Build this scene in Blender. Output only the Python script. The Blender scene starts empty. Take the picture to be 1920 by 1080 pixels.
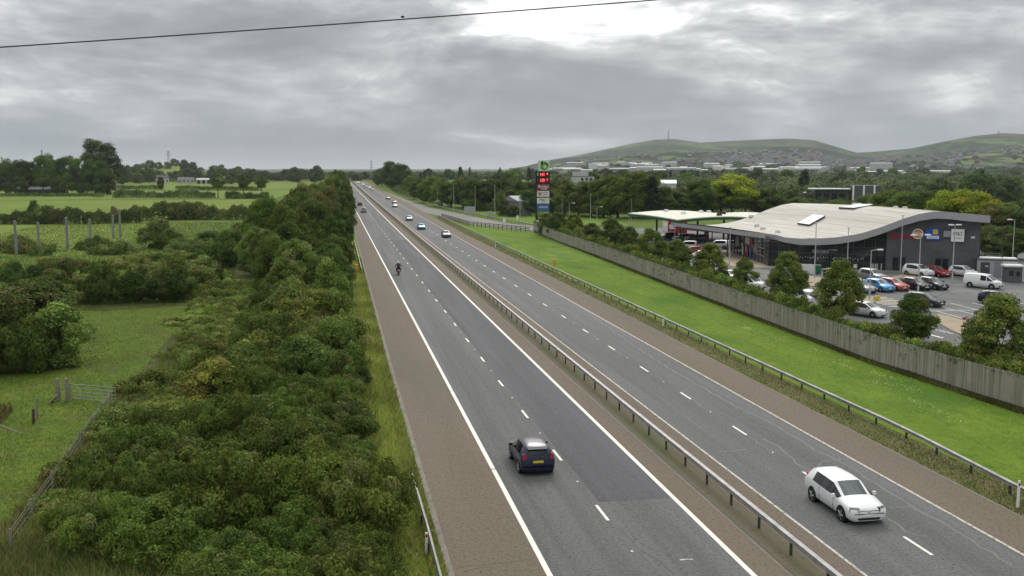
import bpy, math, random
import numpy as np
from mathutils import Vector, Matrix

R = math.radians
rng = np.random.default_rng(7)
random.seed(7)
SC = bpy.context.scene
COL = SC.collection

# ------------------------------------------------------------------ camera, world, sun, exposure
F, CAMZ, YAW, PIT = 1880.0, 15.04, 0.1757, 0.1192
cam_d = bpy.data.cameras.new('traffic_camera')
cam_d.sensor_width = 36.0
cam_d.lens = 36.0 * F / 1920.0
cam_d.clip_start = 0.5
cam_d.clip_end = 20000.0
cam = bpy.data.objects.new('traffic_camera', cam_d)
COL.objects.link(cam)
cam.location = (0, 0, CAMZ)
cam.rotation_euler = (math.pi / 2 - PIT, 0, -YAW)
SC.camera = cam

SUN_EL, SUN_AZ = R(38), R(16)          # azimuth clockwise from +Y (the way the road runs)
world = bpy.data.worlds.new('World')
SC.world = world
world.use_nodes = True


def build_world():
    nt = world.node_tree
    nt.nodes.clear()
    N, L = nt.nodes.new, nt.links.new

    def math_(op, a, b=None, clamp=False):
        n = N('ShaderNodeMath'); n.operation = op; n.use_clamp = clamp
        for i, v in enumerate((a, b)):
            if v is None: continue
            if isinstance(v, (int, float)): n.inputs[i].default_value = v
            else: L(v, n.inputs[i])
        return n.outputs[0]

    def ramp(fac, stops):
        n = N('ShaderNodeValToRGB')
        el = n.color_ramp.elements
        while len(el) < len(stops): el.new(0.5)
        for e, (p, c) in zip(el, stops):
            e.position = p; e.color = (*c, 1)
        L(fac, n.inputs[0])
        return n.outputs[0]

    def mix(fac, a, b, mode='MIX'):
        n = N('ShaderNodeMix'); n.data_type = 'RGBA'; n.blend_type = mode
        for sock, v in ((n.inputs[0], fac), (n.inputs[6], a), (n.inputs[7], b)):
            if isinstance(v, (int, float)): sock.default_value = v
            elif isinstance(v, tuple): sock.default_value = (*v, 1)
            else: L(v, sock)
        return n.outputs[2]

    out = N('ShaderNodeOutputWorld')
    bg = N('ShaderNodeBackground')
    tc = N('ShaderNodeTexCoord')
    sep = N('ShaderNodeSeparateXYZ'); L(tc.outputs['Generated'], sep.inputs[0])
    x, y, z = sep.outputs
    zc = math_('MAXIMUM', z, 0.0)
    den = math_('ADD', zc, 0.11)
    cmb = N('ShaderNodeCombineXYZ')
    L(math_('DIVIDE', x, den), cmb.inputs[0]); L(math_('DIVIDE', y, den), cmb.inputs[1])

    def noise(scale, detail, rough, off, dist=0.0):
        mp = N('ShaderNodeMapping'); mp.inputs['Location'].default_value = off
        L(cmb.outputs[0], mp.inputs[0])
        n = N('ShaderNodeTexNoise'); n.inputs['Scale'].default_value = scale
        n.inputs['Detail'].default_value = detail; n.inputs['Roughness'].default_value = rough
        n.inputs['Distortion'].default_value = dist
        L(mp.outputs[0], n.inputs[0])
        return n.outputs[0]

    def dnoise(scale, zs, detail, rough, off, dist):
        mp = N('ShaderNodeMapping'); mp.inputs['Scale'].default_value = (1, 1, zs); mp.inputs['Location'].default_value = off
        L(tc.outputs['Generated'], mp.inputs[0])
        n = N('ShaderNodeTexNoise'); n.inputs['Scale'].default_value = scale; n.inputs['Detail'].default_value = detail
        n.inputs['Roughness'].default_value = rough; n.inputs['Distortion'].default_value = dist
        L(mp.outputs[0], n.inputs[0])
        return n.outputs[0]

    big = noise(0.62, 2.0, 0.5, (3.1, 7.7, 0))
    med = dnoise(4.4, 3.2, 10.0, 0.60, (0.35, 0.1, 0.22), 0.45)
    fine = dnoise(13.0, 2.4, 9.0, 0.64, (0.7, 0.2, 0.5), 0.6)
    strat = noise(2.4, 6.0, 0.52, (12.6, 2.4, 0), 0.2)
    cl = math_('ADD', math_('MULTIPLY', big, 0.20), math_('MULTIPLY', med, 0.52))
    cl = math_('ADD', cl, math_('MULTIPLY', fine, 0.18))
    cl = math_('ADD', cl, math_('MULTIPLY', strat, 0.10))
    # a thin bright break in the cloud towards the sun, above the road
    az, el = R(13.0), R(8.6)
    c = (math.sin(az) * math.cos(el), math.cos(az) * math.cos(el), math.sin(el))
    dx = math_('MULTIPLY', math_('SUBTRACT', x, c[0]), 7.5)
    dz = math_('MULTIPLY', math_('SUBTRACT', z, c[2]), 21.0)
    rr = math_('ADD', math_('MULTIPLY', dx, dx), math_('MULTIPLY', dz, dz))
    gap = math_('SUBTRACT', 1.0, rr, True)
    gapn = math_('MULTIPLY', gap, math_('ADD', math_('MULTIPLY', med, 0.9), 0.45))
    cl2 = math_('ADD', cl, math_('MULTIPLY', gapn, 0.15))
    col = ramp(cl2, [(0.41, (0.140, 0.148, 0.154)), (0.46, (0.178, 0.187, 0.192)), (0.51, (0.252, 0.259, 0.262)),
                     (0.56, (0.38, 0.386, 0.386)), (0.625, (0.76, 0.76, 0.745))])
    # even grey-blue veil low down
    veil = ramp(zc, [(0.0, (0.85,) * 3), (0.018, (0.62,) * 3), (0.05, (0.35,) * 3), (0.11, (0, 0, 0))])
    low = ramp(zc, [(0.0, (0.40, 0.425, 0.435)), (0.010, (0.30, 0.325, 0.345)), (0.026, (0.205, 0.228, 0.250)), (0.06, (0.200, 0.217, 0.233))])
    sepv = N('ShaderNodeSeparateColor'); L(veil, sepv.inputs[0])
    col = mix(sepv.outputs[0], col, low)
    # overcast sky: the zenith is about three times as bright as the horizon
    cie = math_('ADD', math_('MULTIPLY', zc, 2.6), 1.0)
    cmc = N('ShaderNodeCombineColor')
    for i in range(3): L(cie, cmc.inputs[i])
    col = mix(1.0, col, cmc.outputs[0], 'MULTIPLY')
    sky = N('ShaderNodeTexSky'); sky.sky_type = 'NISHITA'; sky.sun_disc = False
    sky.sun_elevation = SUN_EL; sky.sun_rotation = SUN_AZ
    skyb = mix(1.0, sky.outputs[0], (0.06, 0.06, 0.06), 'MULTIPLY')
    col = mix(0.06, col, skyb)
    L(col, bg.inputs[0]); bg.inputs[1].default_value = 1.0
    L(bg.outputs[0], out.inputs[0])


build_world()
sun_d = bpy.data.lights.new('sun', 'SUN')
sun_d.energy = 1.5
sun_d.angle = R(32)
sun_d.color = (1.0, 0.95, 0.88)
sun = bpy.data.objects.new('sun', sun_d)
COL.objects.link(sun)
sdir = Vector((math.sin(SUN_AZ) * math.cos(SUN_EL), math.cos(SUN_AZ) * math.cos(SUN_EL), math.sin(SUN_EL)))
sun.rotation_euler = sdir.to_track_quat('Z', 'Y').to_euler()
sun.location = (0, 0, 300)
vs = SC.view_settings
vs.view_transform = 'Standard'; vs.look = 'None'; vs.exposure = 0.58; vs.gamma = 1.0
vs.use_curve_mapping = False
SC.render.engine = 'CYCLES'
SC.cycles.max_bounces = 5
SC.cycles.diffuse_bounces = 2
SC.cycles.glossy_bounces = 2
SC.cycles.transmission_bounces = 2
SC.cycles.volume_bounces = 0
SC.cycles.transparent_max_bounces = 6
SC.cycles.use_denoising = True


# ------------------------------------------------------------------ helpers
def pz(y):
    """height of the road and of the land beside it: flat here, rising gently ahead"""
    return 2.6e-6 * min(max(y, 0.0), 950.0) ** 2


_cp, _sp, _cy, _sy = math.cos(PIT), math.sin(PIT), math.cos(YAW), math.sin(YAW)


def ray(px, py):
    u = (px - 960) / F; v = (540 - py) / F
    fw = _cp + _sp * v; up = -_sp + _cp * v
    return u * _cy + fw * _sy, -u * _sy + fw * _cy, up


def gp(px, py, z=None):
    """point of the land (or of the level z) seen at a place in the photograph"""
    X, Y, Z = ray(px, py)
    t = ((z or 0) - CAMZ) / Z
    if z is None:
        for _ in range(30): t = (pz(Y * t) - CAMZ) / Z
    return Vector((X * t, Y * t, CAMZ + Z * t))


def gh(px, pyb, pyt):
    """height of an upright thing from its foot and its top"""
    P = gp(px, pyb)
    d = P.x * _sy + P.y * _cy
    v = (540 - pyt) / F
    return CAMZ + d * (-_sp + _cp * v) / (_cp + _sp * v) - P.z


def tag(o, label=None, cat=None, group=None, kind=None):
    if label: o['label'] = label
    if cat: o['category'] = cat
    if group: o['group'] = group
    if kind: o['kind'] = kind
    return o


def thing(name, label, cat, loc=(0, 0, 0), rz=0.0, group=None):
    o = bpy.data.objects.new(name, None)
    COL.objects.link(o)
    o.location = loc; o.rotation_euler = (0, 0, rz)
    o.empty_display_size = 0.3
    return tag(o, label, cat, group)


class MB:
    def __init__(s):
        s.v = []; s.f = []; s.m = []

    def add(s, vs_, fs, m=0):
        b = len(s.v)
        s.v.extend([tuple(p) for p in vs_])
        s.f.extend([tuple(i + b for i in f) for f in fs])
        s.m.extend([m] * len(fs))
        return s

    def box(s, c, d, rz=0.0, m=0, top=None):
        """box with centre c, size d; top=(sx,sy) tapers the upper face"""
        hx, hy, hz = d[0] / 2, d[1] / 2, d[2] / 2
        tx, ty = top or (1, 1)
        pts = [(-hx, -hy, -hz), (hx, -hy, -hz), (hx, hy, -hz), (-hx, hy, -hz),
               (-hx * tx, -hy * ty, hz), (hx * tx, -hy * ty, hz), (hx * tx, hy * ty, hz), (-hx * tx, hy * ty, hz)]
        ca, sa = math.cos(rz), math.sin(rz)
        pts = [(c[0] + p[0] * ca - p[1] * sa, c[1] + p[0] * sa + p[1] * ca, c[2] + p[2]) for p in pts]
        return s.add(pts, [(0, 3, 2, 1), (4, 5, 6, 7), (0, 1, 5, 4), (1, 2, 6, 5), (2, 3, 7, 6), (3, 0, 4, 7)], m)

    def tube(s, pts, r, n=8, m=0, cap=True):
        pts = [Vector(p) for p in pts]
        rr = r if isinstance(r, (list, tuple)) else [r] * len(pts)
        rings = []
        for i, p in enumerate(pts):
            a = pts[max(i - 1, 0)]; b = pts[min(i + 1, len(pts) - 1)]
            t = (b - a).normalized()
            ref = Vector((0, 0, 1)) if abs(t.z) < 0.9 else Vector((1, 0, 0))
            u = t.cross(ref).normalized(); w = t.cross(u).normalized()
            rings.append([p + (u * math.cos(2 * math.pi * k / n) + w * math.sin(2 * math.pi * k / n)) * rr[i] for k in range(n)])
        vv = [q for ring in rings for q in ring]
        ff = []
        for i in range(len(pts) - 1):
            for k in range(n):
                a, b = i * n + k, i * n + (k + 1) % n
                ff.append((a, b, b + n, a + n))
        if cap:
            ff.append(tuple(range(n - 1, -1, -1)))
            ff.append(tuple(range((len(pts) - 1) * n, len(pts) * n)))
        return s.add(vv, ff, m)

    def lathe_x(s, prof, c, n=20, m=0):
        """turned round the x axis; prof = list of (x, radius)"""
        vv = []; ff = []
        for (x, r) in prof:
            for k in range(n):
                a = 2 * math.pi * k / n
                vv.append((c[0] + x, c[1] + r * math.cos(a), c[2] + r * math.sin(a)))
        for i in range(len(prof) - 1):
            for k in range(n):
                a, b = i * n + k, i * n + (k + 1) % n
                ff.append((a, b, b + n, a + n))
        ff.append(tuple(range(n - 1, -1, -1))); ff.append(tuple(range((len(prof) - 1) * n, len(prof) * n)))
        return s.add(vv, ff, m)

    def ellipsoid(s, c, r, nu=12, nv=8, m=0):
        vv = [(c[0], c[1], c[2] - r[2])]
        for j in range(1, nv):
            ph = -math.pi / 2 + math.pi * j / nv
            for k in range(nu):
                a = 2 * math.pi * k / nu
                vv.append((c[0] + r[0] * math.cos(ph) * math.cos(a), c[1] + r[1] * math.cos(ph) * math.sin(a), c[2] + r[2] * math.sin(ph)))
        vv.append((c[0], c[1], c[2] + r[2]))
        ff = [(0, 1 + (k + 1) % nu, 1 + k) for k in range(nu)]
        for j in range(nv - 2):
            for k in range(nu):
                a, b = 1 + j * nu + k, 1 + j * nu + (k + 1) % nu
                ff.append((a, b, b + nu, a + nu))
        t = len(vv) - 1; o = 1 + (nv - 2) * nu
        ff += [(o + k, o + (k + 1) % nu, t) for k in range(nu)]
        return s.add(vv, ff, m)

    def mesh(s, name, mats, smooth=False, angle=35):
        me = bpy.data.meshes.new(name)
        me.from_pydata(s.v, [], s.f)
        for mt in (mats if isinstance(mats, (list, tuple)) else [mats]): me.materials.append(mt)
        if any(s.m): me.polygons.foreach_set('material_index', s.m)
        if smooth:
            me.polygons.foreach_set('use_smooth', [True] * len(s.f))
            try: me.set_sharp_from_angle(angle=R(angle))
            except Exception: pass
        me.update()
        return me

    def build(s, name, mats, parent=None, smooth=False, angle=35):
        return put(name, s.mesh(name, mats, smooth, angle), parent)


def put(name, me, parent=None, loc=None, rot=None):
    o = bpy.data.objects.new(name, me)
    COL.objects.link(o)
    if parent is not None: o.parent = parent
    if loc is not None: o.location = loc
    if rot is not None: o.rotation_euler = rot
    return o


KIDS = {}


def kids(o):
    return [c for c in bpy.data.objects if c.parent is o]


def dup(root, loc, rz, label, group=None, scale=None, tree=None):
    """copy of a thing with copies of its parts and sub-parts (tree = the remembered children)"""
    tree = tree if tree is not None else [(c, kids(c)) for c in kids(root)]
    r = root.copy(); COL.objects.link(r)
    r.location = loc; r.rotation_euler = (0, 0, rz); r['label'] = label
    if group: r['group'] = group
    if scale is not None: r.scale = scale if isinstance(scale, tuple) else (scale,) * 3
    made = []
    for c, gs in tree:
        k = c.copy(); COL.objects.link(k); k.parent = r; made.append(k)
        for g in gs:
            q = g.copy(); COL.objects.link(q); q.parent = k; made.append(q)
    r_made[r.name] = made
    return r


r_made = {}


# ------------------------------------------------------------------ materials
def mat(name, base, rough=0.7, metal=0.0, var=0.0, scale=3.0, bump=0.0, spec=0.3, coords='Object', detail=6, base2=None,
        emit=None, coat=0.0, stretch=None, bscale=None):
    m = bpy.data.materials.new(name)
    m.use_nodes = True
    nt = m.node_tree
    b = nt.nodes['Principled BSDF']
    b.inputs['Base Color'].default_value = (*base, 1)
    b.inputs['Roughness'].default_value = rough
    b.inputs['Metallic'].default_value = metal
    b.inputs['Specular IOR Level'].default_value = spec
    if coat: b.inputs['Coat Weight'].default_value = coat; b.inputs['Coat Roughness'].default_value = 0.06
    if emit:
        b.inputs['Emission Color'].default_value = (*emit[0], 1); b.inputs['Emission Strength'].default_value = emit[1]
    if var or base2 or bump:
        tc = nt.nodes.new('ShaderNodeTexCoord')
        src = tc.outputs[coords] if coords != 'World' else nt.nodes.new('ShaderNodeNewGeometry').outputs['Position']
        if stretch:
            mp = nt.nodes.new('ShaderNodeMapping'); mp.inputs['Scale'].default_value = stretch
            nt.links.new(src, mp.inputs[0]); src = mp.outputs[0]
        n = nt.nodes.new('ShaderNodeTexNoise')
        n.inputs['Scale'].default_value = scale; n.inputs['Detail'].default_value = detail
        n.inputs['Roughness'].default_value = 0.6
        nt.links.new(src, n.inputs[0])
        if var or base2:
            r = nt.nodes.new('ShaderNodeValToRGB')
            c1 = base if base2 else tuple(x * (1 - var) for x in base)
            c2 = base2 or tuple(min(1, x * (1 + var)) for x in base)
            r.color_ramp.elements[0].position = 0.32; r.color_ramp.elements[1].position = 0.68
            r.color_ramp.elements[0].color = (*c1, 1); r.color_ramp.elements[1].color = (*c2, 1)
            nt.links.new(n.outputs[0], r.inputs[0]); nt.links.new(r.outputs[0], b.inputs['Base Color'])
        if bump:
            bn = nt.nodes.new('ShaderNodeBump'); bn.inputs['Strength'].default_value = bump; bn.inputs['Distance'].default_value = 0.05
            src2 = n.outputs[0]
            if bscale:
                n3 = nt.nodes.new('ShaderNodeTexNoise'); n3.inputs['Scale'].default_value = bscale; n3.inputs['Detail'].default_value = 4
                nt.links.new(src, n3.inputs[0]); src2 = n3.outputs[0]
            nt.links.new(src2, bn.inputs['Height']); nt.links.new(bn.outputs[0], b.inputs['Normal'])
    return m


def layered(name, layers, rough=0.9, spec=0.15, bump=0.4, bscale=14.0, bdist=0.06):
    """ground material: layers = [(colour, None)] + [(colour, scale, stretch, lo, hi, detail), ...] mixed by noise on world position"""
    m = bpy.data.materials.new(name); m.use_nodes = True
    nt = m.node_tree; N, L = nt.nodes.new, nt.links.new
    b = nt.nodes['Principled BSDF']
    b.inputs['Roughness'].default_value = rough; b.inputs['Specular IOR Level'].default_value = spec
    pos = N('ShaderNodeNewGeometry').outputs['Position']
    cur = None
    for i, ly in enumerate(layers):
        if i == 0:
            cur = N('ShaderNodeRGB'); cur.outputs[0].default_value = (*ly[0], 1); cur = cur.outputs[0]
            continue
        c, sc, st, lo, hi, det = ly
        mp = N('ShaderNodeMapping'); mp.inputs['Scale'].default_value = st or (1, 1, 1)
        mp.inputs['Location'].default_value = (i * 17.3, i * 5.1, 0)
        L(pos, mp.inputs[0])
        n = N('ShaderNodeTexNoise'); n.inputs['Scale'].default_value = sc; n.inputs['Detail'].default_value = det
        n.inputs['Roughness'].default_value = 0.62
        L(mp.outputs[0], n.inputs[0])
        mr = N('ShaderNodeMapRange'); mr.inputs[1].default_value = lo; mr.inputs[2].default_value = hi
        L(n.outputs[0], mr.inputs[0])
        mx = N('ShaderNodeMix'); mx.data_type = 'RGBA'
        L(mr.outputs[0], mx.inputs[0]); L(cur, mx.inputs[6]); mx.inputs[7].default_value = (*c, 1)
        cur = mx.outputs[2]
    L(cur, b.inputs['Base Color'])
    if bump:
        n = N('ShaderNodeTexNoise'); n.inputs['Scale'].default_value = bscale; n.inputs['Detail'].default_value = 5
        L(pos, n.inputs[0])
        bn = N('ShaderNodeBump'); bn.inputs['Strength'].default_value = bump; bn.inputs['Distance'].default_value = bdist
        L(n.outputs[0], bn.inputs['Height']); L(bn.outputs[0], b.inputs['Normal'])
    return m


def leaf_material(name, tint=(1, 1, 1), transl=0.25):
    m = bpy.data.materials.new(name); m.use_nodes = True
    nt = m.node_tree; N, L = nt.nodes.new, nt.links.new
    nt.nodes.clear()
    out = N('ShaderNodeOutputMaterial')
    at = N('ShaderNodeAttribute'); at.attribute_name = 'leafcol'
    oi = N('ShaderNodeObjectInfo')
    hs = N('ShaderNodeHueSaturation')
    mr = N('ShaderNodeMapRange'); mr.inputs[3].default_value = 0.481; mr.inputs[4].default_value = 0.514
    L(oi.outputs['Random'], mr.inputs[0]); L(mr.outputs[0], hs.inputs['Hue'])
    m2 = N('ShaderNodeMath'); m2.operation = 'MULTIPLY'; m2.inputs[1].default_value = 7.31
    L(oi.outputs['Random'], m2.inputs[0])
    m3 = N('ShaderNodeMath'); m3.operation = 'FRACT'; L(m2.outputs[0], m3.inputs[0])
    mr2 = N('ShaderNodeMapRange'); mr2.inputs[3].default_value = 0.72; mr2.inputs[4].default_value = 1.35
    L(m3.outputs[0], mr2.inputs[0]); L(mr2.outputs[0], hs.inputs['Value'])
    mx = N('ShaderNodeMix'); mx.data_type = 'RGBA'; mx.blend_type = 'MULTIPLY'; mx.inputs[0].default_value = 1
    L(at.outputs['Color'], mx.inputs[6]); mx.inputs[7].default_value = (*tint, 1)
    L(mx.outputs[2], hs.inputs['Color'])
    d = N('ShaderNodeBsdfPrincipled'); d.inputs['Roughness'].default_value = 0.7; d.inputs['Specular IOR Level'].default_value = 0.06
    t = N('ShaderNodeBsdfTranslucent')
    L(hs.outputs[0], d.inputs['Base Color']); L(hs.outputs[0], t.inputs['Color'])
    ms = N('ShaderNodeMixShader'); ms.inputs[0].default_value = transl
    L(d.outputs[0], ms.inputs[1]); L(t.outputs[0], ms.inputs[2]); L(ms.outputs[0], out.inputs[0])
    return m


M = {}
M['leaf'] = leaf_material('leaf', (1.84, 1.90, 1.70))
M['grassblade'] = leaf_material('grass_blade', (1.4, 1.4, 1.25), transl=0.35)
M['bark'] = mat('bark', (0.075, 0.06, 0.045), 0.9, var=0.4, scale=4, bump=0.5)
M['asphalt'] = layered('asphalt_near_carriageway', [((0.089, 0.089, 0.087),), ((0.074, 0.074, 0.074), 0.62, (1.0, 0.0035, 1), 0.46, 0.60, 1), ((0.120, 0.120, 0.118), 0.5, (1.6, 0.03, 1), 0.42, 0.62, 3),
                       ((0.074, 0.074, 0.073), 0.22, (3.0, 0.10, 1), 0.52, 0.70, 4), ((0.140, 0.139, 0.137), 9, None, 0.53, 0.66, 8),
                       ((0.046, 0.045, 0.045), 7.5, None, 0.53, 0.66, 8)], 0.85, 0.3, 0.35, 24, 0.012)
M['asphalt_dark'] = layered('asphalt_dark_patch', [((0.071, 0.072, 0.079),), ((0.060, 0.061, 0.066), 0.62, (1.0, 0.0035, 1), 0.46, 0.60, 1), ((0.089, 0.090, 0.098), 0.5, (1.2, 0.05, 1), 0.45, 0.62, 3),
                            ((0.110, 0.110, 0.112), 9, None, 0.53, 0.66, 8), ((0.044, 0.045, 0.050), 9, None, 0.53, 0.66, 8)], 0.85, 0.3, 0.35, 24, 0.012)
M['asphalt_far'] = layered('asphalt_far_carriageway', [((0.099, 0.098, 0.097),), ((0.080, 0.080, 0.079), 0.62, (1.0, 0.0035, 1), 0.46, 0.60, 1), ((0.121, 0.121, 0.119), 0.5, (1.4, 0.03, 1), 0.42, 0.62, 3),
                           ((0.082, 0.082, 0.081), 0.16, (2.0, 0.16, 1), 0.50, 0.68, 4), ((0.145, 0.144, 0.142), 9, None, 0.53, 0.66, 8),
                           ((0.049, 0.049, 0.048), 7.5, None, 0.53, 0.66, 8)], 0.85, 0.3, 0.35, 24, 0.012)
M['brown'] = layered('brown_hard_shoulder', [((0.132, 0.106, 0.072),), ((0.147, 0.114, 0.084), 0.4, (1.0, 0.06, 1), 0.42, 0.6, 4),
                     ((0.116, 0.101, 0.076), 0.11, (1.4, 0.2, 1), 0.5, 0.66, 3), ((0.173, 0.142, 0.107), 9, None, 0.53, 0.66, 8),
                     ((0.069, 0.053, 0.040), 7.5, None, 0.53, 0.66, 8)], 0.9, 0.25, 0.3, 22, 0.012)
M['reserve'] = layered('dirty_central_reserve', [((0.126, 0.110, 0.074),), ((0.102, 0.108, 0.054), 0.5, (1, 0.15, 1), 0.45, 0.62, 5),
                       ((0.168, 0.144, 0.108), 6, None, 0.55, 0.7, 6), ((0.072, 0.066, 0.042), 3, None, 0.58, 0.72, 6)], 0.95, 0.1, 0.5, 16, 0.03)
M['concrete'] = layered('pale_concrete', [((0.30, 0.28, 0.24),), ((0.22, 0.20, 0.17), 1.2, None, 0.45, 0.62, 6), ((0.36, 0.34, 0.30), 9, None, 0.55, 0.7, 5)], 0.9, 0.2, 0.2, 20, 0.01)
M['edging'] = layered('grey_edging', [((0.21, 0.19, 0.16),), ((0.15, 0.14, 0.11), 1.0, None, 0.45, 0.62, 6)], 0.9, 0.2, 0.2, 20, 0.01)
M['paint'] = mat('white_road_paint', (0.68, 0.66, 0.57), 0.7, var=0.12, scale=3, coords='World', base2=(0.78, 0.76, 0.68))
M['paint_worn'] = layered('worn_white_road_paint', [((0.50, 0.47, 0.40),), ((0.22, 0.20, 0.17), 5.0, None, 0.50, 0.62, 6)], 0.8, 0.2, 0)
M['crack'] = mat('crack_sealant', (0.155, 0.155, 0.155), 0.8)
M['slip'] = layered('slip_road_asphalt', [((0.175, 0.17, 0.155),), ((0.21, 0.20, 0.185), 0.2, (1, 0.1, 1), 0.45, 0.6, 3), ((0.13, 0.125, 0.115), 8, None, 0.56, 0.7, 5)], 0.9, 0.2, 0.2, 20, 0.01)
M['lot'] = layered('car_park_asphalt', [((0.116, 0.116, 0.116),), ((0.165, 0.163, 0.154), 0.12, None, 0.45, 0.62, 4), ((0.083, 0.083, 0.083), 0.3, None, 0.52, 0.66, 5),
                   ((0.176, 0.176, 0.171), 7, None, 0.57, 0.72, 5)], 0.88, 0.25, 0.2, 20, 0.01)
M['paving'] = layered('buff_paving', [((0.34, 0.275, 0.19),), ((0.28, 0.23, 0.165), 0.5, None, 0.45, 0.62, 5), ((0.40, 0.33, 0.23), 5, None, 0.55, 0.7, 5)], 0.9, 0.2, 0.2, 18, 0.01)
M['greypave'] = layered('grey_paving', [((0.24, 0.225, 0.20),), ((0.19, 0.18, 0.165), 0.6, None, 0.45, 0.62, 5)], 0.9, 0.2, 0.1, 18, 0.01)
M['lawn'] = layered('bright_mown_grass', [((0.106, 0.175, 0.017),), ((0.138, 0.205, 0.023), 0.30, (1.4, 0.5, 1), 0.42, 0.62, 5),
                    ((0.062, 0.133, 0.014), 0.16, (1.0, 0.5, 1), 0.50, 0.68, 5), ((0.056, 0.113, 0.011), 2.2, (1.0, 0.45, 1), 0.52, 0.70, 6),
                    ((0.179, 0.246, 0.042), 3.1, (1.0, 0.5, 1), 0.57, 0.74, 6)], 0.95, 0.1, 0.8, 7, 0.12)
M['field'] = layered('pasture', [((0.124, 0.176, 0.024),), ((0.154, 0.204, 0.030), 0.05, (1, 0.5, 1), 0.42, 0.6, 4), ((0.086, 0.138, 0.020), 0.12, None, 0.5, 0.68, 6),
                     ((0.166, 0.182, 0.044), 0.3, None, 0.56, 0.74, 6)], 0.95, 0.1, 0.6, 1.0, 0.3)
M['meadow'] = layered('rough_meadow', [((0.085, 0.135, 0.016),), ((0.12, 0.165, 0.022), 0.35, None, 0.45, 0.62, 5), ((0.10, 0.095, 0.035), 0.25, None, 0.54, 0.70, 6),
                      ((0.05, 0.085, 0.014), 1.6, None, 0.50, 0.68, 6), ((0.15, 0.18, 0.05), 3.0, None, 0.58, 0.74, 6)], 0.95, 0.1, 1.0, 4, 0.2)
M['scrub'] = layered('scrub_floor', [((0.065, 0.082, 0.022),), ((0.095, 0.115, 0.032), 0.2, None, 0.45, 0.62, 6), ((0.085, 0.07, 0.038), 0.35, None, 0.55, 0.7, 6),
                     ((0.03, 0.04, 0.014), 1.2, None, 0.5, 0.68, 6)], 0.95, 0.1, 1.0, 3, 0.3)
M['verge'] = layered('weedy_verge', [((0.111, 0.114, 0.039),), ((0.156, 0.137, 0.068), 0.8, (1, 0.4, 1), 0.45, 0.62, 6), ((0.072, 0.094, 0.023), 1.1, (1, 0.5, 1), 0.50, 0.66, 6),
                     ((0.195, 0.169, 0.098), 4, None, 0.58, 0.72, 6)], 0.95, 0.1, 1.0, 8, 0.12)
M['verge_l'] = layered('grassy_verge', [((0.144, 0.201, 0.032),), ((0.196, 0.241, 0.046), 0.7, (1, 0.4, 1), 0.45, 0.62, 6), ((0.069, 0.121, 0.018), 1.0, (1, 0.5, 1), 0.50, 0.66, 6),
                       ((0.196, 0.172, 0.081), 1.8, None, 0.58, 0.72, 6)], 0.95, 0.1, 1.0, 8, 0.12)
M['galv'] = mat('galvanised_steel', (0.42, 0.42, 0.41), 0.45, 0.55, var=0.2, scale=2.5, coords='World')
M['galv_old'] = mat('weathered_galvanised_steel', (0.30, 0.295, 0.275), 0.6, 0.25, var=0.28, scale=1.3, coords='World')
M['galv_mid'] = mat('dull_galvanised_steel', (0.27, 0.265, 0.265), 0.55, 0.3, var=0.25, scale=1.5, coords='World')
M['postdark'] = mat('dark_steel_post', (0.055, 0.052, 0.05), 0.7, 0.2, var=0.3, scale=4)
M['lamp_grey'] = mat('lamp_post_grey', (0.40, 0.41, 0.40), 0.55, 0.3, var=0.1, scale=1)
M['lamp_dull'] = mat('lamp_post_dull_grey', (0.27, 0.28, 0.28), 0.6, 0.2, var=0.1, scale=1)
M['lamp_head'] = mat('lamp_head_pale', (0.72, 0.72, 0.70), 0.5)
M['timber'] = mat('weathered_fence_timber', (0.284, 0.269, 0.222), 0.9, scale=0.7, coords='World', base2=(0.388, 0.364, 0.304), detail=8)
M['timber2'] = mat('greenish_fence_timber', (0.282, 0.253, 0.208), 0.9, scale=0.9, coords='World', base2=(0.366, 0.322, 0.277), detail=8)
M['timber_dark'] = mat('dark_timber', (0.055, 0.045, 0.035), 0.9, var=0.3, scale=2)
M['oldwood'] = mat('old_bleached_wood', (0.22, 0.195, 0.15), 0.95, var=0.4, scale=5, bump=0.5)
M['concpost'] = mat('grey_concrete_post', (0.21, 0.215, 0.22), 0.9, var=0.25, scale=2, bump=0.2)
M['white'] = mat('white_painted', (0.78, 0.78, 0.76), 0.5)
M['offwhite'] = mat('dull_white', (0.62, 0.62, 0.60), 0.6, var=0.12, scale=0.6)
M['black'] = mat('black_plastic', (0.012, 0.012, 0.013), 0.5)
M['rubber'] = mat('tyre_rubber', (0.018, 0.018, 0.019), 0.85)
M['alloy'] = mat('alloy_wheel', (0.34, 0.35, 0.36), 0.35, 0.7)
M['glass'] = mat('car_glass', (0.012, 0.014, 0.016), 0.06, 0.0, spec=0.35)
M['screen'] = mat('car_windscreen_glass', (0.055, 0.065, 0.066), 0.05, 0.0, spec=0.9)
M['lens'] = mat('headlamp_lens', (0.55, 0.57, 0.58), 0.12, 0.1, spec=0.6)
M['lens_red'] = mat('tail_lamp_lens', (0.42, 0.02, 0.025), 0.2, spec=0.6)
M['plate_y'] = mat('yellow_number_plate', (0.62, 0.47, 0.03), 0.5)
M['plate_w'] = mat('white_number_plate', (0.7, 0.7, 0.68), 0.5)
M['facade'] = mat('grey_cladding', (0.091, 0.094, 0.101), 0.6, spec=0.3, var=0.14, scale=0.5, coords='World')
M['facade2'] = mat('grey_cladding_cool', (0.101, 0.104, 0.112), 0.55, spec=0.3, var=0.12, scale=0.5, coords='World')
M['fascia'] = mat('grey_roof_fascia', (0.36, 0.36, 0.365), 0.5, 0.1, var=0.05, scale=0.6, coords='World')
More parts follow.
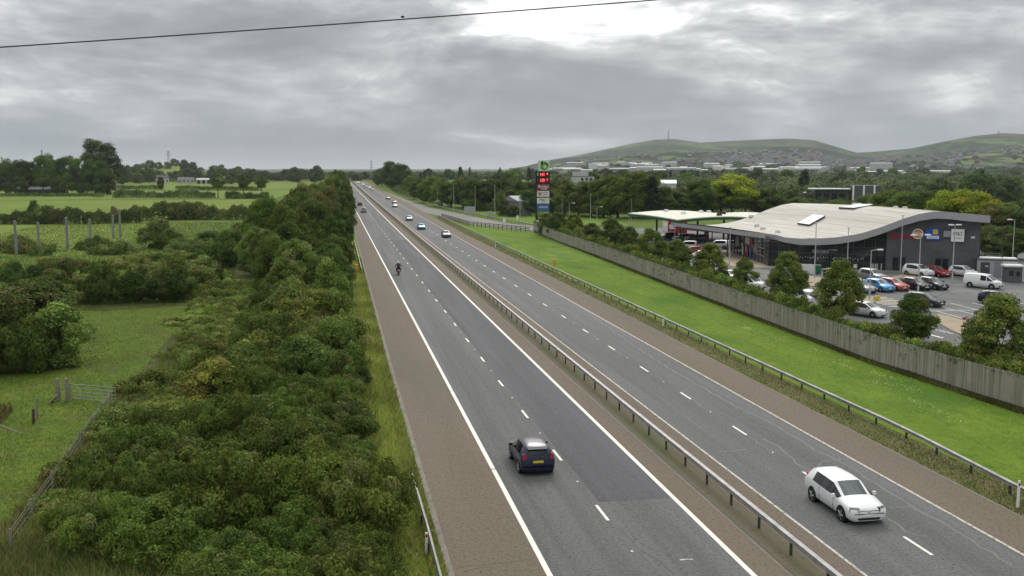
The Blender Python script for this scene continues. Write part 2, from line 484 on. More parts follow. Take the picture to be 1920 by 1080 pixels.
M['roof'] = layered('cream_roof_sheet', [((0.348, 0.326, 0.274),), ((0.289, 0.263, 0.218), 0.11, (2.5, 0.35, 1), 0.45, 0.64, 5), ((0.385, 0.363, 0.311), 0.3, (3.0, 0.2, 1), 0.52, 0.68, 4)], 0.6, 0.3, 0)
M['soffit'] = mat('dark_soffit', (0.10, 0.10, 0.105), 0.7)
M['curtain'] = mat('dark_shop_glass', (0.014, 0.016, 0.018), 0.08, spec=0.55)
M['mullion'] = mat('dark_grey_mullion', (0.06, 0.062, 0.065), 0.5)
M['mullion_l'] = mat('pale_grey_mullion', (0.22, 0.23, 0.25), 0.5)
M['red'] = mat('red_sign', (0.42, 0.015, 0.03), 0.5)
M['green'] = mat('dark_green_fascia', (0.008, 0.10, 0.035), 0.5)
M['greenbin'] = mat('green_plastic', (0.01, 0.12, 0.065), 0.5)
M['blue'] = mat('blue_sign', (0.02, 0.09, 0.42), 0.4)
M['cream'] = mat('cream_canopy_roof', (0.480, 0.464, 0.368), 0.6, var=0.1, scale=0.4, coords='World')
M['orange'] = mat('orange_cabinet', (0.55, 0.30, 0.04), 0.5)
M['wire'] = mat('dark_wire', (0.10, 0.10, 0.09), 0.6, 0.3)
M['cable'] = mat('overhead_cable', (0.05, 0.05, 0.055), 0.6)


# ------------------------------------------------------------------ ground, hills, road
def sstep(a, b, x):
    t = np.clip((x - a) / (b - a), 0, 1)
    return t * t * (3 - 2 * t)


def grid_mesh(name, P, m, kind='structure'):
    """P = array (rows, cols, 3)"""
    nr, nc = P.shape[:2]
    idx = np.arange(nr * nc).reshape(nr, nc)
    f = np.stack([idx[:-1, :-1], idx[:-1, 1:], idx[1:, 1:], idx[1:, :-1]], -1).reshape(-1, 4)
    me = bpy.data.meshes.new(name)
    me.from_pydata(P.reshape(-1, 3).tolist(), [], f.tolist())
    me.materials.append(m)
    me.polygons.foreach_set('use_smooth', [True] * len(f))
    o = put(name, me)
    tag(o, kind=kind)
    return o


ys = np.concatenate([np.arange(-60, 960, 15), np.array([960, 1000, 1100, 1300, 1600, 2000, 2600, 3400, 4500, 6000, 8000, 10500])]).astype(float)
xs = np.concatenate([-np.array([7000, 5000, 3500, 2400, 1600, 1000, 600, 350, 200, 100, 50, 20.0]), np.array([0, 20, 50, 100, 200, 350, 600, 1000, 1600, 2400, 3500, 5000, 7500, 10000.0])])
XX, YY = np.meshgrid(xs, ys)
ZZ = 2.6e-6 * np.clip(YY, 0, 950) ** 2 - 0.02
ground = grid_mesh('ground', np.stack([XX, YY, ZZ], -1), M['meadow'])


def poly_sheet(name, pts, dz, m, kind='structure', sub=None):
    """flat-ish sheet following pz() from a polygon given as (x, y)"""
    me = bpy.data.meshes.new(name)
    vv = [(p[0], p[1], pz(p[1]) + dz) for p in pts]
    me.from_pydata(vv, [], [tuple(range(len(vv)))])
    me.materials.append(m)
    if me.polygons[0].normal.z < 0: me.flip_normals()
    o = put(name, me)
    tag(o, kind=kind)
    return o


def strip(name, left, right, dz, m, y0=-40, y1=955, step=15, parent=None, kind='structure', curb=None):
    """ribbon along the road; left/right are numbers or functions of y"""
    yy = np.arange(y0, y1 + 0.1, (y1 - y0) / max(1, round((y1 - y0) / step)))
    fl = left if callable(left) else (lambda y: left)
    fr = right if callable(right) else (lambda y: right)
    vv = []
    for y in yy:
        vv += [(fl(y), y, pz(y) + dz), (fr(y), y, pz(y) + dz)]
    ff = [(2 * i, 2 * i + 1, 2 * i + 3, 2 * i + 2) for i in range(len(yy) - 1)]
    me = bpy.data.meshes.new(name); me.from_pydata(vv, [], ff); me.materials.append(m)
    o = put(name, me, parent)
    if parent is None: tag(o, kind=kind)
    return o


def interp(tab):
    a = np.array(tab, float)
    return lambda y: float(np.interp(y, a[:, 0], a[:, 1]))


sh_l = interp([(-40, 4.15), (75, 4.15), (130, 4.4), (228, 4.9), (315, 5.6), (955, 5.8)])
sh_r = interp([(-40, 28.9), (60, 29.1), (100, 29.4), (160, 29.4), (225, 29.0), (300, 29.6), (330, 30.0), (955, 30.0)])
road = strip('road', 7.55, 15.2, 0.012, M['asphalt'])
strip('hard_shoulder', sh_l, 7.55, 0.012, M['brown'])
strip('hard_shoulder', 26.3, sh_r, 0.012, M['brown'])
strip('road', 19.08, 26.3, 0.012, M['asphalt_far'])
strip('central_reserve', 15.2, 16.45, 0.012, M['brown'])
strip('central_reserve', 16.45, 17.75, 0.010, M['reserve'])
strip('central_reserve', 17.75, 19.08, 0.012, M['brown'])
strip('drain_channel', 16.41, 16.49, 0.018, M['edging'])
strip('drain_channel', 16.56, 16.62, 0.018, M['postdark'], y1=300)
strip('edging_strip', lambda y: sh_l(y) - 0.24, sh_l, 0.02, M['edging'])
strip('edging_strip', sh_r, lambda y: sh_r(y) + 0.10, 0.02, M['edging'], y1=300)
strip('road', 11.55, 14.96, 0.018, M['asphalt_dark'], y0=42.6, y1=210)
# markings (thin paint sheets on the road)
jl = random.Random(3)


def line_with_gaps(x, w, y0, y1, gaps, m, name):
    cuts = [y0] + sorted(g for g in gaps if y0 < g < y1) + [y1]
    for a, b in zip(cuts[:-1], cuts[1:]):
        strip(name, x - w / 2, x + w / 2, 0.023, m, y0=a + 0.06, y1=b - 0.06, parent=road)


line_with_gaps(7.62, 0.22, -40, 955, [12.0, 30.0, 48.3, 66.3, 84.0, 200], M['paint'], 'edge_line')
line_with_gaps(15.08, 0.22, -40, 955, [], M['paint'], 'edge_line')
line_with_gaps(19.17, 0.13, -40, 955, [], M['paint_worn'], 'edge_line')
line_with_gaps(26.27, 0.15, -40, 955, [], M['paint_worn'], 'edge_line')
dash_me = MB().add([(-0.07, -1, 0), (0.07, -1, 0), (0.07, 1, 0), (-0.07, 1, 0)], [(0, 1, 2, 3)]).mesh('lane_dash', M['paint'])
stud_me = MB().box((0, 0, 0.008), (0.11, 0.13, 0.016), top=(0.7, 0.7)).mesh('road_stud', M['offwhite'])
for x0, y0 in ((11.32, 41.16 - 9 * 3), (22.74, 35.2 - 9 * 3)):
    for k in range(60):
        y = y0 + 9 * k
        if y > 520: break
        put('lane_dash', dash_me, road, (x0 + jl.uniform(-.02, .02), y, pz(y) + 0.024))
        if k < 26: put('road_stud', stud_me, road, (x0, y + 4.5, pz(y) + 0.013))
# stray short mark near the bottom of the picture
p = gp(1287, 1050)
put('lane_dash', MB().box((0, 0, 0.002), (0.52, 0.11, 0.004)).mesh('lane_dash', M['paint_worn']), road, (p.x, p.y, 0.02), (0, 0, R(-4)))


def ribbon(pts, w, z, mb, seed):
    rd = random.Random(seed)
    fine = []
    for (a, b) in zip(pts[:-1], pts[1:]):
        n = max(2, int((Vector(b) - Vector(a)).length / 0.7))
        for i in range(n):
            t = i / n
            fine.append((a[0] + (b[0] - a[0]) * t + rd.uniform(-.10, .10), a[1] + (b[1] - a[1]) * t + rd.uniform(-.12, .12)))
    fine.append(pts[-1])
    vv = []; ff = []
    for i, p in enumerate(fine):
        a = Vector(fine[max(0, i - 1)]); b = Vector(fine[min(len(fine) - 1, i + 1)])
        t = (b - a).normalized(); n = Vector((-t.y, t.x)) * w * rd.uniform(0.3, 0.65)
        vv += [(p[0] - n.x, p[1] - n.y, pz(p[1]) + z), (p[0] + n.x, p[1] + n.y, pz(p[1]) + z)]
        if i: ff.append((2 * i - 2, 2 * i - 1, 2 * i + 1, 2 * i))
    mb.add(vv, ff)


ck = MB()
g2 = lambda *a: tuple(gp(*a))[:2]
ribbon([g2(1190, 650), g2(1290, 712), g2(1385, 765), g2(1440, 790), g2(1530, 845), g2(1600, 880), g2(1665, 922), g2(1720, 955), g2(1800, 1000), g2(1900, 1062)], 0.11, 0.017, ck, 1)
ribbon([g2(1010, 525), g2(1080, 570), g2(1190, 650)], 0.09, 0.017, ck, 2)
ribbon([g2(1432, 823), g2(1470, 843), g2(1490, 870), g2(1522, 884), g2(1560, 884)], 0.10, 0.017, ck, 3)
ribbon([g2(1345, 847), g2(1400, 843)], 0.10, 0.017, ck, 4)
ribbon([g2(1655, 968), g2(1690, 990), g2(1710, 1003), g2(1737, 1006)], 0.10, 0.017, ck, 5)
ribbon([g2(1520, 884), g2(1545, 866), g2(1600, 860)], 0.08, 0.017, ck, 6)
ribbon([g2(1470, 843), g2(1440, 845)], 0.08, 0.017, ck, 7)
ribbon([g2(1650, 953), g2(1715, 950)], 0.07, 0.017, ck, 8)
for k in range(12):
    y = 40 + k * 9
    ribbon([(22.74, y), (22.85, y + 6)], 0.06, 0.017, ck, 20 + k)
ck_o = ck.build('crack_seal', M['crack'], road); ck_o['kind'] = 'stuff'
ck2 = MB()
for pts, s in (([(1085, 910), (1118, 960), (1180, 1010), (1265, 1080)], 1), ([(1180, 950), (1250, 942)], 2), ([(1200, 1010), (1185, 1020)], 3), ([(1160, 985), (1195, 1012)], 5),
               ([(860, 1064), (930, 1055), (1000, 1048)], 4), ([(862, 1072), (935, 1063)], 6)):
    ribbon([g2(*q) for q in pts], 0.035, 0.0165, ck2, s + 40)
ck2_o = ck2.build('dark_crack', M['postdark'], road); ck2_o['kind'] = 'stuff'

# verges and fields
strip('verge', lambda y: sh_l(y) - 4.2, lambda y: sh_l(y) - 0.24, 0.006, M['verge_l'], y1=560)
strip('verge', lambda y: sh_r(y) + 0.10, lambda y: 31.5, 0.006, M['verge'], y1=300)
lawn_pts = [(31.5, -20), (60, -20), (42, 50), (41.0, 70), (41.5, 92), (42.4, 115), (44.2, 165), (45.0, 200), (47.5, 237), (43, 246), (36.0, 262), (33.4, 285), (31.9, 306), (31.5, 250), (31.5, 150)]
poly_sheet('lawn', lawn_pts, 0.006, M['lawn'])
poly_sheet('scrub_floor', [(-13.2, -40), (0.5, -40), (1.9, 60), (2.6, 110), (3.6, 300), (4.6, 560), (-8, 560), (-14, 240), (-22, 150), (-15, 110), (-14.2, 67)], 0.004, M['scrub'])
poly_sheet('scrub_floor', [(-60, 118), (-45, 140), (-18, 134), (-15.5, 114), (-24, 111), (-40, 116)], 0.008, M['scrub'])
poly_sheet('field', [(-420, 302), (-36, 302), (-30, 478), (-420, 478)], 0.01, M['field'])
poly_sheet('field', [(-420, 492), (-28, 492), (-20, 640), (-420, 668)], 0.01, M['field'])
poly_sheet('field', [(-420, 690), (-20, 664), (-16, 960), (-420, 960)], 0.01, M['field'])
poly_sheet('field', [(-95, 182), (-42, 182), (-40, 283), (-95, 283)], 0.01, M['field'])
poly_sheet('woodland_floor', [(-3500, 985), (-430, 975), (-14, 975), (36, 985), (60, 1400), (900, 4500), (900, 10000), (-5500, 10000)], 0.006, M['scrub'])
poly_sheet('woodland_floor', [(60, 345), (105, 312), (150, 300), (210, 180), (700, 200), (2300, 1300), (1900, 3000), (300, 3000), (40, 1000), (38, 560)], 0.008, M['scrub'])
# slip road to the service area on the right
slip_low = [g2(*q) for q in ((820, 404), (845, 411), (880, 421), (940, 428), (1000, 434))]
poly_sheet('slip_road', [(30.0, 330), (30.0, 620), (33.0, 451), (34.7, 380), (42.8, 296), (46.8, 264), (55, 247), (80, 236), (80, 222), (52, 226)] + slip_low[::-1], 0.016, M['slip'])
poly_sheet('field', [(46, 345), (48, 270), (56, 256), (76, 250), (82, 300), (66, 335)], 0.01, M['lawn'])
# service area ground
poly_sheet('car_park', [(43.2, 52), (130, 52), (135, 160), (120, 250), (80, 240), (52, 226), (48.4, 236), (46.0, 200), (45.2, 165), (43.4, 115), (42.4, 92), (42.0, 70)], 0.02, M['lot'])
HILLTOP = [(960, 319), (985, 316), (1035, 300), (1080, 292), (1120, 284), (1180, 271), (1225, 264), (1262, 263), (1310, 270), (1350, 268), (1400, 266.5), (1470, 264.5), (1520, 268), (1560, 279),
           (1600, 290), (1640, 288), (1700, 284), (1760, 274), (1820, 266), (1870, 263), (1920, 266), (2100, 275), (2400, 290), (2900, 318)]


def hills():
    tab = np.array(HILLTOP, float)
    naz, nd = 260, 90
    px = np.linspace(955, 2900, naz)
    az = np.arctan((px - 960) / F) + YAW
    ridge = 5600.0
    top = CAMZ + ridge * np.tan(np.arctan((315.0 - np.interp(px, tab[:, 0], tab[:, 1])) / F)) / np.cos(np.arctan((px - 960) / F)) * 1.0
    dd = np.concatenate([np.linspace(1500, ridge, nd - 20), np.linspace(ridge, ridge + 2600, 21)[1:]])
    P = np.zeros((naz, len(dd), 3))
    rg = np.random.default_rng(5)
    ph = rg.uniform(0, 6.28, 12)
    for j, d in enumerate(dd):
        if d <= ridge:
            t = (d - 1500) / (ridge - 1500)
            s = 0.12 * t + 0.88 * t ** 1.75
        else:
            t = (d - ridge) / 2600.0
            s = 1 - 0.9 * t * t
        k = math.sin(min(1, max(0, (d - 1500) / (ridge - 1500))) * math.pi)
        bump = sum(math.sin(d / 330.0 * (1 + 0.3 * i) + ph[i]) * np.sin(az * (9 + 7 * i) + ph[i + 6]) for i in range(5)) * 11.0 * k
        P[:, j, 0] = np.sin(az) * d; P[:, j, 1] = np.cos(az) * d
        P[:, j, 2] = np.maximum(0.0, (top - 2.0)) * s + bump + (2.0 if d > 1500 else 1.0)
    return P


def hill_material():
    m = bpy.data.materials.new('hill_moor_and_fields'); m.use_nodes = True
    nt = m.node_tree; N, L = nt.nodes.new, nt.links.new
    b = nt.nodes['Principled BSDF']; b.inputs['Roughness'].default_value = 0.95; b.inputs['Specular IOR Level'].default_value = 0.05
    pos = N('ShaderNodeNewGeometry').outputs['Position']
    nz = N('ShaderNodeTexNoise'); nz.inputs['Scale'].default_value = 0.004; nz.inputs['Detail'].default_value = 4
    L(pos, nz.inputs[0])
    mxp = N('ShaderNodeMix'); mxp.data_type = 'VECTOR'; mxp.inputs[0].default_value = 0.06
    vm = N('ShaderNodeVectorMath'); vm.operation = 'MULTIPLY_ADD'; vm.inputs[1].default_value = (900, 900, 0)
    L(nz.outputs['Color'], vm.inputs[0]); L(pos, vm.inputs[2])
    flat = N('ShaderNodeVectorMath'); flat.operation = 'MULTIPLY'; flat.inputs[1].default_value = (1, 0.45, 0)
    L(vm.outputs[0], flat.inputs[0])
    vo = N('ShaderNodeTexVoronoi'); vo.inputs['Scale'].default_value = 0.0052; L(flat.outputs[0], vo.inputs[0])
    rp = N('ShaderNodeValToRGB'); rp.color_ramp.interpolation = 'CONSTANT'
    cols = [(0.05, 0.082, 0.018), (0.095, 0.14, 0.032), (0.04, 0.06, 0.018), (0.13, 0.16, 0.05), (0.065, 0.11, 0.026), (0.085, 0.085, 0.038)]
    while len(rp.color_ramp.elements) < 6: rp.color_ramp.elements.new(0.5)
    for i, (e, c) in enumerate(zip(rp.color_ramp.elements, cols)): e.position = i / 6; e.color = (*c, 1)
    sx = N('ShaderNodeSeparateColor'); L(vo.outputs['Color'], sx.inputs[0]); L(sx.outputs[0], rp.inputs[0])
    ve = N('ShaderNodeTexVoronoi'); ve.feature = 'DISTANCE_TO_EDGE'; ve.inputs['Scale'].default_value = 0.0052; L(flat.outputs[0], ve.inputs[0])
    he = N('ShaderNodeMapRange'); he.inputs[1].default_value = 0.05; he.inputs[2].default_value = 0.13; he.inputs[3].default_value = 1; he.inputs[4].default_value = 0
    L(ve.outputs[0], he.inputs[0])
    hedge = N('ShaderNodeMix'); hedge.data_type = 'RGBA'; hedge.inputs[7].default_value = (0.014, 0.02, 0.01, 1)
    L(he.outputs[0], hedge.inputs[0]); L(rp.outputs[0], hedge.inputs[6])
    n2 = N('ShaderNodeTexNoise'); n2.inputs['Scale'].default_value = 0.0075; n2.inputs['Detail'].default_value = 8; n2.inputs['Roughness'].default_value = 0.65; L(pos, n2.inputs[0])
    moor = N('ShaderNodeValToRGB')
    moor.color_ramp.elements[0].position = 0.40; moor.color_ramp.elements[0].color = (0.026, 0.032, 0.015, 1)
    moor.color_ramp.elements[1].position = 0.60; moor.color_ramp.elements[1].color = (0.125, 0.082, 0.045, 1)
    e = moor.color_ramp.elements.new(0.5); e.color = (0.062, 0.066, 0.026, 1)
    L(n2.outputs[0], moor.inputs[0])
    sp = N('ShaderNodeSeparateXYZ'); L(pos, sp.inputs[0])
    ad = N('ShaderNodeMath'); ad.operation = 'MULTIPLY_ADD'; ad.inputs[1].default_value = 90; L(n2.outputs[0], ad.inputs[0]); L(sp.outputs[2], ad.inputs[2])
    hm = N('ShaderNodeMapRange'); hm.inputs[1].default_value = 160; hm.inputs[2].default_value = 220; L(ad.outputs[0], hm.inputs[0])
    mx = N('ShaderNodeMix'); mx.data_type = 'RGBA'
    L(hm.outputs[0], mx.inputs[0]); L(hedge.outputs[2], mx.inputs[6]); L(moor.outputs[0], mx.inputs[7])
    # woods in dark patches low down
    n3 = N('ShaderNodeTexNoise'); n3.inputs['Scale'].default_value = 0.009; n3.inputs['Detail'].default_value = 6; L(pos, n3.inputs[0])
    wr = N('ShaderNodeMapRange'); wr.inputs[1].default_value = 0.53; wr.inputs[2].default_value = 0.57; L(n3.outputs[0], wr.inputs[0])
    wl = N('ShaderNodeMapRange'); wl.inputs[1].default_value = 90; wl.inputs[2].default_value = 210; wl.inputs[3].default_value = 1; wl.inputs[4].default_value = 0
    L(sp.outputs[2], wl.inputs[0])
    wm = N('ShaderNodeMath'); wm.operation = 'MULTIPLY'; L(wr.outputs[0], wm.inputs[0]); L(wl.outputs[0], wm.inputs[1])
    m4 = N('ShaderNodeMix'); m4.data_type = 'RGBA'; m4.inputs[7].default_value = (0.028, 0.038, 0.016, 1)
    L(wm.outputs[0], m4.inputs[0]); L(mx.outputs[2], m4.inputs[6])
    L(m4.outputs[2], b.inputs['Base Color'])
    return m


HP = hills()
grid_mesh('hills', HP, hill_material())
# the low wooded rise on the far left
naz = 40
lp = np.zeros((naz, 16, 3))
for i, px in enumerate(np.linspace(120, 480, naz)):
    a = math.atan((px - 960) / F) + YAW
    prof = math.exp(-((px - 320) / 90.0) ** 2) * 17
    for j, d in enumerate(np.linspace(1250, 1900, 16)):
        s = math.sin(math.pi * j / 15)
        lp[i, j] = (math.sin(a) * d, math.cos(a) * d, 1.8 + prof * s)
grid_mesh('hill', lp, M['field'])


def hill_z(px, d):
    """height of the hill mesh at bearing px and distance d"""
    i = int(np.clip(round((px - 955) / (2900 - 955) * 259), 0, 259))
    a = math.atan((px - 960) / F) + YAW
    ds = np.hypot(HP[i, :, 0], HP[i, :, 1])
    return Vector((math.sin(a) * d, math.cos(a) * d, float(np.interp(d, ds, HP[i, :, 2]))))


# ------------------------------------------------------------------ foliage
def leaf_mesh(name, C, Nn, size, colr, m, aspect=0.62):
    """one rhombus leaf per row of C, facing roughly Nn"""
    n = len(C)
    rg = rng
    t = rg.normal(size=(n, 3)); t -= (t * Nn).sum(1, keepdims=True) * Nn
    t /= np.linalg.norm(t, axis=1, keepdims=True) + 1e-9
    b = np.cross(Nn, t)
    s = (size * rg.uniform(0.65, 1.35, n))[:, None]
    V = np.stack([C - t * s * 0.5, C + b * s * aspect * 0.5, C + t * s * 0.5 + Nn * s * 0.08, C - b * s * aspect * 0.5], 1).reshape(-1, 3)
    me = bpy.data.meshes.new(name)
    me.vertices.add(4 * n); me.vertices.foreach_set('co', V.astype(np.float32).ravel())
    me.loops.add(4 * n); me.loops.foreach_set('vertex_index', np.arange(4 * n, dtype=np.int32))
    me.polygons.add(n)
    me.polygons.foreach_set('loop_start', np.arange(0, 4 * n, 4, dtype=np.int32))
    me.update(calc_edges=True)
    at = me.attributes.new('leafcol', 'FLOAT_COLOR', 'POINT')
    c4 = np.ones((4 * n, 4), np.float32); c4[:, :3] = np.repeat(colr, 4, axis=0)
    at.data.foreach_set('color', c4.ravel())
    me.materials.append(m)
    return me


def crown_points(seed, r, zc, K, rc, n, shape='round', low=0.0, gap=0.0):
    """clumps of leaves over and in a crown: returns centres, normals, clump ids"""
    rg = np.random.default_rng(seed)
    rx, ry, rz = r
    d = rg.normal(size=(K, 3)); d /= np.linalg.norm(d, axis=1, keepdims=True)
    rad = rg.uniform(0.45, 1.0, K) ** 0.55
    cc = d * rad[:, None]
    if shape == 'cone':
        z = rg.uniform(-1, 1, K) ** 1 * 0.98
        w = np.clip((1 - z) / 2, 0.0, 1) ** 0.8 * rg.uniform(0.75, 1.05, K)
        w = np.where(z < -0.75, w * 0.8, w)
        a = rg.uniform(0, 6.283, K)
        cc = np.stack([np.cos(a) * w, np.sin(a) * w, z], 1)
    elif shape == 'drop':
        k = np.where(cc[:, 2] > -0.2, 1.0 - 0.50 * (cc[:, 2] + 0.2), 1.0)
        cc[:, 0] *= k; cc[:, 1] *= k
    elif shape == 'dome':
        cc[:, 2] = np.abs(cc[:, 2]) * 2 - 1
    elif shape == 'egg':
        k = 1.0 - 0.28 * cc[:, 2]
        cc[:, 0] *= k; cc[:, 1] *= k
    cs = rc * rg.uniform(0.6, 1.4, K)
    cc = cc * np.array([rx - rc * 0.5, ry - rc * 0.5, rz - rc * 0.4]) + np.array([0, 0, zc])
    wgt = cs ** 2; wgt /= wgt.sum()
    cid = rg.choice(K, n, p=wgt)
    u = rg.normal(size=(n, 3)); u[:, 2] = u[:, 2] * 0.85 + 0.25
    u /= np.linalg.norm(u, axis=1, keepdims=True)
    q = rg.uniform(0.25, 1.0, n) ** 0.4
    q = np.where(rg.uniform(0, 1, n) < 0.12, q * rg.uniform(1.1, 1.55, n), q)
    C = cc[cid] + u * (cs[cid] * q)[:, None] * np.array([1, 1, 0.8])
    out = C - np.array([0, 0, zc]); out /= np.linalg.norm(out, axis=1, keepdims=True) + 1e-6
    Nn = u * 0.5 + out * 0.35 + rg.normal(size=(n, 3)) * 0.45
    Nn[:, 2] += 0.25
    Nn /= np.linalg.norm(Nn, axis=1, keepdims=True)
    keep = C[:, 2] > low
    return C[keep], Nn[keep], cid[keep], cc, cs


def colours(cid, pal, seed, jit=0.25, cj=0.32):
    """leaf colours: each clump has a leaf tone of its own, each leaf varies round it"""
    rg = np.random.default_rng(seed + 99)
    pal_c = np.array([p[0] for p in pal]); pw = np.array([p[1] for p in pal], float); pw /= pw.sum()
    K = cid.max() + 1
    base = pal_c[rg.choice(len(pal), K, p=pw)] * rg.uniform(1 - cj, 1 + cj, (K, 1))
    c = base[cid]
    alt = pal_c[rg.choice(len(pal), len(cid), p=pw)]
    c = c * 0.65 + alt * 0.35
    return np.clip(c * rg.uniform(1 - jit, 1 + jit, (len(cid), 1)) * rg.uniform(0.92, 1.08, (len(cid), 3)), 0.004, 0.8)


def trunk_mesh(seed, h, r, crown_c, n_limbs=7, spread=1.0):
    rd = random.Random(seed)
    mb = MB()
    top = h * 0.8
    bend = [(0, 0, -0.1)]
    for i in range(1, 6):
        t = i / 5
        bend.append((rd.uniform(-.04, .04) * h * t, rd.uniform(-.04, .04) * h * t, top * t))
    mb.tube(bend, [r * (1.15 - 0.95 * i / 5) for i in range(6)], 7)
    for k in range(n_limbs):
        j = rd.choice([1, 2, 2, 3, 3, 4])
        a = Vector(bend[j])
        c = Vector(tuple(crown_c[rd.randrange(len(crown_c))]))
        mid = a.lerp(c, 0.5) + Vector((0, 0, 0.05 * h))
        mb.tube([a, mid, a.lerp(c, 0.92)], [r * 0.42, r * 0.26, r * 0.07], 5)
    return mb


def make_plant(name, cat, seed, r, zc, K, rc, n, leaf, pal, shape='round', trunk=None, low=0.0, jit=0.28, crown='crown', m=None, cj=0.34, aspect=0.62):
    """a plant prototype: (thing, tree of children)"""
    C, Nn, cid, cc, cs = crown_points(seed, r, zc, K, rc, n, shape, low)
    me = leaf_mesh(crown, C, Nn, leaf, colours(cid, pal, seed, jit, cj), m or M['leaf'], aspect)
    parts = [(crown, me)]
    if trunk:
        parts.append(('trunk', trunk_mesh(seed, trunk[0], trunk[1], cc, trunk[2] if len(trunk) > 2 else 7).mesh('trunk', M['bark'], True)))
    return dict(name=name, cat=cat, parts=parts)


def plant(proto, loc, label, group=None, s=1.0, rz=None, sx=None):
    o = thing(proto['name'], label, proto['cat'], loc, random.uniform(0, 6.28) if rz is None else rz, group)
    if isinstance(s, (int, float)): s = (s, s, s)
    o.scale = s
    for n, me in proto['parts']: put(n, me, o)
    return o


G_DARK = [((0.030, 0.046, 0.010), 3), ((0.042, 0.064, 0.012), 3), ((0.058, 0.082, 0.016), 1.4), ((0.078, 0.092, 0.024), .4)]
G_GORSE = [((0.036, 0.056, 0.011), 3), ((0.054, 0.080, 0.015), 3), ((0.078, 0.104, 0.022), 2), ((0.11, 0.115, 0.045), .5)]
G_WILLOW = [((0.048, 0.072, 0.015), 3), ((0.072, 0.102, 0.022), 3), ((0.10, 0.13, 0.032), 1.5), ((0.125, 0.12, 0.05), .6)]
G_MID = [((0.038, 0.060, 0.011), 3), ((0.055, 0.083, 0.015), 3), ((0.080, 0.112, 0.021), 1.5)]
G_YEL = [((0.115, 0.155, 0.014), 3), ((0.155, 0.185, 0.016), 3), ((0.075, 0.11, 0.014), 1.6), ((0.21, 0.20, 0.018), .8)]
G_BROWN = [((0.062, 0.070, 0.020), 3), ((0.082, 0.076, 0.022), 3), ((0.095, 0.072, 0.020), 1.2), ((0.048, 0.066, 0.018), 2.4)]
G_BRAMBLE = [((0.056, 0.082, 0.018), 3), ((0.082, 0.108, 0.026), 3), ((0.105, 0.085, 0.032), .7), ((0.13, 0.14, 0.045), 1)]
G_HEDGE = [((0.028, 0.044, 0.010), 3), ((0.044, 0.064, 0.014), 3), ((0.066, 0.084, 0.022), 1.3), ((0.085, 0.075, 0.03), .5)]
G_YOUNG = [((0.042, 0.062, 0.014), 3), ((0.064, 0.088, 0.018), 3), ((0.10, 0.125, 0.026), 1.4), ((0.14, 0.13, 0.03), .5)]
G_CONIF = [((0.020, 0.034, 0.018), 3), ((0.030, 0.046, 0.022), 3)]
G_RUST = [((0.078, 0.078, 0.022), 3), ((0.108, 0.092, 0.028), 2), ((0.095, 0.115, 0.022), 2.6), ((0.055, 0.074, 0.018), 3), ((0.145, 0.155, 0.03), .7)]
G_FAR = [((0.034, 0.048, 0.018), 3), ((0.048, 0.062, 0.022), 3), ((0.065, 0.078, 0.028), 1)]

P = {}
for i in range(4):
    P['gorse%d' % i] = make_plant('gorse_bush', 'shrub', 100 + i, (2.2, 2.0, 1.25), 0.95, 105, 0.30, 17000, 0.125, G_GORSE, 'round', crown='foliage', low=0.0, aspect=0.45)
for i in range(3):
    P['willow%d' % i] = make_plant('willow_shrub', 'shrub', 120 + i, (1.8, 1.8, 1.9), 1.7, 55, 0.45, 11000, 0.15, G_WILLOW if i else G_BRAMBLE, 'egg', (2.6, 0.06, 8), crown='foliage')
for i in range(3):
    P['bramble%d' % i] = make_plant('bramble_patch', 'shrub', 140 + i, (2.1, 2.0, 0.7), 0.5, 45, 0.38, 10000, 0.13, G_BRAMBLE, 'dome', crown='foliage')
for i in range(4):
    P['tree%d' % i] = make_plant('broadleaf_tree', 'tree', 200 + i, (4.3, 4.1, 5.3), 5.5, 85, 1.0, 26000, 0.27, G_MID if i != 2 else G_DARK, 'egg', (9.0, 0.24, 9), low=0.0)
P['dense0'] = make_plant('broadleaf_tree', 'tree', 220, (3.6, 3.6, 5.2), 5.2, 85, 0.85, 26000, 0.24, G_DARK, 'egg', (8.5, 0.2, 8), low=0.0)
P['dense1'] = make_plant('broadleaf_tree', 'tree', 221, (3.4, 3.5, 4.9), 4.8, 80, 0.85, 25000, 0.24, G_WILLOW, 'egg', (8.0, 0.2, 8), low=0.0)
P['rust0'] = make_plant('rusty_shrub', 'shrub', 232, (1.9, 1.8, 1.9), 1.7, 70, 0.38, 14000, 0.15, G_RUST, 'egg', (2.6, 0.06, 8), crown='foliage')
P['rust1'] = make_plant('rusty_shrub', 'shrub', 233, (2.0, 1.9, 1.8), 1.6, 70, 0.38, 14000, 0.15, G_RUST, 'egg', (2.6, 0.06, 8), crown='foliage')
P['brown0'] = make_plant('broadleaf_tree', 'tree', 230, (4.2, 4.0, 4.8), 6.4, 75, 1.0, 24000, 0.26, G_BROWN, 'egg', (9.0, 0.24, 8), low=0.4)
P['yellow0'] = make_plant('broadleaf_tree', 'tree', 240, (4.4, 4.2, 4.8), 6.4, 60, 1.15, 16000, 0.36, G_YEL, 'egg', (9.0, 0.24, 8), low=0.4)
P['open0'] = make_plant('open_grown_tree', 'tree', 250, (4.2, 4.0, 3.4), 7.6, 38, 1.0, 8000, 0.34, G_MID, 'round', (9.0, 0.26, 10), low=3.0)
P['poplar0'] = make_plant('poplar_tree', 'tree', 260, (3.2, 3.0, 5.6), 8.4, 60, 0.9, 9000, 0.36, G_FAR, 'egg', (12.0, 0.25, 10), low=2.0)
P['conifer0'] = make_plant('conifer_tree', 'tree', 270, (2.1, 2.1, 5.2), 5.6, 110, 0.55, 9000, 0.3, G_CONIF, 'cone', (10, 0.2, 3), low=0.3)
